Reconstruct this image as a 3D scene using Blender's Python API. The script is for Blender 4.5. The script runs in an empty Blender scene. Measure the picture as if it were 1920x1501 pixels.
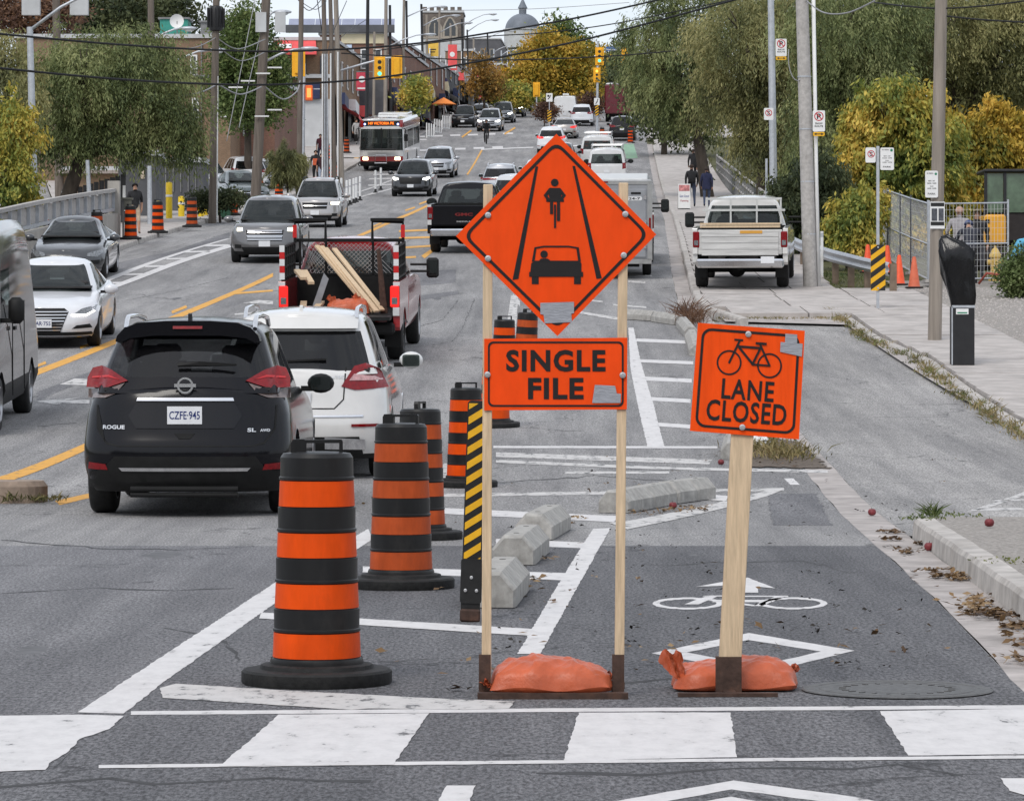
import bpy, bmesh, math, random
import numpy as np
from mathutils import Vector, Matrix
random.seed(7); rng = np.random.default_rng(7)
SC = bpy.context.scene
COL = SC.collection
R = math.radians
# ------------------------------------------------------------------ camera
F = 6758.0; CX = 960.0; HY = 660.0; EYE = 1.45      # focal length and eye level in photo pixels, eye height in m
cam = bpy.data.cameras.new('camera'); camo = bpy.data.objects.new('camera', cam); COL.objects.link(camo)
cam.sensor_fit = 'HORIZONTAL'; cam.sensor_width = 36; cam.lens = F / 1920 * 36
cam.shift_y = -(750.5 - HY) / 1920
cam.clip_start = .5; cam.clip_end = 6000
camo.location = (0, 0, EYE); camo.rotation_euler = (R(90), 0, 0)
SC.camera = camo
# ------------------------------------------------------------------ sky and sun (thin overcast)
SUN_EL, SUN_AZ = R(48), R(205)                        # compass azimuth, clockwise from +Y
w = bpy.data.worlds.new('World'); SC.world = w; w.use_nodes = True
nt = w.node_tree; nt.nodes.clear()
N = nt.nodes.new; L = nt.links.new
wo = N('ShaderNodeOutputWorld'); bg = N('ShaderNodeBackground'); bg.inputs[1].default_value = .12
sky = N('ShaderNodeTexSky'); sky.sky_type = 'NISHITA'; sky.sun_disc = False
sky.sun_elevation = SUN_EL; sky.sun_rotation = SUN_AZ; sky.air_density = 1.0; sky.dust_density = 2.0; sky.ozone_density = 1.5
tc = N('ShaderNodeTexCoord'); mp = N('ShaderNodeMapping'); mp.inputs['Scale'].default_value = (9, 9, 34)
ns = N('ShaderNodeTexNoise'); ns.inputs['Scale'].default_value = 1.0; ns.inputs['Detail'].default_value = 7; ns.inputs['Roughness'].default_value = .55
rp = N('ShaderNodeValToRGB'); rp.color_ramp.elements[0].position = .36; rp.color_ramp.elements[1].position = .62
rp.color_ramp.elements[0].color = (.55, .55, .55, 1); rp.color_ramp.elements[1].color = (.97, .97, .97, 1)
cl = N('ShaderNodeRGB'); cl.outputs[0].default_value = (6.1, 6.4, 6.9, 1)
mx = N('ShaderNodeMix'); mx.data_type = 'RGBA'
L(tc.outputs['Generated'], mp.inputs[0]); L(mp.outputs[0], ns.inputs[0]); L(ns.outputs[0], rp.inputs[0])
L(rp.outputs[0], mx.inputs[0]); L(sky.outputs[0], mx.inputs[6]); L(cl.outputs[0], mx.inputs[7]); L(mx.outputs[2], bg.inputs[0]); L(bg.outputs[0], wo.inputs[0])
sun = bpy.data.lights.new('sun', 'SUN'); sun.energy = 1.15; sun.angle = R(22); sun.color = (1, .96, .9)
suno = bpy.data.objects.new('sun', sun); COL.objects.link(suno)
suno.rotation_euler = Vector((math.sin(SUN_AZ) * math.cos(SUN_EL), math.cos(SUN_AZ) * math.cos(SUN_EL), math.sin(SUN_EL))).to_track_quat('Z', 'Y').to_euler()
SC.view_settings.view_transform = 'Standard'; SC.view_settings.look = 'None'
SC.view_settings.exposure = 0.42; SC.view_settings.gamma = 1.0; SC.view_settings.use_curve_mapping = False
SC.cycles.use_denoising = True; SC.cycles.max_bounces = 5; SC.cycles.diffuse_bounces = 2; SC.cycles.glossy_bounces = 3
SC.cycles.transparent_max_bounces = 8; SC.cycles.transmission_bounces = 4
SC.cycles.caustics_reflective = False; SC.cycles.caustics_refractive = False

# ------------------------------------------------------------------ ground profile: the street dips, then climbs
_D = np.array([-40, 0, 24, 31, 38, 46, 54, 61, 73, 85, 96, 110, 127, 150, 178, 214, 240, 265, 300, 350, 420, 500, 620, 900, 4000.])
_Z = np.array([0, 0, 0, .0, .1, .42, .85, 1.3, 2.15, 3.0, 3.85, 4.8, 5.85, 7.3, 9.3, 12.4, 14.9, 17.3, 20.6, 25, 30.5, 36, 42, 46, 46.])
def _pchip(x, y):
    h = np.diff(x); d = np.diff(y) / h; m = np.zeros_like(y)
    for i in range(1, len(x) - 1):
        if d[i-1] * d[i] > 0:
            w1 = 2*h[i] + h[i-1]; w2 = h[i] + 2*h[i-1]; m[i] = (w1 + w2) / (w1/d[i-1] + w2/d[i])
    m[-1] = 0
    def f(q):
        q = np.asarray(q, float); k = np.clip(np.searchsorted(x, q) - 1, 0, len(x) - 2); t = (q - x[k]) / h[k]
        return (2*t**3-3*t**2+1)*y[k] + (t**3-2*t**2+t)*h[k]*m[k] + (-2*t**3+3*t**2)*y[k+1] + (t**3-t**2)*h[k]*m[k+1]
    return f
_zp = _pchip(_D, _Z)
YG = np.concatenate([np.arange(-12, 120, 1.0), np.arange(120, 300, 3.0), np.arange(300, 640, 10.0), np.arange(640, 1000, 60.0), [1000, 2000, 4000]])
ZG = _zp(YG)
def zr(Y): return float(np.interp(Y, YG, ZG))
def slope(Y): return (zr(Y + 2) - zr(Y - 2)) / 4
_dd = np.arange(8, 470, .05); _zz = np.interp(_dd, YG, ZG)
def dep(y, h=0.0):
    """depth at which a surface h above the street shows at photo row y"""
    yy = HY + F * (EYE - _zz - h) / _dd
    return float(_dd[np.argmax(yy <= y)])
def G(x, y, h=0.0):
    d = dep(y, h); return ((x - CX) / F * d, d, zr(d) + h)
def P(x, y, d): return ((x - CX) / F * d, d, EYE + (HY - y) / F * d)
def wx(x, d): return (x - CX) / F * d
def wz(y, d): return EYE + (HY - y) / F * d

# ------------------------------------------------------------------ materials
MATS = {}
def M(name, col, rough=.6, metal=0., var=.12, scale=6., bump=0., coat=0., emit=0., emitcol=None, dirt=None, dirtcol=(.12, .1, .08), spec=.35, stretch=None, detail=4):
    if name in MATS: return MATS[name]
    m = bpy.data.materials.new(name); m.use_nodes = True; MATS[name] = m
    t = m.node_tree; b = t.nodes['Principled BSDF']
    b.inputs['Base Color'].default_value = (*col, 1); b.inputs['Roughness'].default_value = rough; b.inputs['Metallic'].default_value = metal
    b.inputs['Specular IOR Level'].default_value = spec
    if coat: b.inputs['Coat Weight'].default_value = coat; b.inputs['Coat Roughness'].default_value = .06
    if emit:
        b.inputs['Emission Color'].default_value = (*(emitcol or col), 1); b.inputs['Emission Strength'].default_value = emit
    if var or bump or dirt:
        tc = t.nodes.new('ShaderNodeTexCoord'); src = tc.outputs['Object']
        if stretch:
            mp = t.nodes.new('ShaderNodeMapping'); mp.inputs['Scale'].default_value = stretch; t.links.new(src, mp.inputs[0]); src = mp.outputs[0]
        n = t.nodes.new('ShaderNodeTexNoise'); n.inputs['Scale'].default_value = scale; n.inputs['Detail'].default_value = detail; n.inputs['Roughness'].default_value = .6
        t.links.new(src, n.inputs[0])
        out = None
        if var:
            r = t.nodes.new('ShaderNodeValToRGB'); r.color_ramp.elements[0].position = .3; r.color_ramp.elements[1].position = .7
            r.color_ramp.elements[0].color = (*[max(0, c*(1-var)) for c in col], 1); r.color_ramp.elements[1].color = (*[min(1, c*(1+var)) for c in col], 1)
            t.links.new(n.outputs[0], r.inputs[0]); out = r.outputs[0]
        if dirt:
            n2 = t.nodes.new('ShaderNodeTexNoise'); n2.inputs['Scale'].default_value = scale*.45; n2.inputs['Detail'].default_value = 8; n2.inputs['Roughness'].default_value = .7
            t.links.new(src, n2.inputs[0])
            r2 = t.nodes.new('ShaderNodeValToRGB'); r2.color_ramp.elements[0].position = .5; r2.color_ramp.elements[1].position = .75
            r2.color_ramp.elements[1].color = (dirt, dirt, dirt, 1); t.links.new(n2.outputs[0], r2.inputs[0])
            mxx = t.nodes.new('ShaderNodeMix'); mxx.data_type = 'RGBA'; t.links.new(r2.outputs[0], mxx.inputs[0])
            if out: t.links.new(out, mxx.inputs[6])
            else: mxx.inputs[6].default_value = (*col, 1)
            mxx.inputs[7].default_value = (*dirtcol, 1); out = mxx.outputs[2]
        if out: t.links.new(out, b.inputs['Base Color'])
        if bump:
            bp = t.nodes.new('ShaderNodeBump'); bp.inputs['Strength'].default_value = min(1, bump); bp.inputs['Distance'].default_value = .01
            t.links.new(n.outputs[0], bp.inputs['Height']); t.links.new(bp.outputs[0], b.inputs['Normal'])
    return m

def asphalt(name, c0, c1, speck, patch=.35, crack=True):
    m = bpy.data.materials.new(name); m.use_nodes = True; MATS[name] = m
    t = m.node_tree; b = t.nodes['Principled BSDF']; b.inputs['Roughness'].default_value = .88; b.inputs['Specular IOR Level'].default_value = .3
    N = t.nodes.new; L = t.links.new
    tc = N('ShaderNodeTexCoord')
    big = N('ShaderNodeTexNoise'); big.inputs['Scale'].default_value = .35; big.inputs['Detail'].default_value = 6; big.inputs['Roughness'].default_value = .65
    mp = N('ShaderNodeMapping'); mp.inputs['Scale'].default_value = (1, .28, 1); L(tc.outputs['Object'], mp.inputs[0]); L(mp.outputs[0], big.inputs[0])
    r = N('ShaderNodeValToRGB'); r.color_ramp.elements[0].position = .34; r.color_ramp.elements[1].position = .68
    r.color_ramp.elements[0].color = (*c0, 1); r.color_ramp.elements[1].color = (*c1, 1); L(big.outputs[0], r.inputs[0])
    fine = N('ShaderNodeTexNoise'); fine.inputs['Scale'].default_value = 58; fine.inputs['Detail'].default_value = 4; fine.inputs['Roughness'].default_value = .8; mf = N('ShaderNodeMapping'); mf.inputs['Scale'].default_value = (1, .3, 1); L(tc.outputs['Object'], mf.inputs[0]); L(mf.outputs[0], fine.inputs[0])
    rf = N('ShaderNodeValToRGB'); rf.color_ramp.elements[0].position = .40; rf.color_ramp.elements[0].color = (.5, .5, .5, 1); rf.color_ramp.elements[1].position = .62; rf.color_ramp.elements[1].color = (speck, speck, speck*.99, 1)
    L(fine.outputs[0], rf.inputs[0])
    mu = N('ShaderNodeMix'); mu.data_type = 'RGBA'; mu.blend_type = 'MULTIPLY'; mu.inputs[0].default_value = 1; L(r.outputs[0], mu.inputs[6]); L(rf.outputs[0], mu.inputs[7]); out = mu.outputs[2]
    st = N('ShaderNodeTexNoise'); st.inputs['Scale'].default_value = 1.0; st.inputs['Detail'].default_value = 7; st.inputs['Roughness'].default_value = .7
    ms = N('ShaderNodeMapping'); ms.inputs['Scale'].default_value = (1.9, .10, 1); L(tc.outputs['Object'], ms.inputs[0]); L(ms.outputs[0], st.inputs[0])
    rs = N('ShaderNodeValToRGB'); rs.color_ramp.elements[0].position = .33; rs.color_ramp.elements[0].color = (.66, .66, .67, 1); rs.color_ramp.elements[1].position = .62; rs.color_ramp.elements[1].color = (1.08, 1.07, 1.06, 1); L(st.outputs[0], rs.inputs[0])
    m4 = N('ShaderNodeMix'); m4.data_type = 'RGBA'; m4.blend_type = 'MULTIPLY'; m4.inputs[0].default_value = 1; L(out, m4.inputs[6]); L(rs.outputs[0], m4.inputs[7]); out = m4.outputs[2]
    if crack:
        v = N('ShaderNodeTexVoronoi'); v.feature = 'DISTANCE_TO_EDGE'; v.inputs['Scale'].default_value = .28
        dn = N('ShaderNodeTexNoise'); dn.inputs['Scale'].default_value = 1.6; dn.inputs['Detail'].default_value = 6; L(tc.outputs['Object'], dn.inputs[0])
        va = N('ShaderNodeVectorMath'); va.operation = 'MULTIPLY_ADD'; va.inputs[1].default_value = (1.3, 1.3, 0); L(dn.outputs[1], va.inputs[0]); L(tc.outputs['Object'], va.inputs[2]); L(va.outputs[0], v.inputs[0])
        rc = N('ShaderNodeValToRGB'); rc.color_ramp.elements[0].position = .0; rc.color_ramp.elements[0].color = (1, 1, 1, 1); rc.color_ramp.elements[1].position = .006; rc.color_ramp.elements[1].color = (0, 0, 0, 1)
        L(v.outputs[0], rc.inputs[0])
        gt = N('ShaderNodeMath'); gt.operation = 'GREATER_THAN'; gt.inputs[1].default_value = .5; L(big.outputs[0], gt.inputs[0])
        mm = N('ShaderNodeMath'); mm.operation = 'MULTIPLY'; L(gt.outputs[0], mm.inputs[0]); L(rc.outputs[0], mm.inputs[1])
        m2 = N('ShaderNodeMath'); m2.operation = 'MULTIPLY'; m2.inputs[1].default_value = .75; L(mm.outputs[0], m2.inputs[0])
        mx = N('ShaderNodeMix'); mx.data_type = 'RGBA'; mx.inputs[7].default_value = (.025, .025, .027, 1); L(m2.outputs[0], mx.inputs[0]); L(out, mx.inputs[6]); out = mx.outputs[2]
    L(out, b.inputs['Base Color'])
    bp = N('ShaderNodeBump'); bp.inputs['Strength'].default_value = .55; bp.inputs['Distance'].default_value = .006; L(fine.outputs[0], bp.inputs['Height']); L(bp.outputs[0], b.inputs['Normal'])
    return m
def paintmat(name, col, wear, under, scale=9):
    """thermoplastic road paint, chipped and rubbed through to the asphalt"""
    m = bpy.data.materials.new(name); m.use_nodes = True; MATS[name] = m
    t = m.node_tree; b = t.nodes['Principled BSDF']; b.inputs['Roughness'].default_value = .7; N = t.nodes.new; L = t.links.new
    tc = N('ShaderNodeTexCoord'); n = N('ShaderNodeTexNoise'); n.inputs['Scale'].default_value = scale; n.inputs['Detail'].default_value = 9; n.inputs['Roughness'].default_value = .72
    mp = N('ShaderNodeMapping'); mp.inputs['Scale'].default_value = (1, .45, 1); L(tc.outputs['Object'], mp.inputs[0]); L(mp.outputs[0], n.inputs[0])
    r = N('ShaderNodeValToRGB'); r.color_ramp.elements[0].position = wear - .03; r.color_ramp.elements[0].color = (*under, 1); r.color_ramp.elements[1].position = wear + .03; r.color_ramp.elements[1].color = (*[c*.86 for c in col], 1)
    e = r.color_ramp.elements.new(min(.98, wear + .22)); e.color = (*col, 1); L(n.outputs[0], r.inputs[0]); L(r.outputs[0], b.inputs['Base Color'])
    return m
def leafmat(name, cols, trans=.25):
    if name in MATS: return MATS[name]
    m = bpy.data.materials.new(name); m.use_nodes = True; MATS[name] = m
    t = m.node_tree; b = t.nodes['Principled BSDF']; b.inputs['Roughness'].default_value = .6; b.inputs['Specular IOR Level'].default_value = .25
    N = t.nodes.new; L = t.links.new
    g = N('ShaderNodeNewGeometry'); r = N('ShaderNodeValToRGB')
    while len(r.color_ramp.elements) < len(cols): r.color_ramp.elements.new(.5)
    for i, c in enumerate(cols): r.color_ramp.elements[i].position = i / (len(cols) - 1); r.color_ramp.elements[i].color = (*c, 1)
    tc = N('ShaderNodeTexCoord'); n = N('ShaderNodeTexNoise'); n.inputs['Scale'].default_value = .55; n.inputs['Detail'].default_value = 2; L(tc.outputs['Object'], n.inputs[0])
    a = N('ShaderNodeMath'); a.operation = 'MULTIPLY_ADD'; a.inputs[1].default_value = .55; L(g.outputs['Random Per Island'], a.inputs[0])
    s = N('ShaderNodeMath'); s.operation = 'MULTIPLY_ADD'; s.inputs[1].default_value = 2.2; s.inputs[2].default_value = -.87; L(n.outputs[0], s.inputs[0]); L(s.outputs[0], a.inputs[2])
    L(a.outputs[0], r.inputs[0]); L(r.outputs[0], b.inputs['Base Color'])
    tr = N('ShaderNodeBsdfTranslucent'); L(r.outputs[0], tr.inputs[0]); mxs = N('ShaderNodeMixShader'); mxs.inputs[0].default_value = trans
    L(b.outputs[0], mxs.inputs[1]); L(tr.outputs[0], mxs.inputs[2]); L(mxs.outputs[0], t.nodes['Material Output'].inputs[0])
    return m

# ------------------------------------------------------------------ mesh helpers
class MB:
    def __init__(s): s.v = []; s.f = []; s.m = []; s.cur = 0
    def add(s, vs, fs):
        o = len(s.v); s.v += [tuple(map(float, p)) for p in vs]; s.f += [tuple(i + o for i in f) for f in fs]; s.m += [s.cur] * len(fs); return s
    def box(s, c, d, rot=None, bev=0):
        x, y, z = [a / 2 for a in d]
        if bev:
            k = bev; vs = []
            for sz in (-1, 1):
                for (ax, ay) in ((-x+k, -y), (x-k, -y), (x, -y+k), (x, y-k), (x-k, y), (-x+k, y), (-x, y-k), (-x, -y+k)): vs.append((ax, ay, sz*(z-k)))
            for sz in (-1, 1):
                for (ax, ay) in ((-x+k, -y+k), (x-k, -y+k), (x-k, y-k), (-x+k, y-k)): vs.append((ax, ay, sz*z))
            fs = [tuple((i, (i+1) % 8, 8+(i+1) % 8, 8+i)) for i in range(8)]
            for b0, t0, fl in ((0, 16, True), (8, 20, False)):
                q = [(b0+7, b0+0, t0), (b0+0, b0+1, t0+1, t0), (b0+1, b0+2, t0+1), (b0+2, b0+3, t0+2, t0+1), (b0+3, b0+4, t0+2), (b0+4, b0+5, t0+3, t0+2), (b0+5, b0+6, t0+3), (b0+6, b0+7, t0, t0+3), (t0, t0+1, t0+2, t0+3)]
                fs += [tuple(reversed(f)) for f in q] if fl else q
        else:
            vs = [(a*x, b*y, e*z) for e in (-1, 1) for b in (-1, 1) for a in (-1, 1)]
            fs = [(0, 2, 3, 1), (4, 5, 7, 6), (0, 1, 5, 4), (2, 6, 7, 3), (0, 4, 6, 2), (1, 3, 7, 5)]
        mt = rot.to_matrix() if hasattr(rot, 'to_matrix') else (rot or Matrix.Identity(3))
        return s.add([mt @ Vector(p) + Vector(c) for p in vs], fs)
    def bar(s, a, b, wd, ht=None, up=(0, 0, 1), bev=0):
        a = Vector(a); b = Vector(b); d = b - a; l = d.length; z = d.normalized(); u = Vector(up)
        if abs(z.dot(u)) > .98: u = Vector((0, 1, 0))
        x = u.cross(z).normalized(); y = z.cross(x)
        return s.box((a + b) / 2, (wd, ht or wd, l), Matrix((x, y, z)).transposed(), bev)
    def tube(s, pts, r, n=8, cap=True):
        pts = [Vector(p) for p in pts]; rs = r if hasattr(r, '__len__') else [r] * len(pts); vs = []; prev = None
        for i, p in enumerate(pts):
            t = (pts[min(i+1, len(pts)-1)] - pts[max(i-1, 0)]).normalized()
            if prev is None:
                u = Vector((1, 0, 0)) if abs(t.x) < .9 else Vector((0, 1, 0))
            else: u = prev
            u = (u - t * u.dot(t)).normalized(); prev = u; v = t.cross(u)
            vs += [p + (u * math.cos(2*math.pi*k/n) + v * math.sin(2*math.pi*k/n)) * rs[i] for k in range(n)]
        fs = [(i*n+k, i*n+(k+1) % n, (i+1)*n+(k+1) % n, (i+1)*n+k) for i in range(len(pts)-1) for k in range(n)]
        if cap: fs += [tuple(reversed(range(n))), tuple((len(pts)-1)*n + k for k in range(n))]
        return s.add(vs, fs)
    def lathe(s, prof, n=24, c=(0, 0, 0), axis='z', a0=0, a1=2*math.pi):
        full = abs(a1 - a0 - 2*math.pi) < 1e-6; vs = []; k2 = n if full else n + 1
        for r, z in prof:
            for k in range(k2):
                a = a0 + (a1 - a0) * k / n; p = (r*math.cos(a), r*math.sin(a), z)
                if axis == 'y': p = (p[0], p[2], p[1])
                elif axis == 'x': p = (p[2], p[0], p[1])
                vs.append((p[0]+c[0], p[1]+c[1], p[2]+c[2]))
        fs = []
        for i in range(len(prof)-1):
            for k in range(n):
                q = (k+1) % k2; fs.append((i*k2+k, i*k2+q, (i+1)*k2+q, (i+1)*k2+k))
        return s.add(vs, fs)
    def prism(s, poly, d0, d1, ax='y'):
        """polygon in the plane across ax, from d0 to d1 along it"""
        n = len(poly)
        def q(p, d): return (p[0], d, p[1]) if ax == 'y' else ((d, p[0], p[1]) if ax == 'x' else (p[0], p[1], d))
        vs = [q(p, d0) for p in poly] + [q(p, d1) for p in poly]
        return s.add(vs, [tuple(range(n)), tuple(reversed(range(n, 2*n)))] + [(i, n+i, n+(i+1) % n, (i+1) % n) for i in range(n)])
    def sphere(s, c, r, n=12, m=8):
        rx, ry, rz = r if hasattr(r, '__len__') else (r, r, r)
        pr = [(math.sin(math.pi*i/m), -math.cos(math.pi*i/m)) for i in range(m+1)]
        vs = []
        for a, z in pr:
            for k in range(n): vs.append((c[0]+rx*a*math.cos(2*math.pi*k/n), c[1]+ry*a*math.sin(2*math.pi*k/n), c[2]+rz*z))
        return s.add(vs, [(i*n+k, i*n+(k+1) % n, (i+1)*n+(k+1) % n, (i+1)*n+k) for i in range(m) for k in range(n)])
    def mesh(s, name):
        me = bpy.data.meshes.new(name); me.from_pydata(s.v, [], s.f)
        if any(s.m): me.polygons.foreach_set('material_index', s.m)
        bm = bmesh.new(); bm.from_mesh(me); bmesh.ops.recalc_face_normals(bm, faces=bm.faces); bm.to_mesh(me); bm.free()
        return me
def ob(name, mb, mat, parent=None, smooth=None, loc=None):
    me = mb if isinstance(mb, bpy.types.Mesh) else mb.mesh(name)
    if not me.materials:
        for m in (mat if isinstance(mat, (list, tuple)) else [mat]): me.materials.append(m)
    if smooth is not None:
        me.polygons.foreach_set('use_smooth', [True] * len(me.polygons))
        if smooth < 3: me.set_sharp_from_angle(angle=smooth)
    o = bpy.data.objects.new(name, me); COL.objects.link(o)
    if parent: o.parent = parent
    if loc is not None: o.location = loc
    return o
def tag(o, label, cat, group=None):
    o['label'] = label; o['category'] = cat
    if group: o['group'] = group
    return o
def struct(o, kind='structure'): o['kind'] = kind; return o
def thing(name, label, cat, loc=(0, 0, 0), rotz=0., group=None):
    o = bpy.data.objects.new(name, None); COL.objects.link(o); o.location = loc; o.rotation_euler = (0, 0, rotz); o.empty_display_size = .2
    return tag(o, label, cat, group)
def copy_tree(o, parent=None):
    c = o.copy(); COL.objects.link(c)
    if parent: c.parent = parent
    for ch in o.children: copy_tree(ch, c)
    return c
def text_mesh(txt, wd, ht, bold=.0, depth=0.0, spacing=1.0):
    """flat lettering in the xz plane facing -y, centred, sized wd x ht"""
    cu = bpy.data.curves.new('t', 'FONT'); cu.body = txt; cu.size = 1; cu.offset = bold; cu.resolution_u = 3; cu.align_x = 'CENTER'; cu.space_character = spacing; cu.extrude = 0
    t = bpy.data.objects.new('t', cu); COL.objects.link(t); dg = bpy.context.evaluated_depsgraph_get(); dg.update()
    me = bpy.data.meshes.new_from_object(t.evaluated_get(dg)); bpy.data.objects.remove(t); bpy.data.curves.remove(cu)
    n = len(me.vertices); a = np.empty(n*3); me.vertices.foreach_get('co', a); a = a.reshape(-1, 3)
    lo = a.min(0); hi = a.max(0); s = (a - (lo+hi)/2) / np.maximum(hi - lo, 1e-6)
    out = np.stack([s[:, 0]*wd, np.zeros(n), s[:, 1]*ht], 1); me.vertices.foreach_set('co', out.ravel()); me.update()
    me.materials.clear()
    return me
def lettering(txt, wd, ht, loc, mat, parent, bold=.02, rot=None, name='lettering', spacing=1.0):
    o = ob(name, text_mesh(txt, wd, ht, bold, spacing=spacing), mat, parent); o.location = loc
    if rot: o.rotation_euler = rot
    return o
def circle(cx, cy, r, n=24, a0=0, a1=2*math.pi): return [(cx+r*math.cos(a0+(a1-a0)*k/n), cy+r*math.sin(a0+(a1-a0)*k/n)) for k in range(n)]
def rrect(x0, x1, z0, z1, r, n=5):
    p = []
    for cx, cz, a in ((x1-r, z1-r, 0), (x0+r, z1-r, 90), (x0+r, z0+r, 180), (x1-r, z0+r, 270)):
        p += [(cx+r*math.cos(R(a+90*k/n)), cz+r*math.sin(R(a+90*k/n))) for k in range(n+1)]
    return p
def ring(mb, outer, inner, y):
    n = len(outer); mb.add([(p[0], y, p[1]) for p in outer] + [(p[0], y, p[1]) for p in inner], [(i, (i+1) % n, n+(i+1) % n, n+i) for i in range(n)]); return mb
def stroke(mb, pts, wd, y):
    """thick polyline drawn flat in the xz plane"""
    for a, b in zip(pts[:-1], pts[1:]):
        a = Vector(a); b = Vector(b); d = (b-a).normalized(); nn = Vector((-d.y, d.x)) * wd/2; a2 = a - d*wd*.3; b2 = b + d*wd*.3
        mb.add([(p.x, y, p.y) for p in (a2+nn, a2-nn, b2-nn, b2+nn)], [(0, 1, 2, 3)])
    return mb
# ------------------------------------------------------------------ the street
m_asph = asphalt('asphalt_old', (.215, .211, .212), (.335, .328, .326), 1.5)
m_asph_new = asphalt('asphalt_new', (.082, .082, .088), (.14, .139, .146), 1.9)
m_asph_lay = asphalt('asphalt_layby', (.235, .228, .223), (.365, .353, .345), 1.5)
m_conc = M('concrete_walk', (.43, .395, .37), .9, var=.22, scale=2.2, bump=.4, dirt=.55, dirtcol=(.17, .15, .13), detail=8)
m_conc2 = M('concrete_gutter', (.38, .345, .325), .9, var=.3, scale=3.0, bump=.5, dirt=.35, dirtcol=(.2, .175, .15), detail=8)
m_kerb = M('concrete_kerb', (.44, .41, .38), .9, var=.28, scale=4.5, bump=.6, dirt=.6, dirtcol=(.2, .17, .14), detail=8)
m_stop = M('concrete_kerb_block', (.37, .358, .335), .92, var=.3, scale=10, bump=.8, dirt=.7, dirtcol=(.2, .185, .165), detail=8)
m_grass = M('rough_grass', (.085, .085, .035), .95, var=.5, scale=3, bump=.8, dirt=.6, dirtcol=(.12, .1, .06), detail=9)
m_gravel = M('gravel_ground', (.3, .275, .25), .95, var=.5, scale=38, bump=1, dirt=.4, dirtcol=(.13, .12, .1), detail=6)
white_pt = paintmat('white_road_paint', (.64, .62, .61), .36, (.12, .12, .12))
white_old = paintmat('worn_white_road_paint', (.58, .56, .54), .43, (.12, .12, .12))
yell_pt = paintmat('yellow_road_paint', (.72, .36, .05), .38, (.13, .12, .11))
green_pt = paintmat('green_road_paint', (.23, .4, .26), .42, (.2, .22, .19), 3)

KR = ([-12, 10, 15.6, 20.8, 28.8, 40, 68, 78, 93, 140, 235, 267, 330, 420, 640], [1.1, 2.0, 2.2, 2.47, 2.81, 3.25, 3.72, 3.6, 4.1, 5.9, 8.9, 9.9, 11.8, 15.5, 27])
KL = ([-12, 60, 98, 127, 193, 222, 290, 350, 420, 640], [-15.5, -12.9, -11.2, -11.3, -10, -9.2, -5.6, -1.0, 3.5, 17])
def kr(Y): return float(np.interp(Y, *KR))
def kl(Y): return float(np.interp(Y, *KL))
def strip(name, Ys, fl, fr, h, mat, nx=1, wob=0.):
    mb = MB(); vs = []; k = nx + 1
    for Y in Ys:
        a, b = fl(Y), fr(Y)
        for i in range(k): vs.append((a + (b-a)*i/nx + (random.uniform(-wob, wob) if wob and i in (0, nx) else 0), Y, zr(Y) + h))
    mb.add(vs, [(j*k+i, j*k+i+1, (j+1)*k+i+1, (j+1)*k+i) for j in range(len(Ys)-1) for i in range(nx)])
    return ob(name, mb, mat)
def ysel(a, b):
    return [a] + [float(y) for y in YG if a + .01 < y < b - .01] + [b]

# big ground sheet, falling away into the ravine on both sides of the bridge
def gdrop(X, Y):
    d = 0.
    if 30 < Y < 260:
        e = np.interp(Y, [30, 70, 97, 106, 150, 215, 260], [26, 26, 22, 9.5, 10.5, 13.5, 60])
        d += min(4.5, max(0, X - e) * .45)
    if 20 < Y < 118:
        d += min(4.0, max(0, kl(Y) - 1.9 - X) * .6) * min(1, (118 - Y) / 6)
    return d
gx = [-900, -300, -120, -70, -45, -32, -26, -22, -19, -17, -15.5, -14.5, -13.6, -12.8, -11, -8, -4, 0, 3, 5.5, 7, 8.2, 9.2, 10.2, 11.5, 13, 15, 18, 22, 28, 36, 50, 80, 140, 320, 900]
gy = [-12] + list(range(0, 300, 4)) + list(range(300, 640, 20)) + [700, 800, 1000, 1500, 2500, 4000]
mb = MB(); mb.add([(x, y, zr(y) - .07 - gdrop(x, y)) for y in gy for x in gx], [(j*len(gx)+i, j*len(gx)+i+1, (j+1)*len(gx)+i+1, (j+1)*len(gx)+i) for j in range(len(gy)-1) for i in range(len(gx)-1)])
struct(ob('ground', mb, m_grass, smooth=4))
struct(strip('road', ysel(-12, 640), lambda Y: kl(Y), lambda Y: kr(Y), 0, m_asph, 6))
m_asph_mid = asphalt('asphalt_mid', (.125, .124, .131), (.21, .208, .217), 1.7)
struct(strip('road_patch', ysel(-12, 27.0), lambda Y: kl(Y), lambda Y: -1.72 + (Y-14.5)*.036, .001, m_asph_mid, 4))
struct(strip('road_patch', ysel(-12, 27.0), lambda Y: -1.72 + (Y-14.5)*.036, lambda Y: kr(Y) - .004, .001, m_asph_new, 4))
struct(strip('gutter', ysel(-12, 250), lambda Y: kr(Y), lambda Y: kr(Y) + .34, .002, m_conc2, 1, .012))
def kerbstrip(name, Ys, fx, wd, h, mat, side=1):
    mb = MB(); vs = []
    for j, Y in enumerate(Ys):
        x = fx(Y) + random.uniform(-.005, .005); hh = h + random.uniform(-.004, .004); z = zr(Y)
        for dx, dz in ((0, -.06), (.015*side, hh-.03), (.035*side, hh), (wd*side, hh + .004), (wd*side, -.06)): vs.append((x+dx, Y, z+dz))
    fs = [(j*5+i, j*5+i+1, (j+1)*5+i+1, (j+1)*5+i) for j in range(len(Ys)-1) for i in range(4)]
    fs += [(0, 1, 2, 3, 4), tuple((len(Ys)-1)*5+i for i in (4, 3, 2, 1, 0))]
    mb.add(vs, fs); return struct(ob(name, mb, mat))
kerbstrip('kerb', list(np.arange(-12, 28.2, .6)), lambda Y: kr(Y) + .34 - (.0 if Y < 26 else (Y-26)*.0), .17, .15, m_kerb)
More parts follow.
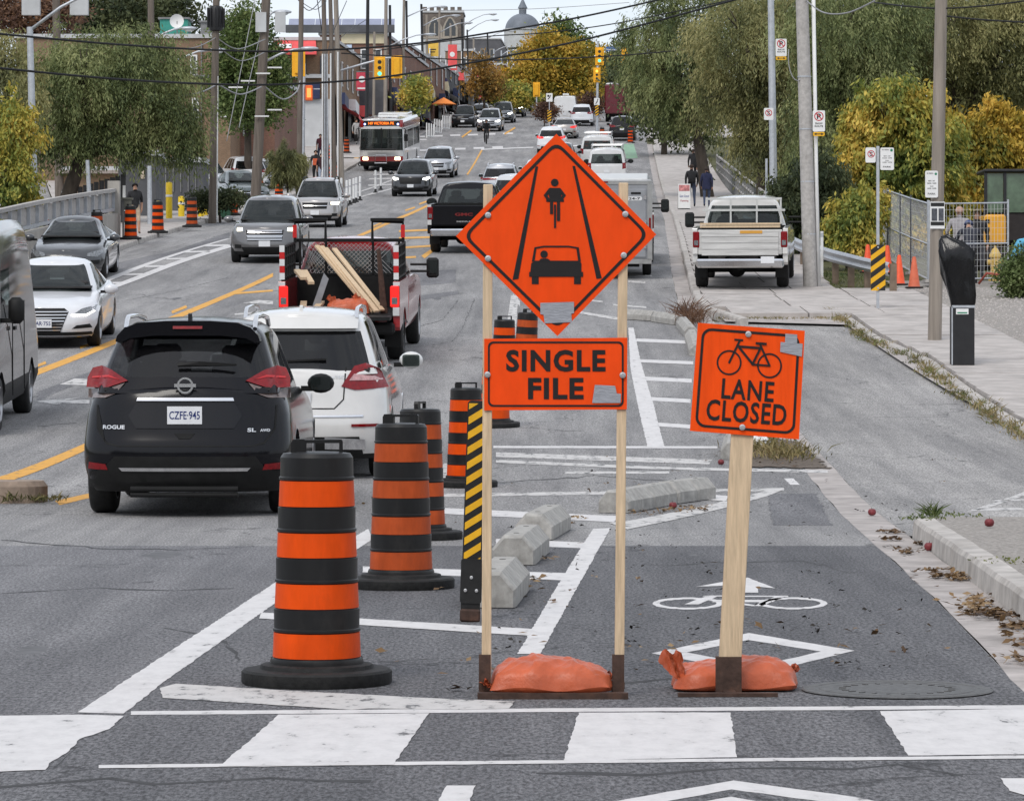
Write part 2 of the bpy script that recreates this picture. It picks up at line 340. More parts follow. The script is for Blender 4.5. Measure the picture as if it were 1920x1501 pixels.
kerbstrip('kerb', list(np.arange(70.5, 246, 1.2)), lambda Y: kr(Y) + .34 + max(0, 74-Y)*.12, .17, .14, m_kerb)
kerbstrip('kerb', list(np.arange(52, 226, 1.5)), lambda Y: kl(Y), .17, .14, m_kerb, -1)
# near boulevard behind the kerb, lay-by, sidewalks
mb = MB(); mb.box((5.0, 28.62, .06), (3.5, .16, .16)); struct(ob('kerb', mb, m_kerb))
struct(strip('boulevard', ysel(-12, 28.6), lambda Y: kr(Y) + .5, lambda Y: 16., .145, m_gravel, 3))
struct(strip('layby', ysel(28.4, 71.5), lambda Y: kr(Y) + .335 + .004*math.sin(Y*3), lambda Y: np.interp(Y, [28, 45, 60, 66, 74], [6.4, 6.4, 6.85, 6.55, 6.6]), .0035, m_asph_lay, 3))
kerbstrip('kerb', list(np.arange(29, 73, .8)), lambda Y: float(np.interp(Y, [28, 45, 60, 66, 74], [6.4, 6.4, 6.85, 6.55, 6.6])), .16, .09, m_kerb)
struct(strip('gravel_bed', ysel(28.5, 87), lambda Y: 9.0, lambda Y: 30., .02, m_gravel, 3))
struct(strip('pavement', ysel(130, 262), lambda Y: kr(Y) + .5, lambda Y: kr(Y) + 3.6, .135, m_conc, 2))
struct(strip('pavement', ysel(52, 224), lambda Y: kl(Y) - (2.0 if Y < 112 else 2.0 + (Y-112)*.16), lambda Y: kl(Y) - .16, .135, m_conc, 2))
struct(strip('parking_lot', ysel(140, 262), lambda Y: -60, lambda Y: kl(min(Y, 222)) - (2.0 + (min(Y, 224)-112)*.16) - .02, .05, m_asph_lay, 4))
struct(strip('forecourt', ysel(228, 640), lambda Y: kl(Y) - 9, lambda Y: kl(Y), .02, m_conc, 2))
struct(strip('forecourt', ysel(262, 640), lambda Y: kr(Y), lambda Y: kr(Y) + 7, .02, m_conc, 2))
# right-hand sidewalk, slab by slab
walk = struct(strip('pavement', ysel(28.7, 130), lambda Y: 6.5 if Y < 71 else kr(Y) + .52, lambda Y: 9.1 if Y < 80 else kr(Y) + 3.6, .05, m_conc2, 2))
def slab(x0, x1, y0, y1, h=.135):
    g = .018; mb = MB(); t = random.uniform(-.006, .006); z0, z1 = zr(y0) + h + t, zr(y1) + h + t + random.uniform(-.004, .004)
    xa, xb = x0 + g, x1 - g
    v = [(xa, y0+g, z0), (xb, y0+g, z0), (xb, y1-g, z1), (xa, y1-g, z1)]
    mb.add(v + [(p[0], p[1], p[2] - .12) for p in v], [(0, 1, 2, 3), (0, 4, 5, 1), (1, 5, 6, 2), (2, 6, 7, 3), (3, 7, 4, 0)])
    return ob('slab', mb, m_conc, walk)
y = 29.0
while y < 72:
    w_ = random.choice((1.5, 1.6, 1.7)); xl = float(np.interp(y + w_/2, [28, 45, 60, 66, 74], [6.58, 6.58, 7.03, 6.75, 6.8])); slab(xl, 9.05, y, y + w_); y += w_
for i in range(24):
    y0 = 72.2 + i*2.4; n = 3 if y0 < 84 else 2; a = kr(y0+1) + .52 + max(0, 74-y0)*.12; b = 9.05 if y0 < 81 else kr(y0+1) + 3.6
    for k in range(n): slab(a + (b-a)*k/n, a + (b-a)*(k+1)/n, y0, y0 + 2.4)

# ------------------------------------------------------------------ road paint, each marking a thin sheet of its own
PH = [0]
def ground_poly(name, pts, h, mat, rough=0.):
    """polygon of ground points (X, Y), cut along the street's own grid so that it lies on it"""
    if rough:
        q = []
        for a, b in zip(pts, pts[1:] + pts[:1]):
            n = max(1, min(90, int(math.dist(a, b) / .07)))
            for k in range(n):
                t = k / n; j = rough if k else 0
                q.append((a[0]+(b[0]-a[0])*t + random.uniform(-j, j), a[1]+(b[1]-a[1])*t + random.uniform(-j, j)*2))
        pts = q
    bm = bmesh.new(); f = bm.faces.new([bm.verts.new((p[0], p[1], 0)) for p in pts])
    ys = [p[1] for p in pts]; bmesh.ops.triangulate(bm, faces=[f])
    for Y in YG:
        if min(ys) < Y < max(ys): bmesh.ops.bisect_plane(bm, geom=bm.verts[:]+bm.edges[:]+bm.faces[:], plane_co=(0, Y, 0), plane_no=(0, 1, 0))
    for v in bm.verts: v.co.z = zr(v.co.y) + h*max(1, v.co.y/45)
    bmesh.ops.recalc_face_normals(bm, faces=bm.faces)
    if sum(f.normal.z for f in bm.faces) < 0: bmesh.ops.reverse_faces(bm, faces=bm.faces)
    me = bpy.data.meshes.new(name); bm.to_mesh(me); bm.free()
    return ob(name, me, mat)
def paint(pix, mat=None, name='road_marking', rough=.003, h=None):
    PH[0] += 1; hh = h if h is not None else .0022 + (PH[0] % 5) * .0005
    return struct(ground_poly(name, [G(*p)[:2] for p in pix], hh, mat or white_pt, rough))
def line(pix, wpx, mat=None, **k):
    """stroke of photo-space height/width wpx along two points"""
    (a, b), (c, d) = pix; L_ = math.hypot(c-a, d-b); nx, ny = -(d-b)/L_*wpx/2, (c-a)/L_*wpx/2
    return paint([(a+nx, b+ny), (c+nx, d+ny), (c-nx, d-ny), (a-nx, b-ny)], mat, **k)
# zebra crossing
paint([(245, 1334), (1925, 1323), (1925, 1330), (245, 1341)]); paint([(185, 1436), (1925, 1418), (1925, 1425), (185, 1443)])
paint([(-60, 1343), (145, 1342), (232, 1344), (205, 1368), (150, 1388), (130, 1410), (92, 1432), (85, 1446), (-60, 1452)], rough=.004)
paint([(522, 1342), (805, 1340), (770, 1390), (738, 1435), (410, 1438), (470, 1390)], rough=.004)
paint([(1085, 1338), (1370, 1336), (1382, 1421), (1057, 1427)], rough=.004)
paint([(1650, 1334), (1925, 1331), (1990, 1415), (1703, 1417)], rough=.004)
# lane and buffer
paint([(145, 1337), (232, 1339), (300, 1285), (525, 1125), (700, 1010), (690, 992), (520, 1090), (330, 1215)], rough=.004)
paint([(300, 1292), (330, 1284), (560, 1297), (800, 1311), (965, 1316), (955, 1330), (870, 1332), (690, 1330), (660, 1332), (305, 1309)], white_old, rough=.004)
paint([(490, 1149), (1000, 1180), (992, 1193), (486, 1161)]); paint([(680, 1062), (1064, 1075), (1058, 1088), (680, 1073)])
paint([(930, 1010), (1112, 1018), (1106, 1029), (930, 1021)]); paint([(822, 952), (1165, 968), (1150, 979), (822, 963)])
paint([(970, 1228), (1013, 1228), (1075, 1115), (1145, 990), (1112, 992), (1050, 1090)], rough=.004)
paint([(1140, 980), (1172, 978), (1440, 920), (1472, 917), (1440, 930), (1176, 993)], white_old)
paint([(820, 926), (1150, 921), (1470, 915), (1470, 920), (1150, 927), (820, 932)], white_old)
paint([(925, 836), (1345, 837), (1345, 841), (925, 840)]); paint([(930, 848), (1335, 862), (1330, 871), (930, 857)], white_old)
paint([(930, 862), (1250, 876), (1552, 882), (1552, 887), (1250, 881), (930, 868)], white_old); paint([(1300, 925), (1365, 930), (1362, 940), (1300, 935)])
paint([(1060, 884), (1255, 884), (1255, 888), (1060, 888)], white_old); paint([(1470, 897), (1488, 897), (1500, 909), (1482, 909)])
paint([(1178, 615), (1188, 615), (1202, 680), (1226, 760), (1246, 838), (1214, 838), (1196, 760), (1182, 690)], rough=.006)
for y0, xa, xb, t in ((640, 1193, 1286, 6), (679, 1200, 1300, 6), (712, 1208, 1297, 7), (750, 1222, 1295, 7), (798, 1234, 1294, 7)):
    paint([(xa, y0-t/2-2), (xb, y0-t/2+2), (xb, y0+t/2+2), (xa, y0+t/2-2)])
for xa, y0, xb, y1, t in ((1085, 586, 1158, 598, 5), (1150, 572, 1212, 577, 3), (1080, 560, 1130, 566, 3), (1180, 515, 1222, 518, 3), (1178, 528, 1210, 530, 4), (962, 556, 975, 570, 10)):
    paint([(xa, y0-t/2), (xb, y1-t/2), (xb, y1+t/2), (xa, y0+t/2)], white_old)
paint([(958, 555), (972, 552), (966, 640), (946, 640)], white_old)
paint([(832, 868), (842, 868), (835, 905), (818, 905)], white_old)
# bicycle symbol, arrow and diamond in the cycle lane
def pring(cx, cy, rx, ry, wx_, wy_):
    PH[0] += 1; h = .0022 + (PH[0] % 5)*.0005; n = 40; mb = MB(); vs = []
    for s_ in (1, -1):
        for k in range(n):
            a = 2*math.pi*k/n; q = G(cx+(rx+s_*wx_/2)*math.cos(a), cy+(ry+s_*wy_/2)*math.sin(a)); vs.append((q[0], q[1], zr(q[1])+h))
    mb.add(vs, [(i, (i+1) % n, n+(i+1) % n, n+i) for i in range(n)]); return struct(ob('road_marking', mb, white_pt))
pring(1290, 1132, 60, 9.5, 13, 3.2); pring(1487, 1132, 58, 9.5, 13, 3.2)
paint([(1283, 1134), (1310, 1134), (1345, 1120), (1325, 1118)]); paint([(1318, 1117), (1372, 1117), (1372, 1120), (1318, 1120)])
paint([(1340, 1125), (1450, 1125), (1450, 1129), (1335, 1129)]); paint([(1392, 1117), (1478, 1117), (1478, 1120), (1392, 1120)])
paint([(1415, 1136), (1430, 1136), (1470, 1121), (1452, 1120)]); paint([(1340, 1127), (1360, 1127), (1430, 1138), (1410, 1138)])
paint([(1305, 1101), (1402, 1084), (1454, 1104), (1420, 1101), (1422, 1112), (1365, 1112), (1370, 1099)])
PH[0] += 1
_o = [(1405, 1188), (1603, 1221), (1425, 1264), (1222, 1226)]; _i = [(1404, 1201), (1540, 1222), (1422, 1250), (1288, 1224)]
for k in range(4): paint([_o[k], _o[(k+1) % 4], _i[(k+1) % 4], _i[k]], h=.0024 + .0006*(k % 2))
# sharrow and dashes at the very front
paint([(1120, 1512), (1200, 1494), (1375, 1466), (1600, 1497), (1675, 1512), (1580, 1512), (1372, 1481), (1215, 1512)]); paint([(1290, 1512), (1371, 1496), (1455, 1512)])
paint([(838, 1476), (892, 1475), (878, 1512), (818, 1512)]); paint([(1876, 1462), (1930, 1460), (1930, 1497), (1893, 1484)])
# yellow lines
paint([(-40, 906), (160, 831), (250, 795), (250, 806), (160, 845), (-40, 921)], yell_pt); paint([(103, 939), (158, 927), (210, 917), (210, 925), (158, 936), (112, 947)], yell_pt)
paint([(40, 704), (215, 636), (340, 586), (512, 512), (512, 519), (340, 595), (215, 646), (40, 715)], yell_pt)
for a in (((150, 652), (188, 640)), ((322, 586), (350, 575)), ((66, 688), (86, 680))): line(a, 5, yell_pt)
paint([(640, 455), (745, 408), (815, 377), (815, 381), (745, 413), (645, 459)], yell_pt); paint([(790, 480), (822, 458), (822, 465), (796, 485)], yell_pt)
for a in (((432, 551), (512, 545)), ((748, 434), (815, 431)), ((748, 447), (815, 445)), ((748, 465), (812, 461)), ((745, 484), (780, 482))): line(a, 3.5, yell_pt)
for a in (((876, 328), (904, 281)), ((946, 252), (966, 240)), ((866, 258), (884, 245))): line(a, 3, yell_pt)
for a in (((760, 395), (778, 389)), ((786, 383), (800, 378)), ((700, 425), (716, 418))): line(a, 3, yell_pt)
# left cycle lane
paint([(150, 541), (197, 523), (425, 448), (432, 448), (200, 529), (150, 547)]); paint([(150, 560), (200, 539), (430, 459), (434, 464), (203, 545), (155, 566)])
for xa, xb, y0 in ((198, 228, 531), (232, 280, 515), (272, 320, 500), (312, 358, 486), (346, 394, 473), (382, 428, 461)): line(((xa, y0), (xb, y0-1)), 3)
for a in (((598, 391), (640, 377)), ((590, 397), (660, 370)), ((662, 364), (740, 336)), ((690, 366), (740, 353)), ((668, 372), (700, 362))): line(a, 2.4, white_old)
for a in (((690, 348), (740, 346)), ((692, 336), (742, 335)), ((700, 328), (752, 327)), ((702, 318), (756, 317))): line(a, 2.4, white_old)
paint([(642, 310), (676, 289), (682, 289), (656, 310)], yell_pt); line(((648, 312), (682, 309)), 2.5)
# arrows in the turn lane
paint([(112, 721), (140, 710), (176, 712), (176, 723)], white_old); paint([(66, 753), (150, 746), (122, 751), (168, 750), (168, 757), (112, 756), (114, 760)], white_old)
paint([(455, 569), (485, 563), (512, 565), (512, 571)], white_old); paint([(440, 588), (505, 583), (505, 586), (440, 591)], white_old)
for a in (((1490-680, 416), (1540-700, 414)),): line(a, 2.5, white_old)
# far junction
for i in range(6): line(((778+i*33, 257 - i*1.2), (797+i*33, 256.5 - i*1.2)), 3)
for i in range(6): line(((748+i*35, 284 - i*1.4), (768+i*35, 283.5 - i*1.4)), 3.4)
line(((902, 281), (1000, 277)), 2); line(((775, 262), (800, 262)), 2); line(((1072, 274), (1098, 273)), 2.5); line(((1100, 248), (1116, 247)), 3); line(((1165, 247), (1182, 246)), 3)
for k in range(4): line(((1148, 252 + k*6), (1185, 251 + k*6)), 1.4, white_old)
paint([(1150, 272), (1188, 270), (1196, 297), (1152, 299)], green_pt, name='green_cycle_box', rough=0)
# white lines in the lay-by
for pts in ([(1812, 957), (1930, 917), (1930, 924), (1836, 955)], [(1836, 951), (1930, 951), (1930, 954), (1830, 956)], [(1868, 935), (1930, 934), (1930, 937), (1862, 938)]):
    struct(ground_poly('road_marking', [G(p[0], p[1], .012)[:2] for p in pts], .0055, white_old, .003))
for k, pts in enumerate(([(1390, 588), (1582, 593), (1582, 596), (1390, 591)], [(1420, 592), (1560, 588), (1560, 590), (1420, 594)])):
    struct(ground_poly('road_marking', [G(p[0], p[1], .012)[:2] for p in pts], .0055 + k*.0006, white_old, .003))
# darker repair strips and sealed cracks in the old asphalt
for pts in ([(640, 520), (855, 505), (855, 530), (640, 548)], [(190, 500), (330, 470), (430, 436), (430, 446), (330, 482), (190, 516)], [(70, 735), (160, 700), (215, 680), (215, 688), (160, 712), (70, 752)], [(1440, 925), (1530, 925), (1560, 985), (1450, 985)], [(740, 560), (860, 545), (860, 552), (740, 570)]):
    struct(ground_poly('repair_strip', [G(*p)[:2] for p in pts], .0016, m_asph_mid, .02))
m_dirt = M('dirt_mulch', (.12, .095, .075), .95, var=.5, scale=14, bump=1, detail=8)
struct(ground_poly('dirt_bed', [G(*p)[:2] for p in [(1405, 815), (1500, 830), (1555, 880), (1390, 876), (1410, 850)]], .012, m_dirt, .05))
m_iron = M('cast_iron', (.11, .108, .105), .6, .3, var=.3, scale=30, bump=.4)
mb = MB(); c = G(1682, 1296)
mb.lathe([(0, .004), (.2, .004), (.21, .002), (.27, .002), (.28, .005), (.33, .005), (.335, .002), (.35, .002), (.355, .005), (.40, .004), (.41, .0)], 40)
for k in range(24):
    a = k*math.pi/12; mb.box((.235*math.cos(a), .235*math.sin(a), .003), (.03, .012, .004), Matrix.Rotation(a, 3, 'Z'))
mo = ob('manhole_cover', mb, m_iron, loc=(c[0], c[1], .006)); mo['label'] = 'round iron manhole cover flush with the asphalt by the sandbag'; mo['category'] = 'manhole cover'

# traffic island at the left edge
il = thing('traffic_island', 'rounded concrete traffic island nose at the left edge of the road', 'traffic island', (wx(58, 34.3) - .42, 34.3, 0))
pl = [(-.95+.95, -.0)]; outl = []
for k in range(13):
    a = R(-90 + 180*k/12); outl.append((.28 + .30*math.cos(a), .32*math.sin(a)))
for k in range(6): outl.append((-.5 - k*.6, .32 + k*.09))
for k in range(6): outl.append((-3.5 + k*.6, -.32))
mb = MB(); n = len(outl); sc = [(1, -.3), (1, .15), (.93, .2)]
mb.add([(p[0]*s_, p[1]*s_, z) for s_, z in sc for p in outl] + [(-1.2, 0, .205)], [(j*n+i, j*n+(i+1) % n, (j+1)*n+(i+1) % n, (j+1)*n+i) for j in range(2) for i in range(n)] + [(2*n+i, 2*n+(i+1) % n, 3*n) for i in range(n)])
m_isl = M('island_concrete', (.33, .255, .2), .9, var=.3, scale=6, bump=.5, dirt=.5, dirtcol=(.12, .09, .07))
ob('kerb_ring', mb, m_isl, il)
il.location.z = zr(34.3)

# cracks in the asphalt
m_crk = M('crack_dark', (.05, .05, .052), .95, var=.3, scale=9)
def crack(pts, wd=.012):
    q = [G(*p) for p in pts]; mb = MB(); P_ = []
    for a, b_ in zip(q[:-1], q[1:]):
        n = max(2, int(math.dist(a[:2], b_[:2])/.18))
        for k in range(n): t = k/n; P_.append((a[0]+(b_[0]-a[0])*t + random.gauss(0, .012), a[1]+(b_[1]-a[1])*t + random.gauss(0, .09)))
    vs = []
    for i, (x, y) in enumerate(P_): w_ = wd*random.uniform(.3, 1.3)*(1 + y/60); h_ = .0016*max(1, y/45); vs += [(x, y-w_*3, zr(y-w_*3)+h_), (x+w_*.3, y+w_*3, zr(y+w_*3)+h_)]
    mb.add(vs, [(2*i, 2*i+2, 2*i+3, 2*i+1) for i in range(len(P_)-1)]); struct(ob('road_crack', mb, m_crk))
for pts in ([(0, 1112), (180, 1104), (330, 1108), (500, 1098)], [(60, 1365), (130, 1410), (100, 1450)], [(250, 1090), (345, 1086)], [(0, 968+45), (200, 1030), (480, 1028)], [(300, 1180), (420, 1200), (460, 1240)], [(70, 800), (160, 790)], [(760, 620), (830, 600), (860, 560)], [(850, 640), (870, 610), (890, 560)], [(60, 745), (150, 720), (230, 680)], [(640, 560), (760, 540), (850, 505)], [(300, 640), (420, 600), (500, 560)], [(640, 500), (740, 470), (800, 430)], [(200, 570), (330, 545), (430, 520)], [(930, 905), (1120, 892), (1300, 905)], [(1210, 1060), (1500, 1050), (1600, 1075)], [(1000, 1290), (1250, 1275), (1480, 1230)], [(0, 1475), (400, 1462), (800, 1470)], [(1000, 1455), (1500, 1440), (1900, 1450)], [(600, 1360), (640, 1372)], [(190, 490), (300, 470), (420, 440)]): crack(pts)
for pts in ([(1560, 890), (1700, 870), (1900, 880)], [(1610, 800), (1760, 790)], [(1540, 720), (1640, 735)], [(1700, 920), (1900, 905)], [(1450, 640), (1600, 650)]): crack(pts, .016)
# oil stains and tyre-worn blotches
m_oil = M('oil_stain', (.06, .06, .062), .7, var=.4, scale=5)
for x, y, r_ in ((300, 1040, .5), (440, 1180, .35), (820, 560, .4), (700, 520, .5), (330, 560, .45), (180, 590, .35), (560, 480, .6), (1300, 1040, .12), (1120, 905, .1), (60, 1220, .3)):
    c = G(x, y); n_ = 16; o = ground_poly('oil_stain', [(c[0] + r_*.28*math.cos(2*math.pi*k/n_)*random.uniform(.6, 1.2), c[1] + r_*math.sin(2*math.pi*k/n_)*random.uniform(.6, 1.2)) for k in range(n_)], .0013, M('faint_stain', (.12, .12, .124), .85, var=.35, scale=6), 0); struct(o)
# ------------------------------------------------------------------ foreground: work-zone signs, drums, blocks
m_orange = M('orange_sheeting', (.86, .072, .006), .5, spec=.15, var=.08, scale=14, bump=.12, stretch=(1, 1, .35))
m_orange2 = M('orange_film', (.88, .08, .005), .5, spec=.15, var=.1, scale=20, bump=.15, stretch=(1.5, 1, .15))
m_black = M('black_print', (.012, .010, .010), .5, var=.2)
m_wood = M('pine_lumber', (.62, .47, .31), .75, var=.2, scale=9, bump=.25, stretch=(9, 9, .7), dirt=.28, dirtcol=(.34, .2, .1), detail=7)
m_rust = M('rusty_steel', (.075, .045, .035), .7, .3, var=.35, scale=22, bump=.3, dirt=.5, dirtcol=(.17, .075, .04))
m_bolt = M('zinc_bolt', (.6, .6, .6), .35, .85, var=.1, scale=40)
m_tape = M('grey_duct_tape', (.33, .34, .37), .5, .15, var=.12, scale=25, bump=.35, stretch=(1, 1, 4))
m_bag = M('orange_sandbag_vinyl', (.50, .105, .042), .36, var=.2, scale=11, bump=.8, dirt=.25, dirtcol=(.4, .16, .1), detail=8)
def clip_poly(poly, x0, x1, z0, z1):
    def cut(ps, f, ip):
        out = []
        for i, p in enumerate(ps):
            q = ps[i-1]
            if f(p):
                if not f(q): out.append(ip(q, p))
                out.append(p)
            elif f(q): out.append(ip(q, p))
        return out
    def iv(k, v): return lambda a, b: tuple(a[j] + (b[j]-a[j])*(v-a[k])/(b[k]-a[k]) for j in (0, 1))
    for f, ip in ((lambda p: p[0] >= x0, iv(0, x0)), (lambda p: p[0] <= x1, iv(0, x1)), (lambda p: p[1] >= z0, iv(1, z0)), (lambda p: p[1] <= z1, iv(1, z1))):
        if poly: poly = cut(poly, f, ip)
    return poly
def stripes(x0, x1, z0, z1, y, per, rise):
    """diagonal hazard stripes as flat shapes, half the period wide"""
    mb = MB(); k = z0 - rise - per
    while k < z1 + per:
        p = clip_poly([(x0, k), (x1, k + rise), (x1, k + rise + per*.5), (x0, k + per*.5)], x0, x1, z0, z1)
        if len(p) > 2: mb.add([(a, y, b) for a, b in p], [tuple(range(len(p)))])
        k += per
    return mb
def bolt(p, parent, r=.013):
    mb = MB(); mb.lathe([(0, -.012), (.55, -.012), (.6, -.005), (1, -.004), (1, .003)], 12); mb.v = [(x*r, z if abs(z) < 1 else z, y*r) for x, y, z in mb.v]
    return ob('bolt', mb, m_bolt, parent, loc=p)
def mound(x0, x1, hgt, dep_, seed):
    """half-filled plastic sack lying flat: full in the middle, pinched to a seam at both ends, creased"""
    rnd = random.Random(seed); nu, nv = 120, 60; mb = MB(); L_ = x1 - x0; vs = []
    ph = [rnd.uniform(0, 6.3) for _ in range(14)]; dirs = [(rnd.uniform(6, 13), rnd.uniform(-7, 7), rnd.uniform(0, 6.3)) for _ in range(5)]
    for sgn in (1, -1):
        for i in range(nu+1):
            u = -1 + 2*i/nu
            for j in range(nv+1):
                v = -1 + 2*j/nv; pinch = 1 - .16*abs(u)**6 + .05*math.sin(3*u+ph[0])
                fill = max(0, 1-abs(u)**3.2)**.55 * max(0, 1-abs(v)**2.6)**.6; edge = 1 - max(abs(u), abs(v))**6
                wr = sum(math.sin(a*u + b*v*1.6 + c + .8*math.sin(3*u+c)) for a, b, c in dirs)/5 + .5*math.sin(21*u + 4*math.sin(5*v+ph[6]) + ph[7])*abs(u)**2 + .25*math.sin(17*v + 6*u + ph[8])
                cr = abs(math.sin(9*u*(1-.5*abs(v)) + ph[1] + 2.2*v))**.5 - .6
                z = hgt*(.30 + .70*fill*(1 + .16*math.sin(2.1*u+ph[2]) + .10*wr + .09*cr*abs(u))) if sgn > 0 else .012 + .3*hgt*(1-edge)*.5
                if sgn > 0: z += hgt*(.026*sum((1-abs(math.sin(a*.42*u + b*.5*v + c)))**5 for a, b, c in dirs) + .045*(1-abs(math.sin(10*v*(1.3-abs(u)) + ph[9])))**4*abs(u)**1.5)*min(1, fill*1.4)
                rim = .018 + .008*math.sin(5*u+ph[3])
                if sgn > 0: z = rim*(1-min(1, fill*3)) + z*min(1, fill*3)
                else: z = rim*(1-min(1, fill*5)) + .004*min(1, fill*5)
                vs.append(((x0+x1)/2 + u*L_/2 + .008*math.sin(6*v+ph[4]), v*dep_/2*pinch + .006*math.sin(8*u+ph[5]), max(.002, z)))
    n1 = nv+1; o = (nu+1)*n1
    fs = [(i*n1+j, (i+1)*n1+j, (i+1)*n1+j+1, i*n1+j+1) for i in range(nu) for j in range(nv)] + [(o+i*n1+j, o+i*n1+j+1, o+(i+1)*n1+j+1, o+(i+1)*n1+j) for i in range(nu) for j in range(nv)]
    mb.add(vs, fs); return mb
def ruffle(c, w_, h_, seed, lean=0.):
    """crumpled flap of plastic at a bag's tied end"""
    rnd = random.Random(seed); mb = MB(); n = 12; m_ = 8; vs = []; fold = [rnd.uniform(-.028, .028) for _ in range(n+1)]; top = [.86 + .14*math.sin(.9*q_ + seed) + rnd.uniform(-.05, .05) for q_ in range(n+1)]
    for i in range(m_+1):
        for k in range(n+1):
            t = i/m_; s_ = -.5 + k/n
            vs.append((c[0] + s_*w_*(.35+.7*t**.7) + lean*t*h_ + rnd.uniform(-.004, .004), c[1] + fold[k]*(.3+t) + rnd.uniform(-.006, .006), c[2] + t*h_*top[k]*(1 - .35*abs(s_)) - .02*t*t*abs(s_)))
    mb.add(vs, [(i*(n+1)+k, i*(n+1)+k+1, (i+1)*(n+1)+k+1, (i+1)*(n+1)+k) for i in range(m_) for k in range(n)]); return mb

# --- SINGLE FILE assembly
DS = 15.2; SS = F/DS
sx = lambda x: (x - 1036) / SS
sz = lambda y: EYE + (HY - y) / SS
sg = thing('single_file_sign', 'orange diamond bicycle-and-car sign above a single file plate on two wood posts', 'road sign', (wx(1036, DS), DS, 0))
for xb, xt, y0 in ((912, 915, 346), (1161, 1169, 343)):
    mb = MB(); mb.bar((sx(xb), .0, .04), (sx(xt), .0, sz(y0)), .040, .040, bev=.003); ob('post', mb, m_wood, sg)
for xb in (909, 1159):
    mb = MB(); mb.box((sx(xb), .0, .10), (.05, .052, .155)); ob('post_socket', mb, m_rust, sg)
    mb = MB(); mb.box((sx(xb), .12, .013), (.045, .44, .02)); ob('base_foot', mb, m_rust, sg)
for yy in (-.12, .36):
    mb = MB(); mb.box((0, yy, .014), (.63, .045, .026)); ob('base_rail', mb, m_rust, sg)
yp = -.030
def diamond(k): return [(sx(1043), sz(252+k)), (sx(1230-k), sz(440)), (sx(1045), sz(630-k)), (sx(855+k), sz(443))]
mb = MB(); mb.prism(diamond(0), yp, yp+.006); dp = ob('diamond_plate', mb, m_orange, sg)
def rdiamond(k, r=.03, n=5):
    d = [Vector(p) for p in diamond(k)]; out = []
    for i in range(4):
        a, b, c = d[i-1], d[i], d[(i+1) % 4]; p = b + (a-b).normalized()*r; q = b + (c-b).normalized()*r
        out += [tuple((1-t)**2*p + 2*t*(1-t)*b + t*t*q) for t in [j/n for j in range(n+1)]]
    return out
mb = ring(MB(), rdiamond(13, .045), rdiamond(21, .038), yp-.002)
ob('border', mb, m_black, dp)
mb = MB()
S_ = lambda pts: [(sx(a), sz(b)) for a, b in pts]
def flat(mb, pts, y): p = S_(pts); mb.add([(a, y, b) for a, b in p], [tuple(range(len(p)))])
flat(mb, [(1004, 313), (1009, 313), (972, 523), (961, 525)], yp-.002); flat(mb, [(1073, 312), (1078, 312), (1128, 522), (1118, 523)], yp-.002)
# rider seen from behind
for pts in (circle(1040, 343, 7.2, 18), [(1030, 353), (1050, 353), (1054, 358), (1050, 378), (1050, 379), (1031, 379), (1031, 378), (1027, 358)],
            [(1029, 354), (1033, 360), (1026, 367), (1031, 375), (1028, 379), (1019, 367)], [(1051, 354), (1061, 367), (1052, 379), (1049, 375), (1054, 367), (1047, 360)],
            [(1024, 374), (1057, 374), (1057, 379), (1024, 379)], [(1031, 379), (1037, 379), (1037, 402), (1031, 402)], [(1044, 379), (1050, 379), (1050, 415), (1044, 415)], [(1038.5, 384), (1042.5, 384), (1042.5, 428), (1038.5, 428)]):
    flat(mb, pts, yp-.002 - .0004*(len(mb.f) % 5))
# car seen from behind with its driver
for pts in ([(996, 494), (1003, 489), (1085, 489), (1090, 494), (1090, 513), (994, 513)], [(1002, 464), (1006, 464), (1002, 491), (997, 491)], [(1080, 464), (1085, 464), (1089, 491), (1084, 491)],
            [(1002, 464), (1020, 461), (1066, 461), (1084, 464), (1084, 467), (1066, 464), (1020, 464), (1002, 467)], [(992, 510), (1093, 510), (1093, 519), (992, 519)],
            [(997, 519), (1010, 519), (1010, 533), (997, 533)], [(1076, 519), (1089, 519), (1089, 533), (1076, 533)], circle(1020, 477, 7, 18), [(1010, 490), (1014, 485), (1027, 485), (1033, 490)]):
    flat(mb, pts, yp-.002 - .0004*(len(mb.f) % 5))
ob('pictogram', mb, m_black, dp)
mb = MB(); flat(mb, [(1013, 568), (1076, 566), (1076, 587), (1071, 588), (1072, 604), (1021, 606), (1019, 590), (1013, 589)], yp-.004)
ob('tape_patch', mb, m_tape, dp)
for p in ((915, 404), (1172, 402), (915, 485), (1169, 479)): bolt((sx(p[0]), yp-.003, sz(p[1])), dp)
mb = MB(); mb.prism(S_([(908, 635), (1176, 633), (1175, 767), (908, 769)]), yp+.001, yp+.007); tp = ob('text_plate', mb, m_orange, sg)
mb = ring(MB(), rrect(sx(915), sx(1169), sz(762), sz(640), .022), rrect(sx(918.5), sx(1165.5), sz(758.5), sz(643.5), .018), yp-.001); ob('border', mb, m_black, tp)
lettering('SINGLE', 186/SS, 41/SS, (sx(1042), yp-.0015, sz(676)), m_black, tp, .035, spacing=1.12); lettering('FILE', 104/SS, 40/SS, (sx(1042), yp-.0015, sz(728)), m_black, tp, .035, spacing=1.1)
mb = MB(); flat(mb, [(1115, 721), (1153, 723), (1156, 737), (1164, 738), (1163, 755), (1110, 755)], yp-.003); ob('tape_patch', mb, m_tape, tp)
for p in ((914, 702), (1167, 703)): bolt((sx(p[0]), yp-.003, sz(p[1])), tp)
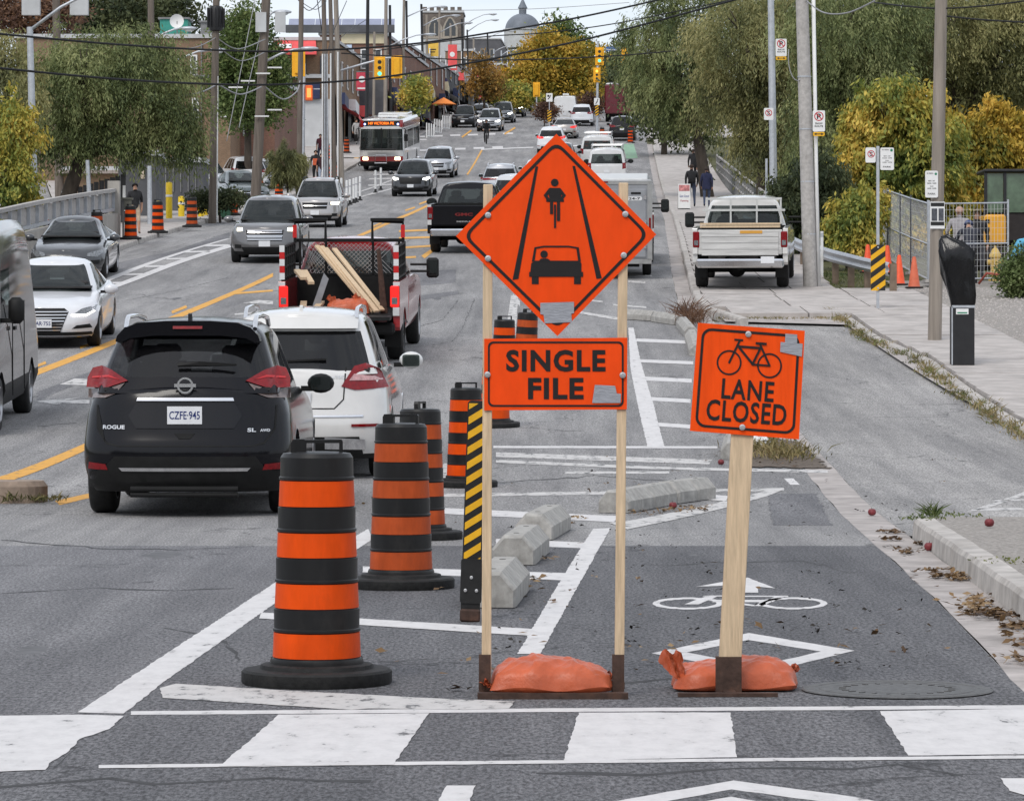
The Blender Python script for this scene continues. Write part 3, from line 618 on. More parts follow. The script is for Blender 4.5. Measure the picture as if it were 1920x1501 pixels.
# sandbags
b1 = thing('sandbag', 'orange sandbag lying between the two posts of the single file sign', 'sandbag', (wx(1034, 15.22), 15.25, .022), group='orange sandbags')
ob('bag', mound(-.252, .252, .13, .34, 3), m_bag, b1, smooth=4); ob('tied_end', ruffle((.22, -.02, .03), .06, .06, 4, .5), m_bag, b1, smooth=4); ob('tied_end', ruffle((-.262, -.1, .02), .05, .04, 8, -.4), m_bag, b1, smooth=4)
# --- LANE CLOSED assembly (leans a little)
DL = 15.3; SL = F/DL
lg = thing('lane_closed_sign', 'square orange bicycle lane closed sign on one leaning wood post', 'road sign', (wx(1366, DL), DL, 0))
lx = lambda x: (x - 1366) / SL
lz = lambda y: EYE + (HY - y) / SL
mb = MB(); mb.bar((lx(1366), 0, .03), (lx(1398), 0, lz(700)), .095, .038, bev=.003, up=(0, 1, 0)); ob('post', mb, m_wood, lg)
mb = MB(); mb.box((lx(1366), 0, .085), (.108, .058, .15)); ob('post_socket', mb, m_rust, lg)
mb = MB(); mb.box((lx(1361), -.13, .010), (.42, .04, .016)); ob('base_rail', mb, m_rust, lg)
mb = MB(); mb.box((lx(1366), .09, .012), (.05, .39, .016)); ob('base_foot', mb, m_rust, lg)
cor = [(1308, 605), (1508, 620), (1497, 823), (1293, 807)]
def sq(u, v):
    a, b, c, d = [Vector((lx(p[0]), lz(p[1]))) for p in (cor[0], cor[1], cor[2], cor[3])]; return tuple((1-v)*((1-u)*a + u*b) + v*((1-u)*d + u*c))
mb = MB(); mb.prism([sq(0, 0), sq(1, 0), sq(1, 1), sq(0, 1)], -.03, -.022); lp = ob('sign_plate', mb, m_orange2, lg)
def rq(k, r): return [sq(*p) for p in rrect(k, 1-k, k, 1-k, r)]
ob('border', ring(MB(), rq(.042, .09), rq(.066, .07), -.032), m_black, lp)
mb = MB()
def sring(mb, cu, cv, r, wd, y):
    n = 32; ring(mb, [sq(cu+(r+wd/2)*math.cos(2*math.pi*k/n), cv+(r+wd/2)*math.sin(2*math.pi*k/n)) for k in range(n)], [sq(cu+(r-wd/2)*math.cos(2*math.pi*k/n), cv+(r-wd/2)*math.sin(2*math.pi*k/n)) for k in range(n)], y)
sring(mb, .315, .345, .108, .016, -.0321); sring(mb, .69, .345, .108, .016, -.0324)
for k, (a, b, w_) in enumerate((((.315, .345), (.40, .135), .02), ((.355, .13), (.425, .13), .018), ((.395, .19), (.60, .19), .022), ((.40, .20), (.535, .345), .022), ((.535, .345), (.69, .345), .018), ((.59, .155), (.69, .345), .02), ((.60, .18), (.53, .345), .02), ((.555, .148), (.645, .148), .022))):
    stroke(mb, [sq(*a), sq(*b)], w_*.46, -.0328 - k*.0004)
ob('pictogram', mb, m_black, lp)
rot = (0, R(4.2), 0)
for t, u, v, wd, ht in (('LANE', .505, .585, 98, 38), ('CLOSED', .505, .79, 150, 40)):
    p = sq(u, v); lettering(t, wd/SL, ht/SL, (p[0], -.0325, p[1]), m_black, lp, .02, rot, spacing=1.1)
mb = MB()
for q in ([(.82, .04), (.93, .04), (.935, .14), (.82, .13)], [(.78, .12), (.985, .12), (.985, .24), (.78, .21)]):
    mb.add([(a, -.034 - .0006*len(mb.f), b) for a, b in [sq(*t) for t in q]], [(0, 1, 2, 3)])
ob('tape_patch', mb, m_tape, lp)
for u, v in ((.475, .07), (.475, .93)): p = sq(u, v); bolt((p[0], -.034, p[1]), lp)
b2 = thing('sandbag', 'orange sandbag with a twisted tied end under the lane closed sign', 'sandbag', (wx(1372, 15.5), 15.53, .004), group='orange sandbags')
ob('bag', mound(-.25, .275, .132, .34, 11), m_bag, b2, smooth=4); ob('tied_end', ruffle((-.225, -.13, .05), .10, .15, 5, -.3), m_bag, b2, smooth=4); ob('tied_end', ruffle((.235, -.04, .05), .08, .07, 6, .3), m_bag, b2, smooth=4)

# --- construction drums
m_drum = M('drum_black_plastic', (.012, .012, .0125), .42, spec=.3, var=.2, scale=9, dirt=.5, dirtcol=(.055, .05, .046), stretch=(1, 1, .4))
m_rub = M('drum_rubber_base', (.014, .014, .014), .75, var=.4, scale=25, bump=.5, dirt=.45, dirtcol=(.05, .048, .045))
m_band = M('drum_orange_band', (.74, .075, .004), .45, spec=.15, var=.14, scale=10, dirt=.5, dirtcol=(.36, .05, .012), stretch=(1, 1, .35))
m_band_old = M('drum_faded_band', (.45, .075, .018), .5, spec=.15, var=.2, scale=10, dirt=.6, dirtcol=(.2, .045, .02), stretch=(1, 1, .35))
def make_drum(mband):
    t = thing('construction_drum', 'x', 'construction drum')
    mb = MB(); mb.lathe([(0, 0), (.325, 0), (.33, .01), (.33, .055), (.32, .065), (.25, .068), (.245, .085), (.215, .09), (.2, .09)], 20); ob('rubber_base', mb, m_rub, t, smooth=R(35))
    pr = [(.2, .07), (.205, .1), (.2, .115)]; zs = [(.117, .228), (.333, .443), (.555, .664), (.776, .89)]
    rad = lambda z: .193 - .036*(z - .1)/.9
    for a, b in zs: pr += [(rad(a) + .004, a - .02), (rad(a) + .004, a - .004), (rad(a) - .003, a), (rad(b) - .003, b), (rad(b) + .004, b + .004), (rad(b) + .004, b + .014), (rad(b) - .001, b + .018)]
    pr += [(rad(.95), .99), (rad(.95) - .012, 1.008), (.1, 1.014), (0, 1.015)]; mb = MB(); mb.lathe(pr, 36); ob('drum_body', mb, m_drum, t, smooth=R(30))
    for a, b in zs:
        mb = MB(); mb.lathe([(rad(a) - .004, a+.001), (rad(a) + .0008, a + .002), (rad(b) + .0008, b - .002), (rad(b) - .004, b-.001)], 36); ob('orange_band', mb, mband, t, smooth=R(30))
    mb = MB()
    mb.prism([(-.115, 1.005), (-.115, 1.05), (-.105, 1.068), (-.055, 1.07), (-.045, 1.06), (-.045, 1.005)], -.016, .016)
    mb.prism([(-.05, 1.052), (-.05, 1.066), (.108, 1.068), (.114, 1.06), (.114, 1.005), (.098, 1.005), (.098, 1.052)], -.013, .013); ob('handle', mb, m_drum, t)
    return t
def place_copy(src, used, loc, rz, label, group, scale=1, tilt=0.):
    o = src if not used else copy_tree(src)
    o.location = loc; o.rotation_euler = (tilt, 0, rz); o.scale = (scale,)*3; o['label'] = label; o['group'] = group
    return o
drum_a = make_drum(m_band); drum_b = make_drum(m_band_old)
for c in drum_b.children:
    pass
_u = {id(drum_a): 0, id(drum_b): 0}
def drum(x, y, label, old=False, h=0., rz=0., d=None):
    src = drum_b if old else drum_a
    q = G(x, y, h) if d is None else (wx(x, d), d, zr(d) + h)
    o = place_copy(src, _u[id(src)], q, rz, label, 'orange and black construction drums'); _u[id(src)] = 1; o.rotation_euler.x = math.atan(slope(q[1])); return o
drum(594, 1281, 'nearest and largest orange and black drum in front of the black SUV', rz=.06)
drum(752, 1102, 'faded drum with peeling bands right behind the nearest drum', True, rz=-.3)
drum(788, 1010, 'faded drum half hidden behind the other peeling drum', True, rz=1.3)
drum(873, 912, 'bright drum just left of the striped hazard post', rz=.2)
drum(928, 800, 'bright drum behind the left post of the single file plate', rz=.1)
drum(944, 722, 'drum with its cap left of the diamond sign bottom corner', rz=.3)
drum(984, 704, 'faded drum behind the bottom corner of the diamond sign', True, rz=.9)
# --- striped flexible post
DH = 19.4; m_yel = M('yellow_sheeting', (.78, .42, .02), .4, var=.1, scale=18); m_bpl = M('black_flex_plastic', (.016, .016, .016), .45, var=.25, scale=20)
hp = thing('hazard_post', 'black flexible post with yellow diagonal stripes leaning beside the wood post', 'hazard post', (wx(881, DH), DH, 0)); hs = F/DH
hp.rotation_euler = (0, R(2.0), 0)
mb = MB(); mb.prism(rrect(-.052, .052, .02, 1.19, .02), -.012, .012); mb.prism(rrect(-.058, .058, .10, .34, .015), -.020, .02); ob('panel', mb, m_bpl, hp)
mb = stripes(-.045, .045, .31, 1.175, -.0145, .081, .06); ob('stripe_film', mb, m_yel, hp)
mb = MB(); mb.box((0, 0, .035), (.11, .07, .07), bev=.01); ob('foot', mb, m_rust, hp)
for p in ((-.03, .17), (.03, .17), (0, .24)): bolt((p[0], -.021, p[1]), hp, .009)
# --- concrete blocks
m_under0 = M('pin_hole_dark', (.03, .025, .02), .9, var=.3)
def kerb_block(a, b, label, wd=.30, ht=.2):
    a = Vector(a); b = Vector(b); dv = b - a; L_ = dv.length; ang = math.atan2(dv.y, dv.x)
    t = thing('concrete_block', label, 'concrete block', ((a.x+b.x)/2, (a.y+b.y)/2, zr((a.y+b.y)/2) + .006), 0, 'concrete cycle lane blocks')
    sl = (zr(b.y) - zr(a.y)) / L_; t.rotation_euler = (0, -math.atan(sl), ang)
    mb = MB(); pr = lambda k: [(-wd/2*k, 0), (-wd/2*k, ht*.52*k), (-wd*.22*k, ht*k), (wd*.22*k, ht*k), (wd/2*k, ht*.52*k), (wd/2*k, 0)]
    xs = [(-L_/2+.01, .9), (-L_/2+.04, 1), (-.03, 1), (0, .93), (.03, 1), (L_/2-.04, 1), (L_/2-.01, .9)]
    vs = [(x, p[0], p[1]) for x, k in xs for p in pr(k)]
    mb.add(vs, [(i*6+j, i*6+j+1, (i+1)*6+j+1, (i+1)*6+j) for i in range(len(xs)-1) for j in range(5)] + [(0, 1, 2, 3, 4, 5), tuple((len(xs)-1)*6+j for j in (5, 4, 3, 2, 1, 0))])
    bk = ob('block', mb, m_stop, t)
    for q in (-.3, .3):
        m2 = MB(); m2.lathe([(0, .002), (.02, .002), (.022, 0)], 10, (q*L_, 0, ht)); ob('pin_hole', m2, m_under0, bk)
    return t
kerb_block((wx(917, 20.4), 20.4, 0), (wx(948, 22.0), 22.0, 0), 'concrete block nearest the camera beside the striped hazard post')
kerb_block((wx(962, 24.5), 24.5, 0), (wx(992, 26.1), 26.1, 0), 'middle of the three concrete blocks in line behind the left wood post')
kerb_block((wx(1001, 27.8), 27.8, 0), (wx(1037, 29.5), 29.5, 0), 'farthest of the three concrete blocks in line left of the right wood post')
kerb_block(G(1150, 962)[:2] + (0,), G(1243, 945)[:2] + (0,), 'concrete block right of the right wood post, left half of a pair', .3, .2)
kerb_block(G(1245, 944)[:2] + (0,), G(1318, 934)[:2] + (0,), 'concrete block with leaves along it, right half of a pair', .3, .2)
for k, (a, b, nm) in enumerate((((1168, 598), (1228, 602), 'leftmost concrete block in the row beyond the right wood post'), ((1230, 603), (1276, 610), 'second concrete block in the row left of the lane closed sign'), ((1280, 613), (1296, 632), 'corner concrete block left of the lane closed sign top'), ((1297, 638), (1306, 668), 'concrete block half hidden at the lane closed sign edge'), ((1372, 862), (1378, 835), 'short concrete block behind the lane closed post'))):
    kerb_block(G(*a)[:2] + (0,), G(*b)[:2] + (0,), nm, .26, .2)
# ------------------------------------------------------------------ vehicles
def carpaint(name, col, metal=.0, rough=.28):
    dk = max(col) < .03
    return M('paint_' + name, col, .16 if dk else rough, metal, var=.06, scale=3, coat=.12 if dk else 1.0, spec=.22 if dk else .5, dirt=.1, dirtcol=tuple(.7*c + (.001 if dk else .03) for c in col))
m_glass = M('car_glass', (.02, .025, .026), .04, 0, var=0, spec=.75, coat=.5)
m_glass2 = M('tinted_glass', (.011, .011, .012), .05, 0, var=0, spec=.6)
def winmat(name, col, mixf, tint):
    m = bpy.data.materials.new(name); m.use_nodes = True; MATS[name] = m; t = m.node_tree; b = t.nodes['Principled BSDF']; b.inputs['Base Color'].default_value = (*col, 1); b.inputs['Roughness'].default_value = .03; b.inputs['Specular IOR Level'].default_value = .7
    tr = t.nodes.new('ShaderNodeBsdfTransparent'); tr.inputs[0].default_value = (*tint, 1); mx = t.nodes.new('ShaderNodeMixShader'); mx.inputs[0].default_value = mixf; t.links.new(tr.outputs[0], mx.inputs[1]); t.links.new(b.outputs[0], mx.inputs[2]); t.links.new(mx.outputs[0], t.nodes['Material Output'].inputs[0]); return m
m_glass = winmat('car_glass', (.03, .036, .036), .5, (.62, .68, .66)); m_glass2 = winmat('tinted_glass', (.008, .008, .009), .62, (.4, .4, .42)); m_seat = M('seat_cloth', (.035, .034, .034), .9, var=.2)
m_trim = M('black_trim', (.013, .013, .013), .55, spec=.2, var=.25, scale=9)
m_under = M('underbody', (.008, .008, .008), .8, var=.3)
m_tyre = M('tyre_rubber', (.018, .018, .018), .75, var=.3, scale=20, dirt=.3, dirtcol=(.06, .055, .05))
m_rim = M('alloy_rim', (.4, .4, .41), .3, .9, var=.1)
m_rimb = M('dark_rim', (.05, .05, .05), .35, .7, var=.1)
m_chrome = M('chrome', (.75, .75, .76), .12, 1, var=.05)
m_red = M('tail_lens', (.2, .004, .007), .15, var=.25, scale=30, coat=.25)
m_redlit = M('tail_lens_lit', (.7, .02, .02), .15, var=.1, emit=.45, emitcol=(1, .03, .02))
m_clear = M('clear_lens', (.2, .21, .22), .1, .3, var=.5, scale=26, coat=.8)
m_lit = M('headlight_lit', (1, .9, .7), .2, var=0, emit=5, emitcol=(1, .85, .55))
m_litw = M('headlight_lit_white', (1, .97, .9), .2, var=0, emit=4, emitcol=(1, .97, .9))
m_plate = M('licence_plate', (.75, .76, .78), .4, var=.05); m_pltx = M('plate_blue', (.02, .035, .15), .5, var=0)
m_amber = M('amber_lens', (.8, .25, .02), .2, var=.1, coat=.5)
m_badge = M('badge_silver', (.7, .7, .7), .2, .8, var=0)
YF = [0, .2, .4, .55, .68, .78, .86, .92, .96, .985, 1.0]
def _sup(f, n): return 1 - (1 - min(f, 1)**n)**(1/n)
class Shell:
    """closed plan outlines stacked over height; outline = rounded at rear (cr) and nose (cf)"""
    def __init__(s, lev, zf, cr, cf, n=2.6, nS=34): s.lev = lev; s.zf = zf; s.cr = cr; s.cf = cf; s.n = n; s.nS = nS; s.ks = [l[0] for l in lev]
    def par(s, t): return [float(np.interp(t, s.ks, [l[i] for l in s.lev])) for i in (1, 2, 3)]
    def outline(s, t):
        xr, xf, hw = s.par(t); c = [(xr + s.cr*_sup(f, s.n), hw*f) for f in YF]
        a, b = xr + s.cr, xf - s.cf
        c += [(a + (b-a)*k/s.nS, hw*(1 + .012*math.sin(math.pi*k/s.nS))) for k in range(1, s.nS)]
        c += [(xf - s.cf*_sup(f, s.n), hw*f) for f in reversed(YF)]
        return c
    def rear(s, y, t):
        xr, xf, hw = s.par(t); return xr + s.cr*_sup(min(abs(y)/hw, .995), s.n)
    def front(s, y, t):
        xr, xf, hw = s.par(t); return xf - s.cf*_sup(min(abs(y)/hw, .995), s.n)
    def build(s, ts, tagf, warp=None, top=True, crown=.03, kx=6):
        """returns {tag: MB}"""
        rows = [s.outline(t) for t in ts]; nc = len(rows[0]); V = []; idx = {}
        def vert(i, j, sd):
            if rows[i][j][1] == 0: sd = 1
            k = (i, j, sd)
            if k not in idx:
                x, y = rows[i][j]; z = s.zf(x, ts[i])
                if warp: x, y, z = warp(x, y, z, i, j)
                idx[k] = len(V); V.append((x, y*sd, z))
            return idx[k]
        out = {}
        def emit(tag, f): out.setdefault(tag, []).append(f)
        for i in range(len(ts)-1):
            for j in range(nc-1):
                for sd in (1, -1):
                    f = (vert(i, j, sd), vert(i, j+1, sd), vert(i+1, j+1, sd), vert(i+1, j, sd))
                    f = tuple(dict.fromkeys(f))
                    if len(f) > 2: emit(tagf((ts[i]+ts[i+1])/2, j, nc, sd, (rows[i][j][1]+rows[i][j+1][1])/2/max(1e-6, s.par(ts[i])[2])), f if sd > 0 else f[::-1])
        if top:
            i = len(ts)-1; g = []
            for j in range(1, nc-1):
                a = V[vert(i, j, 1)]; row = [vert(i, j, 1)]
                for k in range(1, kx):
                    q = 1 - 2*k/kx; V.append((a[0], a[1]*q, a[2] + crown*(1-q*q)*min(1, a[1]*2))); row.append(len(V)-1)
                row.append(vert(i, j, -1)); g.append(row)
            for a, b in zip(g[:-1], g[1:]):
                for k in range(kx): emit('top', (a[k], a[k+1], b[k+1], b[k]))
            for row, c in ((g[0], vert(i, 0, 1)), (g[-1], vert(i, nc-1, 1))): emit('top', tuple(row) + (c,))
        res = {}
        for t, fs in out.items():
            used = sorted({v for f in fs for v in f}); mp = {v: k for k, v in enumerate(used)}; mb = MB(); mb.add([V[v] for v in used], [tuple(mp[v] for v in f) for f in fs]); res[t] = mb
        return res
def wheel_meshes(r, wd, dark=False):
    mb = MB(); mb.lathe([(r*.62, -wd/2), (r*.9, -wd/2), (r*.97, -wd*.42), (r, -wd*.3), (r, wd*.3), (r*.97, wd*.42), (r*.9, wd/2), (r*.62, wd/2)], 28, axis='y'); ty = mb.mesh('tyre')
    mb = MB(); mb.lathe([(r*.64, -wd*.5), (r*.6, -wd*.52), (r*.56, -wd*.3), (r*.2, -wd*.28), (0, -wd*.3)], 28, axis='y'); mb.lathe([(r*.64, wd*.5), (r*.6, wd*.52), (r*.56, wd*.3), (r*.2, wd*.28), (0, wd*.3)], 28, axis='y')
    for k in range(10):
        a = k*math.pi/5
        for sd in (-1, 1): mb.box((r*.36*math.cos(a), sd*wd*.38, r*.36*math.sin(a)), (r*.5, wd*.1, r*.09), Matrix.Rotation(-a, 3, 'Y'))
    rm = mb.mesh('rim')
    ty.materials.append(m_tyre); rm.materials.append(m_rimb if dark else m_rim)
    for me in (ty, rm): me.polygons.foreach_set('use_smooth', [True]*len(me.polygons)); me.set_sharp_from_angle(angle=R(40))
    return ty, rm
_wh = {}
def add_wheels(root, xs, yw, r, wd, dark=False):
    key = (r, wd, dark)
    if key not in _wh: _wh[key] = wheel_meshes(r, wd, dark)
    ty, rm = _wh[key]
    for x in xs:
        for sd in (1, -1):
            w_ = bpy.data.objects.new('wheel', ty); COL.objects.link(w_); w_.parent = root; w_.location = (x, sd*yw, r)
            q = bpy.data.objects.new('rim', rm); COL.objects.link(q); q.parent = w_
class Car:
    def __init__(s, name, label, cat, paint, sp, group='vehicles on the street'):
        s.sp = sp; s.root = thing(name, label, cat, group=group); s.paint = paint; x0, x1, W = sp['x0'], sp['x1'], sp['W']
        zt = sp['ztop']; zx = [p[0] for p in zt]; zz = [p[1] for p in zt]; zb = sp['zb']
        s.zt = lambda x: float(np.interp(x, zx, zz))
        lev = [(t, x0 + dr, x1 - df, W/2*h) for t, dr, df, h in sp['lev']]
        s.low = Shell(lev, lambda x, t: zb + t*(s.zt(x) - zb), sp.get('cr', .55), sp.get('cf', .8), sp.get('n', 2.7))
        ts = sorted(set([0, .06, .12, .2, .28, .36, .44, .52, .6, .68, .76, .84, .91, .96, 1.0]))
        ra = sp['wr']*1.17
        def warp(x, y, z, i, j):
            if abs(y) > W*.3:
                for wxx in sp['wx']:
                    if abs(x - wxx) < ra: z = max(z, min(sp['wr'] + math.sqrt(ra*ra - (x-wxx)**2), s.zt(x) - .03))
            return x, y, z
        clad = sp.get('clad', 0)
        parts = s.low.build(ts, lambda t, j, nc, sd, f: 'clad' if t < clad else 'body', warp, True, sp.get('crown', .035))
        body = parts['body']; o_ = len(body.v); body.add(parts['top'].v, parts['top'].f); s.body = ob('body', body, paint, s.root, R(38))
        bm = bmesh.new(); bm.from_mesh(s.body.data); bmesh.ops.remove_doubles(bm, verts=bm.verts, dist=.0004); bm.to_mesh(s.body.data); bm.free(); s.body.data.set_sharp_from_angle(angle=R(38))
        if 'clad' in parts: ob('lower_cladding', parts['clad'], m_trim, s.root, R(38))
        mb = MB(); a = x0 + .25; b = x1 - .35; hw = W/2 - .06; zc = sp.get('zu', zb)
        mb.box(((a+b)/2, 0, zc + .22), (b-a, 2*(hw-.22), .4)); ob('underbody', mb, m_under, s.root)
        add_wheels(s.root, sp['wx'], W/2 - sp.get('ww', .23)/2 - .01, sp['wr'], sp.get('ww', .23), sp.get('darkrim', False))
        g = sp.get('cab')
        if g:
            H = sp['H']; xm = (g['rt'] + g['ft'])/2; hl = abs(g['ft'] - g['rt'])/2
            roofz = lambda x: H - g.get('arc', .05)*((x-xm)/max(hl, .3))**2
            pr_ = g.get('pr', 1.0); pf = g.get('pf', 1.15)
            lv = [(t, g['rb'] + (g['rt']-g['rb'])*t**pr_, g['fb'] + (g['ft']-g['fb'])*t**pf, W/2*(g['hb'] + (g['ht']-g['hb'])*t**1.15 - g.get('rnd', .09)*max(0, (t-.80)/.20)**2.2)) for t in [k/20 for k in range(21)]]
            s.cabz = lambda x, t: (s.zt(x) - .025)*(1-t) + roofz(min(max(x, g['rt']), g['ft']))*t
            s.cab = Shell(lv, s.cabz, g.get('cr', .3), g.get('cf', .4), g.get('n', 2.8))
            s0, s1 = g.get('s', (.06, .86)); wins = g['win']; nr = len(YF) - 1
            rs0, rs1, rf = g.get('rg', (s0, s1, .86)); fs0, fs1, ff = g.get('fg', (s0, .92, .93))
            def tagf(t, j, nc, sd, f):
                if j < nr - 1:
                    return 'rear' if rs0 < t < rs1 and f < rf else 'shell'
                if j >= nc - nr - 1: return 'front' if fs0 < t < fs1 and f < ff else 'shell'
                u = (j - nr + .5)/(nc - 1 - 2*nr)
                if s0 < t < s1:
                    for k, (a, b) in enumerate(wins):
                        if a < u < b: return 'side%d%d' % (k, sd)
                return 'shell'
            tl = sorted(set([0, .03, s0, .16, .26, .36, .46, .56, .66, .76, s1, .90, .94, .975, 1.0, rs0, rs1, fs0, fs1]))
            pc = s.cab.build(tl, tagf, None, True, g.get('crown', .05))
            sh = pc['shell']; sh.add(pc['top'].v, pc['top'].f); s.cabo = ob('cabin_shell', sh, g.get('paint', paint), s.root, R(38))
            bm = bmesh.new(); bm.from_mesh(s.cabo.data); bmesh.ops.remove_doubles(bm, verts=bm.verts, dist=.0004); bm.to_mesh(s.cabo.data); bm.free(); s.cabo.data.set_sharp_from_angle(angle=R(38))
            xa, xb = g['rb'] + .12, g['fb'] - .12; zi = max(s.zt(xa), s.zt((xa+xb)/2), s.zt(xb)) + .012
            mb = MB(); mb.box(((xa+xb)/2, 0, zi), (xb-xa, W*g['hb']*.90, .03)); ob('interior_deck', mb, m_seat, s.root)
            if sp.get('seats', True):
                for xs_ in (g['rt'] + .55, g['ft'] - .15):
                    for sd in (1, -1):
                        mb = MB(); mb.box((xs_, sd*W*.2, zi + .10), (.12, .44, .24), bev=.05); mb.box((xs_ - .03, sd*W*.2, zi + .29), (.09, .26, .17), bev=.04); ob('seat', mb, m_seat, s.root, R(50))
                mb = MB(); mb.box((g['ft'] + .42, 0, zi + .06), (.3, W*.7, .1), bev=.04); ob('dashboard', mb, m_seat, s.root)
            for t in pc:
                if t in ('shell', 'top'): continue
                nm = {'rear': 'rear_window', 'front': 'windshield'}.get(t, 'side_window')
                ob(nm, pc[t], m_glass if t == 'front' or not g.get('tint') else m_glass2, s.root, R(60))
    def sx(s, face, y, z):
        """x of the skin at height z, offset y from the middle"""
        sp = s.sp; zb = sp['zb']; rear = face == 'rear'; f = getattr(s.low, face); x = sp['x0']+.1 if rear else sp['x1']-.15
        for _ in range(6): t = (z-zb)/(s.zt(x)-zb); x = f(y, min(1, max(0, t)))
        if t <= 1.002 or not sp.get('cab'): return x
        g = sp['cab']; lim = g['rb'] if rear else g['fb']; st = .02 if rear else -.02
        for _ in range(90):                      # lies on the bonnet or boot lid
            if s.zt(x) >= z or (x - lim)*st >= 0: break
            x += st
        if s.zt(x) >= z - .012: return x
        lo = s.zt(lim) - .025; return getattr(s.cab, face)(y, min(1, max(0, (z-lo)/(sp['H']-lo))))
    def patch(s, name, poly, mat, face='rear', off=.006, mirror=False, parent=None, thick=.03, grid=.08):
        """shape given as (across, height) laid onto the rear or front skin; one object per side when mirrored"""
        res = []
        for sd in ((1, -1) if mirror else (1,)):
            bm = bmesh.new(); f = bm.faces.new([bm.verts.new((0, p[0]*sd, p[1])) for p in poly]); bmesh.ops.triangulate(bm, faces=[f])
            for ax in (1, 2):
                vals = [v.co[ax] for v in bm.verts]; k = math.floor(min(vals)/grid)*grid
                while k < max(vals):
                    if k > min(vals):
                        co = [0, 0, 0]; co[ax] = k; no = [0, 0, 0]; no[ax] = 1
                        bmesh.ops.bisect_plane(bm, geom=bm.verts[:]+bm.edges[:]+bm.faces[:], plane_co=co, plane_no=no)
                    k += grid
            sg_ = -1 if face == 'rear' else 1
            for v in bm.verts: v.co.x = s.sx(face, v.co.y, v.co.z) + sg_*off
            if thick:
                bd = [e for e in bm.edges if e.is_boundary]; r = bmesh.ops.extrude_edge_only(bm, edges=bd)
                for v in r['geom']:
                    if isinstance(v, bmesh.types.BMVert): v.co.x -= sg_*thick
            bmesh.ops.recalc_face_normals(bm, faces=bm.faces); me = bpy.data.meshes.new(name); bm.to_mesh(me); bm.free()
            res.append(ob(name, me, mat, parent or s.root, R(40)))
        return res[0] if not mirror else res
    def text(s, txt, y, z, wd, ht, mat, face='rear', off=.012, bold=.02, name='lettering', spacing=1.0, parent=None):
        me = text_mesh(txt, wd, ht, bold, spacing=spacing); sg_ = -1 if face == 'rear' else 1
        for v in me.vertices: v.co = (s.sx(face, y + v.co.x*sg_, z + v.co.z) + sg_*off, y + v.co.x*sg_, z + v.co.z)
        return ob(name, me, mat, parent or s.root)
    def plate(s, y, z, face='rear', txt=None, wd=.3, ht=.15, off=.02):
        x = s.sx(face, y, z); sg_ = -1 if face == 'rear' else 1; mb = MB(); mb.box((x + sg_*off, y, z), (.012, wd, ht)); p = ob('licence_plate', mb, m_plate, s.root)
        if txt:
            me = text_mesh(txt, wd*.88, ht*.46, .012)
            for v in me.vertices: v.co = (x + sg_*(off+.008), y + v.co.x*sg_, z + v.co.z)
            ob('plate_number', me, m_pltx, p)
        return p
    def mirrors(s, x, z, y=None, big=1., mat=None, glass='rear'):
        y = y or s.sp['W']/2
        for sd in (1, -1):
            mb = MB(); mb.sphere((x, sd*(y + .13*big), z), (.09*big, .13*big, .095*big), 12, 8); mb.v = [(min(max(a, x-.07*big), x+.09), b, c) for a, b, c in mb.v]
            m = ob('wing_mirror', mb, mat or s.paint, s.root, R(50)); mb = MB(); mb.box((x, sd*(y+.01), z-.05), (.06, .14, .05)); ob('mirror_arm', mb, m_trim, m)
            mb = MB(); mb.prism([(a*.85, b*.8) for a, b in rrect(-.11*big, .11*big, -.08*big, .08*big, .03)], 0, .004, 'x'); g = ob('mirror_glass', mb, m_glass, m); g.location = (x-.075*big, sd*(y+.13*big), z)
    def rails(s, mat, w=.72):
        g = s.sp['cab']; H = s.sp['H']
        for sd in (1, -1):
            yy = sd*s.sp['W']/2*g['ht']*.93; mb = MB(); a, b = g['rt']+.12, g['ft']-.15
            mb.tube([(a-.05, yy, H-.06), (a+.03, yy, H+.012), (a+.15, yy, H+.045), ((a+b)/2, yy, H+.055), (b-.15, yy, H+.03), (b, yy, H-.04)], .022, 8); ob('roof_rail', mb, mat, s.root, R(60))
    def place(s, X, Y, away=True, yaw=0., h=0., flat=False):
        place_vehicle(s.root, X, Y, away, yaw, h); return s
def place_vehicle(root, X, Y, away=True, yaw=0., h=0.):
    """yaw: sideways drift of the heading, in metres per metre"""
    sl = slope(Y); f = Vector((yaw, 1, sl)).normalized()
    if not away: f = -f
    l = Vector((0, 0, 1)).cross(f).normalized(); u = f.cross(l)
    m = Matrix((f, l, u)).transposed().to_4x4(); m.translation = (X, Y, zr(Y) + h); root.matrix_world = m
    root.rotation_mode = 'QUATERNION'; root.location = m.translation; root.rotation_quaternion = m.to_quaternion()
def suv_spec(L=4.65, W=1.84, H=1.70, belt=1.10, rake=.42, nose=.93, **k):
    h = L/2
    sp = dict(x0=-h, x1=h, W=W, H=H, zb=.23, wr=.35, wx=(-h+.98, h-.92), cr=.5, cf=.85, clad=.14,
        lev=[(0, .12, .14, .90), (.08, .05, .06, .95), (.25, .01, 0, .995), (.42, 0, .0, 1.0), (.56, .05, .02, .995), (.78, .10, .05, .97), (.92, .13, .10, .93), (1, .16, .16, .885)],
        ztop=[(-h, belt), (-h+1.2, belt), (h-1.75, belt-.03), (h-1.45, belt-.05), (h-.5, nose+.10), (h, nose-.04)],
        cab=dict(rb=-h+.17, rt=-h+.17+rake, fb=h-1.35, ft=h-2.15, hb=.875, ht=.665, win=[(.06, .26), (.30, .58), (.62, .92)], rg=(.06, .74, .9), cr=.3, cf=.45, arc=.035, tint=True))
    sp.update(k); return sp
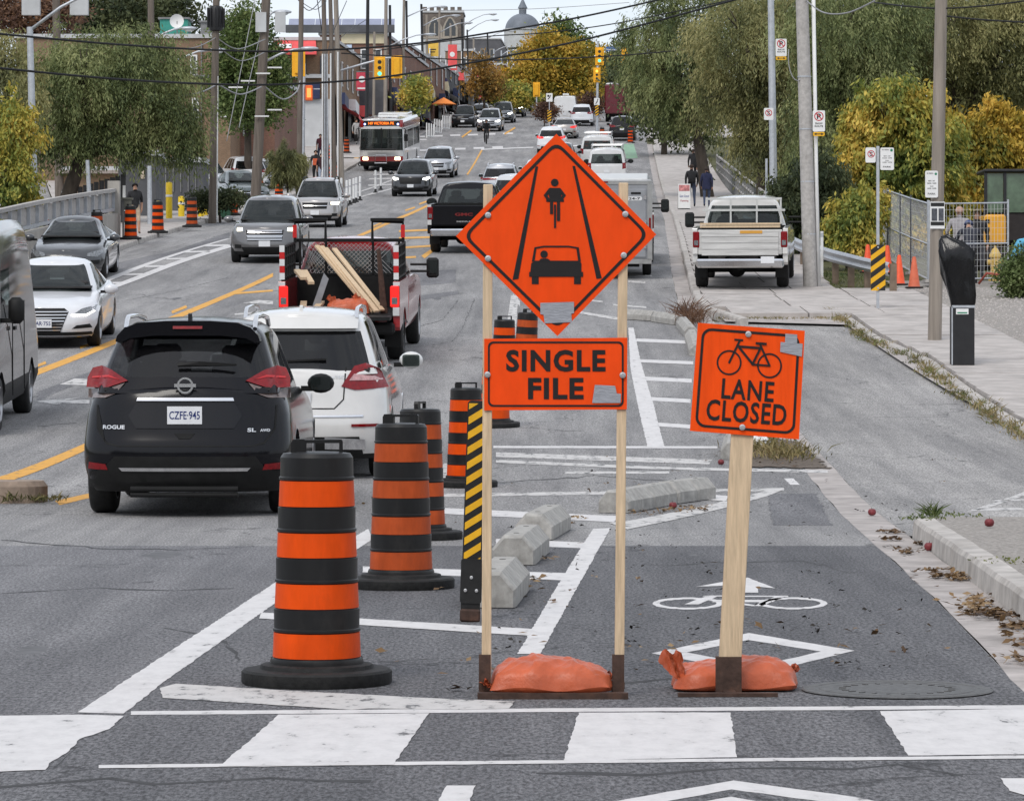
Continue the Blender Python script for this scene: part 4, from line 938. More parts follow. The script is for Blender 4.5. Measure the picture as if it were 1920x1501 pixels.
def sedan_spec(L=4.9, W=1.87, H=1.46, **k):
    h = L/2
    sp = dict(x0=-h, x1=h, W=W, H=H, zb=.17, wr=.335, wx=(-h+1.02, h-.92), cr=.55, cf=.95, clad=0.08,
        lev=[(0, .14, .14, .90), (.1, .05, .05, .96), (.3, .0, 0, 1.0), (.55, .01, .0, 1.0), (.8, .05, .04, .975), (.93, .09, .10, .93), (1, .14, .18, .88)],
        ztop=[(-h, 1.0), (-h+.8, 1.02), (-h+1.6, .98), (h-1.85, .95), (h-1.5, .95), (h-.5, .80), (h, .68)],
        cab=dict(rb=-h+.55, rt=-h+1.55, fb=h-1.25, ft=h-2.2, hb=.86, ht=.60, win=[(.08, .40), (.44, .95)], rg=(.06, .88, .9), cr=.35, cf=.5, arc=.05))
    sp.update(k); return sp
def rect(y0, y1, z0, z1): return [(y0, z0), (y1, z0), (y1, z1), (y0, z1)]
def std_front(c, lamp=None, grille=None, gz=(.62, .80), gw=.48, ring_=True, lz=.74):
    W = c.sp['W']; k = W/2
    c.patch('grille', [(-gw, gz[1]), (-gw*.92, gz[0]), (gw*.92, gz[0]), (gw, gz[1])], grille or m_trim, 'front', .006)
    if ring_: c.patch('grille_bar', rect(-gw*.95, gw*.95, (gz[0]+gz[1])/2-.012, (gz[0]+gz[1])/2+.012), m_chrome, 'front', .014, thick=.012)
    for o in c.patch('headlight', [(gw+.03, lz-.02), (k*.80, lz-.05), (k*.93, lz+.05), (k*.90, lz+.12), (gw+.04, lz+.05)], lamp or m_clear, 'front', .01, True): pass
    c.patch('lower_intake', [(-.55, .30), (.55, .30), (.62, .44), (-.62, .44)], m_trim, 'front', .005)
    c.patch('fog_lamp', rect(k*.66, k*.86, .40, .50), m_trim, 'front', .006, True)
    c.plate(0, .53, 'front')
def std_rear(c, z=1.0, lit=False, hgt=.16, inner=.5, plate_z=.85, bumper=True):
    k = c.sp['W']/2
    c.patch('taillight', [(k*inner, z), (k*.80, z-.03), (k*.985, z+.01), (k*.97, z+hgt), (k*.80, z+hgt*.95), (k*inner, z+hgt*.55)], m_redlit if lit else m_red, 'rear', .008, True)
    c.plate(0, plate_z, 'rear')
    if bumper: c.patch('bumper_insert', [(-k*.72, .30), (k*.72, .30), (k*.66, .50), (-k*.66, .50)], m_trim, 'rear', .006); c.patch('reflector', rect(k*.76, k*.95, .50, .54), m_red, 'rear', .006, True)
ROADV = lambda Y: float(np.interp(Y, [0, 30, 45, 60, 150, 260, 400], [.034, .036, .045, .05, .05, .055, .07]))

# --- black SUV in front (rear view)
_rs = suv_spec(4.69, 1.86, 1.72, 1.12, .40); _rs['cab']['rg'] = (.24, .80, .92)
ca = Car('suv', 'black SUV with tinted rear window and plate stopped behind the nearest drum', 'SUV', carpaint('black', (.006, .006, .008)), _rs)
k = .93
mb = MB(); mb.prism([(-.44, 1.715), (-.2, 1.73), (.2, 1.73), (.44, 1.715), (.56, 1.67), (.625, 1.60), (.64, 1.55), (.60, 1.535), (.52, 1.575), (.3, 1.60), (-.3, 1.60), (-.52, 1.575), (-.60, 1.535), (-.64, 1.55), (-.625, 1.60), (-.56, 1.67)], 0, .36, 'x'); sp2 = ob('spoiler_lip', mb, ca.paint, ca.root, R(30)); sp2.location = (ca.sx('rear', 0, 1.55) - .10, 0, 0)
ca.patch('brake_light', rect(-.13, .13, 1.66, 1.685), m_red, off=.19, thick=.01)
for o in ca.patch('taillight', [(.52, 1.205), (.72, 1.14), (.905, 1.145), (.90, 1.23), (.86, 1.315), (.78, 1.335), (.68, 1.30)], m_red, off=.012, mirror=True): pass
ca.patch('taillight_lens', [(.545, 1.185), (.73, 1.125), (.90, 1.13), (.90, 1.05), (.72, 1.055), (.63, 1.09)], M('smoked_lens', (.16, .12, .11), .12, var=.4, scale=22, coat=.7), off=.010, mirror=True)
ca.patch('taillight_bar', [(.60, 1.215), (.70, 1.255), (.86, 1.24), (.86, 1.225), (.70, 1.235)], M('tail_lens_inner', (.5, .03, .035), .15, var=.1), off=.018, mirror=True, thick=.008)
ca.patch('chrome_strip', [(-.43, 1.03), (.43, 1.03), (.42, 1.058), (-.42, 1.058)], m_chrome, off=.03, thick=.03)
ca.patch('plate_recess', [(-.50, .90), (-.43, .79), (.43, .79), (.50, .90), (.42, 1.03), (-.42, 1.03)], M('black_gloss', (.006, .006, .008), .2, var=0, coat=.2, spec=.25), off=.008)
ca.plate(0, .905, 'rear', 'CZFE·945', .305, .155, .03)
rm = MB(); x = ca.sx('rear', 0, 1.08) - .03
ring(rm, circle(0, 1.165, .072, 28), circle(0, 1.165, .055, 28), 0); rm.add([(p, -.002, q) for p, q in rect(-.095, .095, 1.15, 1.18)], [(0, 1, 2, 3)]); rm.v = [(x + b, a, c) for a, b, c in rm.v]; ob('badge', rm, m_badge, ca.root)
ca.text('ROGUE', .63, .80, .20, .035, m_badge, bold=.03); ca.text('SL', -.585, .775, .075, .034, m_badge, bold=.03); ca.text('AWD', -.70, .772, .085, .024, m_badge, bold=.03)
ca.patch('tailgate_seam', [(-.80, .99), (-.79, .78), (-.70, .655), (-.60, .63), (.60, .63), (.70, .655), (.79, .78), (.80, .99), (.785, .99), (.775, .785), (.69, .668), (.595, .642), (-.595, .642), (-.69, .668), (-.775, .785), (-.785, .99)], m_under, off=.003, thick=0)
ca.patch('tailgate_handle', [(-.09, .745), (-.05, .70), (.05, .70), (.09, .745)], m_under, off=.006)
ca.patch('bumper_cladding', [(-.88, .26), (.88, .26), (.86, .40), (.70, .44), (.62, .545), (-.62, .545), (-.70, .44), (-.86, .40)], m_trim, off=.012)
ca.patch('chrome_strip', [(-.55, .415), (.55, .415), (.58, .445), (-.58, .445)], m_chrome, off=.024, thick=.012)
ca.patch('reflector', [(.68, .425), (.87, .43), (.86, .49), (.70, .475)], m_red, off=.014, mirror=True)
mb = MB(); mb.tube([(-2.33, -.47, .26), (-2.33, .47, .26)], .026, 10); mb.tube([(-2.33, -.47, .21), (-2.33, .47, .21)], .022, 8); ob('hitch_bar', mb, m_under, ca.root)
mb = MB(); xw = ca.sx('rear', 0, 1.33) - .03; mb.add([(xw, .08, 1.325), (xw, -.44, 1.335), (xw, -.44, 1.352), (xw, -.1, 1.375), (xw, .08, 1.365), (xw-.02, .08, 1.335), (xw-.02, -.42, 1.34), (xw-.02, -.1, 1.365)], [(0, 1, 2, 3, 4), (5, 6, 7), (0, 5, 6, 1), (4, 3, 7, 5)]); ob('rear_wiper', mb, m_trim, ca.root)
ca.mirrors(.72, 1.12, .90, 1.0, m_trim); ca.rails(m_chrome)
mb = MB(); mb.prism([(-1.75, 1.70), (-1.62, 1.70), (-1.70, 1.80), (-1.73, 1.79)], -.018, .018); ob('antenna_fin', mb, ca.paint, ca.root)
ca.place(wx(345, 31.5) + .0, 33.9, True, .002)

# --- white SUV ahead of it
cw = Car('suv', 'white SUV with red wraparound taillight stopped right of the black SUV', 'SUV', carpaint('white', (.66, .65, .63)), suv_spec(4.8, 1.93, 1.76, 1.15, .50, clad=.06))
cw.patch('roof_spoiler', rect(-.62, .62, 1.60, 1.72), cw.paint, off=.05)
cw.patch('taillight', [(.47, 1.0), (.60, 1.21), (.72, 1.24), (.86, 1.18), (.955, .98), (.62, .96)], m_red, off=.012, mirror=True)
cw.patch('taillight_bar', [(.55, 1.06), (.60, 1.13), (.88, 1.10), (.90, 1.06)], M('tail_lens_clear', (.5, .28, .28), .15, var=.3, scale=30, coat=.8), off=.018, mirror=True, thick=.008)
cw.patch('chrome_strip', rect(-.70, .70, .68, .70), m_chrome, off=.014, thick=.01)
cw.patch('reflector', rect(.58, .86, .575, .605), m_red, off=.012, mirror=True)
cw.patch('bumper_insert', [(-.7, .27), (.7, .27), (.66, .47), (-.66, .47)], m_trim, off=.012)
cw.patch('exhaust_trim', [(.3, .34), (.72, .33), (.72, .44), (.3, .47)], m_chrome, off=.018, mirror=True)
cw.patch('tailgate_seam', [(-.52, 1.2), (-.50, .86), (-.40, .76), (.40, .76), (.50, .86), (.52, 1.2), (.505, 1.2), (.487, .865), (.395, .773), (-.395, .773), (-.487, .865), (-.505, 1.2)], m_under, off=.003, thick=0)
cw.plate(0, .88); cw.text('BlueTEC', -.40, 1.10, .2, .03, m_badge, bold=.01)
cw.mirrors(.78, 1.16, .95, 1.05); cw.rails(m_chrome); cw.place(wx(551, 37.6) + .03, 40.4, True, .012)
mb = MB(); xw = cw.sx('rear', 0, 1.3) - .03; mb.bar((xw, .3, 1.25), (xw, -.3, 1.28), .03, .02); ob('rear_wiper', mb, m_trim, cw.root)
mb = MB(); mb.prism([(-1.6, 1.75), (-1.48, 1.75), (-1.56, 1.84), (-1.59, 1.83)], -.018, .018); ob('antenna_fin', mb, cw.paint, cw.root)

# --- pickups
m_rw0 = M('bed_end_white', (.6, .6, .6), .4, var=.1)
def pickup(name, label, paint, L=6.2, W=2.03, H=1.98, gate='closed', tow=True, bedcol=None, wr=.41):
    h = L/2; cbk = -h + 2.15
    sp = dict(x0=cbk + .04, x1=h, W=W, H=H, zb=.46, wr=wr, wx=(h-.98,), cr=.06, cf=.5, clad=0, zu=.42,
        lev=[(0, .0, .10, .93), (.2, 0, 0, .99), (.6, 0, 0, 1), (.9, 0, .04, .98), (1, 0, .10, .94)],
        ztop=[(-h, 1.32), (h-1.75, 1.30), (h-1.5, 1.28), (h-.3, 1.22), (h, 1.14)], n=3.2,
        cab=dict(rb=cbk + .05, rt=cbk + .16, fb=h-1.5, ft=h-2.35, hb=.91, ht=.70, win=[(.06, .36), (.42, .88)], rg=(.10, .78, .9), fg=(.06, .9, .94), cr=.12, cf=.3, arc=.03, n=3.5))
    c = Car(name, label, 'pickup truck', paint, sp)
    for sd in (1, -1):
        mb = MB(); a = []; rx = -h + 1.22
        for kk in range(13): t = math.pi*kk/12; a.append((rx + wr*1.18*math.cos(t), wr + wr*1.18*math.sin(t)))
        a = [p for p in a if p[1] > .56]
        poly = [(-h+.03, .62), (-h, 1.34), (-h+.02, 1.38), (cbk, 1.36), (cbk, .56)] + a + [(-h+.08, .56)]
        y0 = sd*(W/2); y1 = sd*(W/2-.11); mb.prism(poly, min(y0, y1), max(y0, y1)); ob('bed_side', mb, paint, c.root)
        mb = MB(); mb.box((-h-.008, sd*(W/2-.085), 1.13), (.05, .15, .36), bev=.02); tl = ob('taillight', mb, m_redlit if gate == 'open' else m_red, c.root)
        mb = MB(); mb.box((-h-.036, sd*(W/2-.085), 1.06), (.01, .09, .11)); ob('reverse_lamp', mb, m_clear, tl)
        for q_ in ((-h-.006, sd*(W/2-.06), .88, .14), (-h+.01, sd*(W/2-.055), 1.34, .06)): mb = MB(); mb.box(q_[:3], (.035, .11, q_[3])); ob('bed_end', mb, MATS.get('paint_work_white') or m_rw0, c.root)
        mb = MB(); mb.box((rx - .62, sd*(W/2-.16), .46), (.02, .28, .42)); ob('mud_flap', mb, m_trim, c.root)
    bw = W/2-.11
    mb = MB(); mb.box(((-h+cbk)/2, 0, .80), (cbk+h-.04, 2*bw, .05)); ob('bed_floor', mb, m_trim, c.root)
    mb = MB(); mb.box((cbk-.03, 0, 1.08), (.05, 2*bw, .58)); ob('bed_front', mb, m_trim, c.root)
    if gate == 'closed':
        mb = MB(); mb.box((-h+.02, 0, 1.07), (.07, 2*bw-.02, .56), bev=.02); gt = ob('tailgate', mb, bedcol or paint, c.root)
    else:
        mb = MB(); mb.box((-h-.26, 0, .79), (.54, 2*bw-.04, .06)); gt = ob('tailgate', mb, m_trim, c.root)
    mb = MB(); mb.box((-h-.06, 0, .60), (.18, W*.92, .2), bev=.04); ob('rear_bumper', mb, m_trim if gate == 'open' else m_chrome, c.root)
    mb = MB(); mb.box((-h+1.2, 0, wr), (.14, W*.8, .14)); mb.sphere((-h+1.2, .12, wr), (.2, .2, .19)); mb.box((-.2, .38, .55), (L*.85, .1, .16)); mb.box((-.2, -.38, .55), (L*.85, .1, .16)); mb.box((-h+.15, 0, .52), (.1, .1, .16)); ob('axle', mb, m_under, c.root)
    add_wheels(c.root, (-h+1.22,), W/2 - .15, wr, .27, True)
    if tow:
        for sd in (1, -1):
            mb = MB(); mb.box((h-2.0, sd*(W/2+.30), 1.42), (.10, .22, .36), bev=.04); m = ob('tow_mirror', mb, m_trim, c.root)
            mb = MB(); mb.tube([(h-2.0, sd*(W/2-.1), 1.36), (h-2.0, sd*(W/2+.22), 1.36)], .025, 6); mb.tube([(h-2.0, sd*(W/2-.1), 1.48), (h-2.0, sd*(W/2+.22), 1.48)], .025, 6); ob('mirror_arm', mb, m_trim, m)
            mb = MB(); mb.box((h-2.055, sd*(W/2+.30), 1.44), (.008, .17, .24)); ob('mirror_glass', mb, m_glass, m)
    else: c.mirrors(h-2.0, 1.36, W/2, 1.2, m_trim)
    c.h = h; c.bw = bw; c.cbk = cbk; return c
cr_ = pickup('pickup_truck', 'red pickup truck with open tailgate carrying lumber and orange bags', carpaint('dark_red', (.36, .012, .016)), gate='open')
h = cr_.h; bw = cr_.bw; Wr = 2.03
m_rw = M('white_reflective', (.7, .7, .7), .4, var=.05); m_rr = M('red_reflective', (.55, .02, .02), .4, var=.05)
# steel rack round the bed
for sd in (1, -1):
    mb = MB(); yy = sd*(bw+.05)
    for z in (1.42, 1.6, 1.78, 1.95): mb.bar((-h+.05, yy, z), (cr_.cbk, yy, z), .03)
    for kk in range(7): xx = -h+.05 + (cr_.cbk+h-.05)*kk/6; mb.bar((xx, yy, 1.36), (xx, yy, 1.97), .035)
    ob('side_rack', mb, m_trim, cr_.root)
    for kk in range(5):
        mb = MB(); mb.box((-h+.02, yy, 1.42 + .115*kk + .05), (.012, .085, .112)); ob('reflective_strip', mb, (m_rw, m_rr)[kk % 2], cr_.root)
    mb = MB(); mb.tube([(cr_.cbk-.1, yy-sd*.02, 1.95), (cr_.cbk-.1, yy-sd*.02, 2.3), (cr_.cbk-.1, yy-sd*.55, 2.32), (cr_.cbk-.1, yy-sd*.55, 1.95)], .03, 6); mb.box((cr_.cbk-.1, yy-sd*.29, 2.35), (.12, .58, .05)); ob('ladder_hoop', mb, m_trim, cr_.root)
    mb = MB(); mb.box((cr_.cbk-.14, yy-sd*.02, 2.15), (.012, .07, .22)); ob('reflective_strip', mb, m_rr, cr_.root)
mb = MB(); mb.bar((cr_.cbk, -bw-.05, 1.99), (cr_.cbk, bw+.05, 1.99), .06); mb.bar((cr_.cbk, -bw-.05, 1.4), (cr_.cbk, bw+.05, 1.4), .04)
for yy in (-.95, -.45, .45, .95): mb.bar((cr_.cbk, yy*bw, 1.36), (cr_.cbk, yy*bw, 1.97), .04)
ob('headboard_rack', mb, m_trim, cr_.root)
mb = MB()
for kk in range(22):
    y0 = -bw*.9 + 2*bw*.9*kk/21; mb.bar((cr_.cbk, y0, 1.4), (cr_.cbk, min(bw*.9, y0+.55), 1.94), .008); mb.bar((cr_.cbk+.004, y0, 1.94), (cr_.cbk+.004, min(bw*.9, y0+.55), 1.4), .008)
wm = ob('wire_mesh', mb, m_chrome, cr_.root); wm['kind'] = 'stuff'
YP = 63.4; XP = wx(634, 60.5) + .15
cr_.place(XP, YP, True, .038)
def in_truck(o): o.rotation_mode = 'QUATERNION'; o.location = cr_.root.location; o.rotation_quaternion = cr_.root.rotation_quaternion
def load(name, mb, mat, label, cat, grp=None, smooth=None):
    o = ob(name, mb, mat, None, smooth); tag(o, label, cat, grp); in_truck(o); return o
for kk, (p, q) in enumerate((((-h+.35, -.52, .86), (cr_.cbk-.18, .55, 1.90)), ((-h+.25, -.56, .86), (cr_.cbk-.20, .47, 1.89)), ((-h+.15, -.62, .87), (cr_.cbk-.22, .40, 1.86)), ((-h+.3, -.70, .88), (cr_.cbk-.2, .25, 1.85)))):
    mb = MB(); mb.bar(p, q, .09, .04, bev=.003); load('lumber', mb, m_wood, ('lowest', 'second', 'third', 'topmost')[kk] + ' of the long pine boards slanting across the red truck bed', 'lumber', 'boards in the red truck')
for kk, (p, q) in enumerate((((-h+.02, .62, .86), (-h+.7, .66, 1.0)), ((-h-.02, .45, .86), (-h+.7, .36, 1.0)), ((-h+.3, .62, 1.42), (-h+1.0, .80, 1.52)), ((-h+.35, .50, 1.34), (-h+1.2, .70, 1.50)))):
    mb = MB(); mb.bar(p, q, .11, .05, bev=.003); load('lumber', mb, m_wood, ('short pine stub at the tailgate left of the truck bags', 'short pine stub touching the orange bags in the truck', 'upper short board poking out over the truck bed side', 'lower short board poking out of the truck bed side')[kk], 'lumber', 'boards in the red truck')
mb = MB(); mb.prism([(-.0, .82), (.12, .82), (-.12, 1.5), (-.2, 1.4)], -h+.5, -h+.53, 'x'); mb.v = [(x, y+.42, z) for x, y, z in mb.v]; load('folded_sign', mb, M('sign_back_grey', (.33, .34, .36), .5, .4, var=.15), 'grey metal sign panel leaning inside the red truck bed', 'sign')
mb = mound(-.36, .36, .26, .5, 21); mb.v = [(-h+.35 + y, x-.12, z+.83) for x, y, z in mb.v]; o = load('sandbag', mb, m_bag, 'orange sandbag heap on the open tailgate of the red truck', 'sandbag', 'orange sandbags', 4)
for c_ in ((.12, .98, 7), (-.3, 1.0, 9)):
    mb = ruffle((0, 0, 0), .16, .16, c_[2], .3); mb.v = [(-h+.3 + y, x + c_[0], z + c_[1] + .02) for x, y, z in mb.v]; f = ob('tied_end', mb, m_bag, o, 4)
mb = MB(); mb.prism([(-.78, .83), (-.66, .83), (-.60, 1.9), (-.66, 1.92)], -h+.4, -h+.46, 'x'); load('steel_post', mb, m_rust, 'brown rusty steel posts standing in the red truck bed', 'steel post')

# --- black pickup far ahead
cg = pickup('pickup_truck', 'black pickup truck driving away left of the diamond sign', carpaint('black_metal', (.008, .008, .010)), 5.9, 2.06, 1.93, tow=False)
for z, wd, ht in ((1.10, .5, .085), (.90, .42, .04)):
    me = text_mesh('GMC' if wd > .45 else 'SIERRA', wd, ht, .03)
    for v in me.vertices: v.co = (-cg.h - .022, -v.co.x, z + v.co.z)
    ob('lettering', me, M('badge_red', (.25, .03, .03), .3, .3, var=0) if wd > .45 else m_badge, cg.root)
mb = MB(); mb.box((-cg.h-.155, -.1, .63), (.012, .3, .15)); ob('licence_plate', mb, m_plate, cg.root)
cg.place(wx(880, 101), 104.0, True, .05)
# --- white work pickup standing on the sidewalk
cf = pickup('pickup_truck', 'white pickup truck with grey plank tailgate parked on the sidewalk', carpaint('work_white', (.68, .67, .65)), 6.3, 2.14, 2.0, bedcol=M('grey_boards', (.55, .545, .53), .85, var=.2, scale=4, bump=.2, stretch=(1, .3, 6)))
mb = MB()
for zz in (1.42, 1.48): mb.box((-cf.h+.03, 0, zz), (.05, 1.8, .045))
ob('top_board', mb, m_wood, cf.root)
for kk, zz in enumerate((.84, .98, 1.12, 1.26)):
    mb = MB(); mb.box((-cf.h-.03, 0, zz), (.03, 1.72, .13)); ob('plank', mb, MATS['grey_boards'], cf.root)
mb = MB(); mb.box((-cf.h-.045, -.25, 1.30), (.02, .5, .07)); ob('amber_light_bar', mb, M('amber_strip', (.65, .33, .06), .4, var=.1), cf.root)
mb = MB(); mb.box((cf.cbk-.06, 0, 1.72), (.05, 1.9, .05)); mb.box((cf.cbk-.06, 0, 1.98), (.05, 1.75, .05))
for yy in (-.85, -.3, .3, .85): mb.box((cf.cbk-.06, yy, 1.7), (.04, .04, .6))
ob('headboard_rack', mb, M('rack_white', (.6, .6, .58), .4, var=.1), cf.root)
mb = MB(); mb.box((-cf.h-.155, -.62, .68), (.012, .3, .15)); ob('licence_plate', mb, m_plate, cf.root)
cf.place(wx(1404, 81) + .14, 84.2, True, .105, .14)

# --- oncoming vehicles
cv = Car('van', 'tall dark grey cargo van cut off by the left edge', 'van', carpaint('van_grey', (.04, .036, .034), .4, .3), dict(x0=-3.0, x1=3.0, W=2.06, H=2.68, zb=.30, wr=.36, wx=(-1.95, 1.8), cr=.12, cf=.75, clad=.3, n=3,
    lev=[(0, .04, .05, .93), (.2, 0, 0, 1.0), (.6, 0, 0, 1.0), (1, .02, .08, .97)], ztop=[(-3, 1.35), (1.2, 1.35), (1.6, 1.3), (2.6, 1.12), (3, 1.0)],
    cab=dict(rb=-2.98, rt=-2.9, fb=2.35, ft=1.0, hb=.97, ht=.84, win=[(.70, .94)], s=(.06, .55), rg=(.1, .5, .9), fg=(.05, .62, .92), cr=.15, cf=.5, arc=.05, n=3)))
std_front(cv, gz=(.65, .95), lz=.95)
for sd in (1, -1):
    mb = MB(); mb.box((1.45, sd*(1.03+.16), 1.55), (.12, .2, .34), bev=.05); m = ob('wing_mirror', mb, m_trim, cv.root, R(50)); mb = MB(); mb.box((1.45, sd*1.06, 1.42), (.08, .2, .06)); ob('mirror_arm', mb, m_trim, m)
    for xs_ in (-.9, .55):
        mb = MB(); mb.box((xs_, sd*1.045, 1.0), (.012, .012, 1.2)); ob('door_seam', mb, m_under, cv.root)
    mb = MB(); mb.box((.4, sd*1.06, 1.28), (.2, .03, .05)); ob('door_handle', mb, m_trim, cv.root)
cv.place(-7.62, 47.9, False, -.03)
cs = Car('sedan', 'white sedan with wide chrome slat grille coming towards the camera at left', 'sedan', carpaint('pearl_white', (.68, .69, .71)), sedan_spec(4.99, 1.89, 1.48))
cs.patch('grille', [(-.44, .66), (-.30, .30), (.30, .30), (.44, .66), (.36, .72), (-.36, .72)], m_trim, 'front', .008)
for kk in range(7): zz = .33 + kk*.054; ww = .30 + .13*(zz-.30)/.36; cs.patch('grille_slat', rect(-ww, ww, zz, zz+.016), m_chrome, 'front', .016, thick=.012)
cs.patch('headlight', [(.50, .60), (.72, .59), (.87, .66), (.90, .76), (.66, .71)], m_clear, 'front', .01, True); cs.patch('running_light', [(.50, .595), (.74, .585), (.88, .655), (.86, .67), (.73, .61), (.50, .615)], m_litw, 'front', .02, True, thick=.01)
cs.patch('lower_intake', [(-.86, .24), (.86, .24), (.82, .30), (-.82, .30)], m_trim, 'front', .008); cs.patch('chrome_strip', rect(-.8, .8, .205, .222), m_chrome, 'front', .012); cs.patch('vent', [(.50, .36), (.84, .37), (.80, .44), (.58, .42)], m_trim, 'front', .006, True)
cs.plate(0, .46, 'front', 'AR·755'); cs.mirrors(.75, .98, .93, 1.0)
cs.place(wx(96, 62.3) - .42, 66.4, False, -.03)
ct = Car('sedan', 'dark grey sedan with sloping roof behind the white sedan', 'sedan', carpaint('slate', (.05, .052, .056), .4), sedan_spec(4.72, 1.85, 1.44, cab=dict(rb=-2.0, rt=-.5, fb=1.25, ft=.2, hb=.87, ht=.58, win=[(.05, .35), (.39, .92)], cr=.35, cf=.5, arc=.07)))
std_front(ct, ring_=False, gz=(.50, .56), lz=.62); ct.mirrors(.8, .98, .92); ct.place(wx(108, 86), 89.6, False, -.015)
chy = Car('suv', 'grey SUV with four-bar chrome grille and lit headlights', 'SUV', carpaint('graphite', (.16, .155, .155), .6), suv_spec(4.70, 1.88, 1.69, 1.10))
std_front(chy, gw=.5, gz=(.60, .88), lz=.86); chy.mirrors(.8, 1.12)
for zz in (.64, .70, .82, .87): chy.patch('grille_bar', rect(-.46, .46, zz-.012, zz+.012), m_chrome, 'front', .014, thick=.01)
chy.patch('headlamp_beam', [(.60, .86), (.74, .85), (.74, .94), (.60, .94)], m_lit, 'front', .02, True, thick=.01); chy.place(wx(497, 95), 97.3, False, .005)
csu = Car('suv', 'silver beige SUV with lit headlights behind the grey SUV', 'SUV', carpaint('silver_beige', (.42, .40, .39), .6), suv_spec(4.6, 1.80, 1.69, 1.08, .35))
std_front(csu, gw=.45, gz=(.66, .88), lz=.83); csu.patch('headlamp_beam', [(.55, .82), (.80, .80), (.84, .90), (.56, .90)], m_lit, 'front', .02, True, thick=.01); csu.mirrors(.8, 1.1); csu.rails(m_trim); csu.place(wx(592, 126), 128.5, False, .02)
ced = Car('suv', 'dark grey SUV with white headlights in front of the bus', 'SUV', carpaint('dark_grey', (.035, .036, .04), .4), suv_spec(4.75, 1.93, 1.72, 1.12))
std_front(ced, m_litw, gw=.55, gz=(.62, .92), lz=.84, ring_=False); ced.mirrors(.8, 1.12); ced.place(wx(776, 173), 174.5, False, .06)
cgl = Car('suv', 'silver SUV with star grille behind the dark grey SUV', 'SUV', carpaint('silver', (.45, .46, .48), .6), suv_spec(4.65, 1.89, 1.64, 1.06))
std_front(cgl, gw=.45, gz=(.6, .84), lz=.80); cgl.mirrors(.8, 1.08); cgl.place(wx(822, 199), 201, False, .06)
cvw = Car('suv', 'silver SUV with full-width red light bar left of the diamond sign', 'SUV', MATS['paint_silver'], suv_spec(4.7, 1.86, 1.66, 1.08))
std_rear(cvw, .98, inner=.1, hgt=.10, plate_z=.80); cvw.mirrors(.8, 1.1); cvw.rails(m_chrome); cvw.place(wx(942, 166), 168.5, True, .055)
# --- generic far traffic: one of each shape, then copies with their own paint
def recolour(root, paint):
    for o in [root] + list(root.children):
        if o.type == 'MESH' and o.name.split('.')[0] in ('body', 'cabin_shell', 'wing_mirror', 'roof_spoiler'):
            o.material_slots[0].link = 'OBJECT'; o.material_slots[0].material = paint
SRC = {}
def far_car(kind, col, label, x, d, away, yaw=.06, h=0.):
    cat = kind.split('_')[0]
    if kind not in SRC:
        if kind.startswith('suv'): c = Car('suv', label, 'SUV', carpaint('far_base', (.4, .4, .4)), suv_spec(4.7, 1.88, 1.7, 1.1))
        else: c = Car('sedan', label, 'sedan', carpaint('far_base', (.4, .4, .4)), sedan_spec(4.7, 1.83, 1.45))
        if away: std_rear(c, 1.0 if kind.startswith('suv') else .80, lit=kind.endswith('lit'), plate_z=.85 if kind.startswith('suv') else .68)
        else: std_front(c, m_litw if kind.endswith('lit') else None, lz=.78 if kind.startswith('suv') else .62, gz=(.6, .82) if kind.startswith('suv') else (.45, .62))
        c.mirrors(.8, 1.1 if kind.startswith('suv') else .98); SRC[kind] = c.root; r = c.root
    else: r = copy_tree(SRC[kind])
    r['label'] = label; recolour(r, carpaint(*col)); place_vehicle(r, wx(x, d), d, away, yaw, h); return r
for a in (('suv_front', ('white_far', (.65, .66, .68)), 'white hatchback roof half hidden left of the diamond sign', 975, 142, True, .05),): pass
far_car('suv_back', ('pale_silver', (.55, .56, .58)), 'pale car half hidden by the left edge of the diamond sign', 968, 139, True, .05)
far_car('sedan_back_lit', ('white_far', (.68, .69, .7)), 'white sedan just left of the diamond sign top', 1012, 186, True, .055)
far_car('suv_back_lit', ('charcoal_far', (.03, .03, .033)), 'dark car with red brake lights behind the diamond sign top', 1052, 208, True, .055)
far_car('suv_back_lit', ('white_far', (.68, .69, .7)), 'white SUV with high brake light above the diamond sign tip', 1036, 236, True, .06)
far_car('sedan_back_lit', ('champagne', (.36, .34, .32), .5), 'beige grey sedan with brake lights stopped beyond the diamond tip', 1060, 262, True, .06)
far_car('suv_back', ('silver_white', (.6, .62, .65)), 'white and dark car right of the beige sedan in the queue', 1092, 290, True, .06)
far_car('suv_front', ('black_far', (.012, .012, .014)), 'black SUV at the far left kerb beside the orange umbrella', 872, 286, False, .075)
far_car('suv_front_lit', ('grey_far', (.3, .31, .33), .5), 'silver grey SUV behind the cyclist with lights on', 920, 277, False, .07)
far_car('sedan_front', ('grey_mid', (.22, .23, .25), .5), 'grey sedan right behind the silver grey SUV', 902, 302, False, .07)
far_car('suv_front_lit', ('grey_dark', (.09, .1, .11), .4), 'dark grey SUV second in the far oncoming queue', 944, 298, False, .07)
far_car('suv_front_lit', ('charcoal_far', (.03, .03, .033)), 'dark SUV third in the far oncoming queue', 965, 318, False, .07)
far_car('suv_front', ('slate_far', (.1, .11, .13), .4), 'slate car fourth in the far oncoming queue', 980, 340, False, .07)
far_car('sedan_front', ('white_far', (.68, .69, .7)), 'white car at the tail of the far oncoming queue', 996, 358, False, .07)
far_car('suv_back', ('black_far', (.012, .012, .014)), 'black SUV with white roof line stopped at the far right kerb', 1168, 258, True, .06)
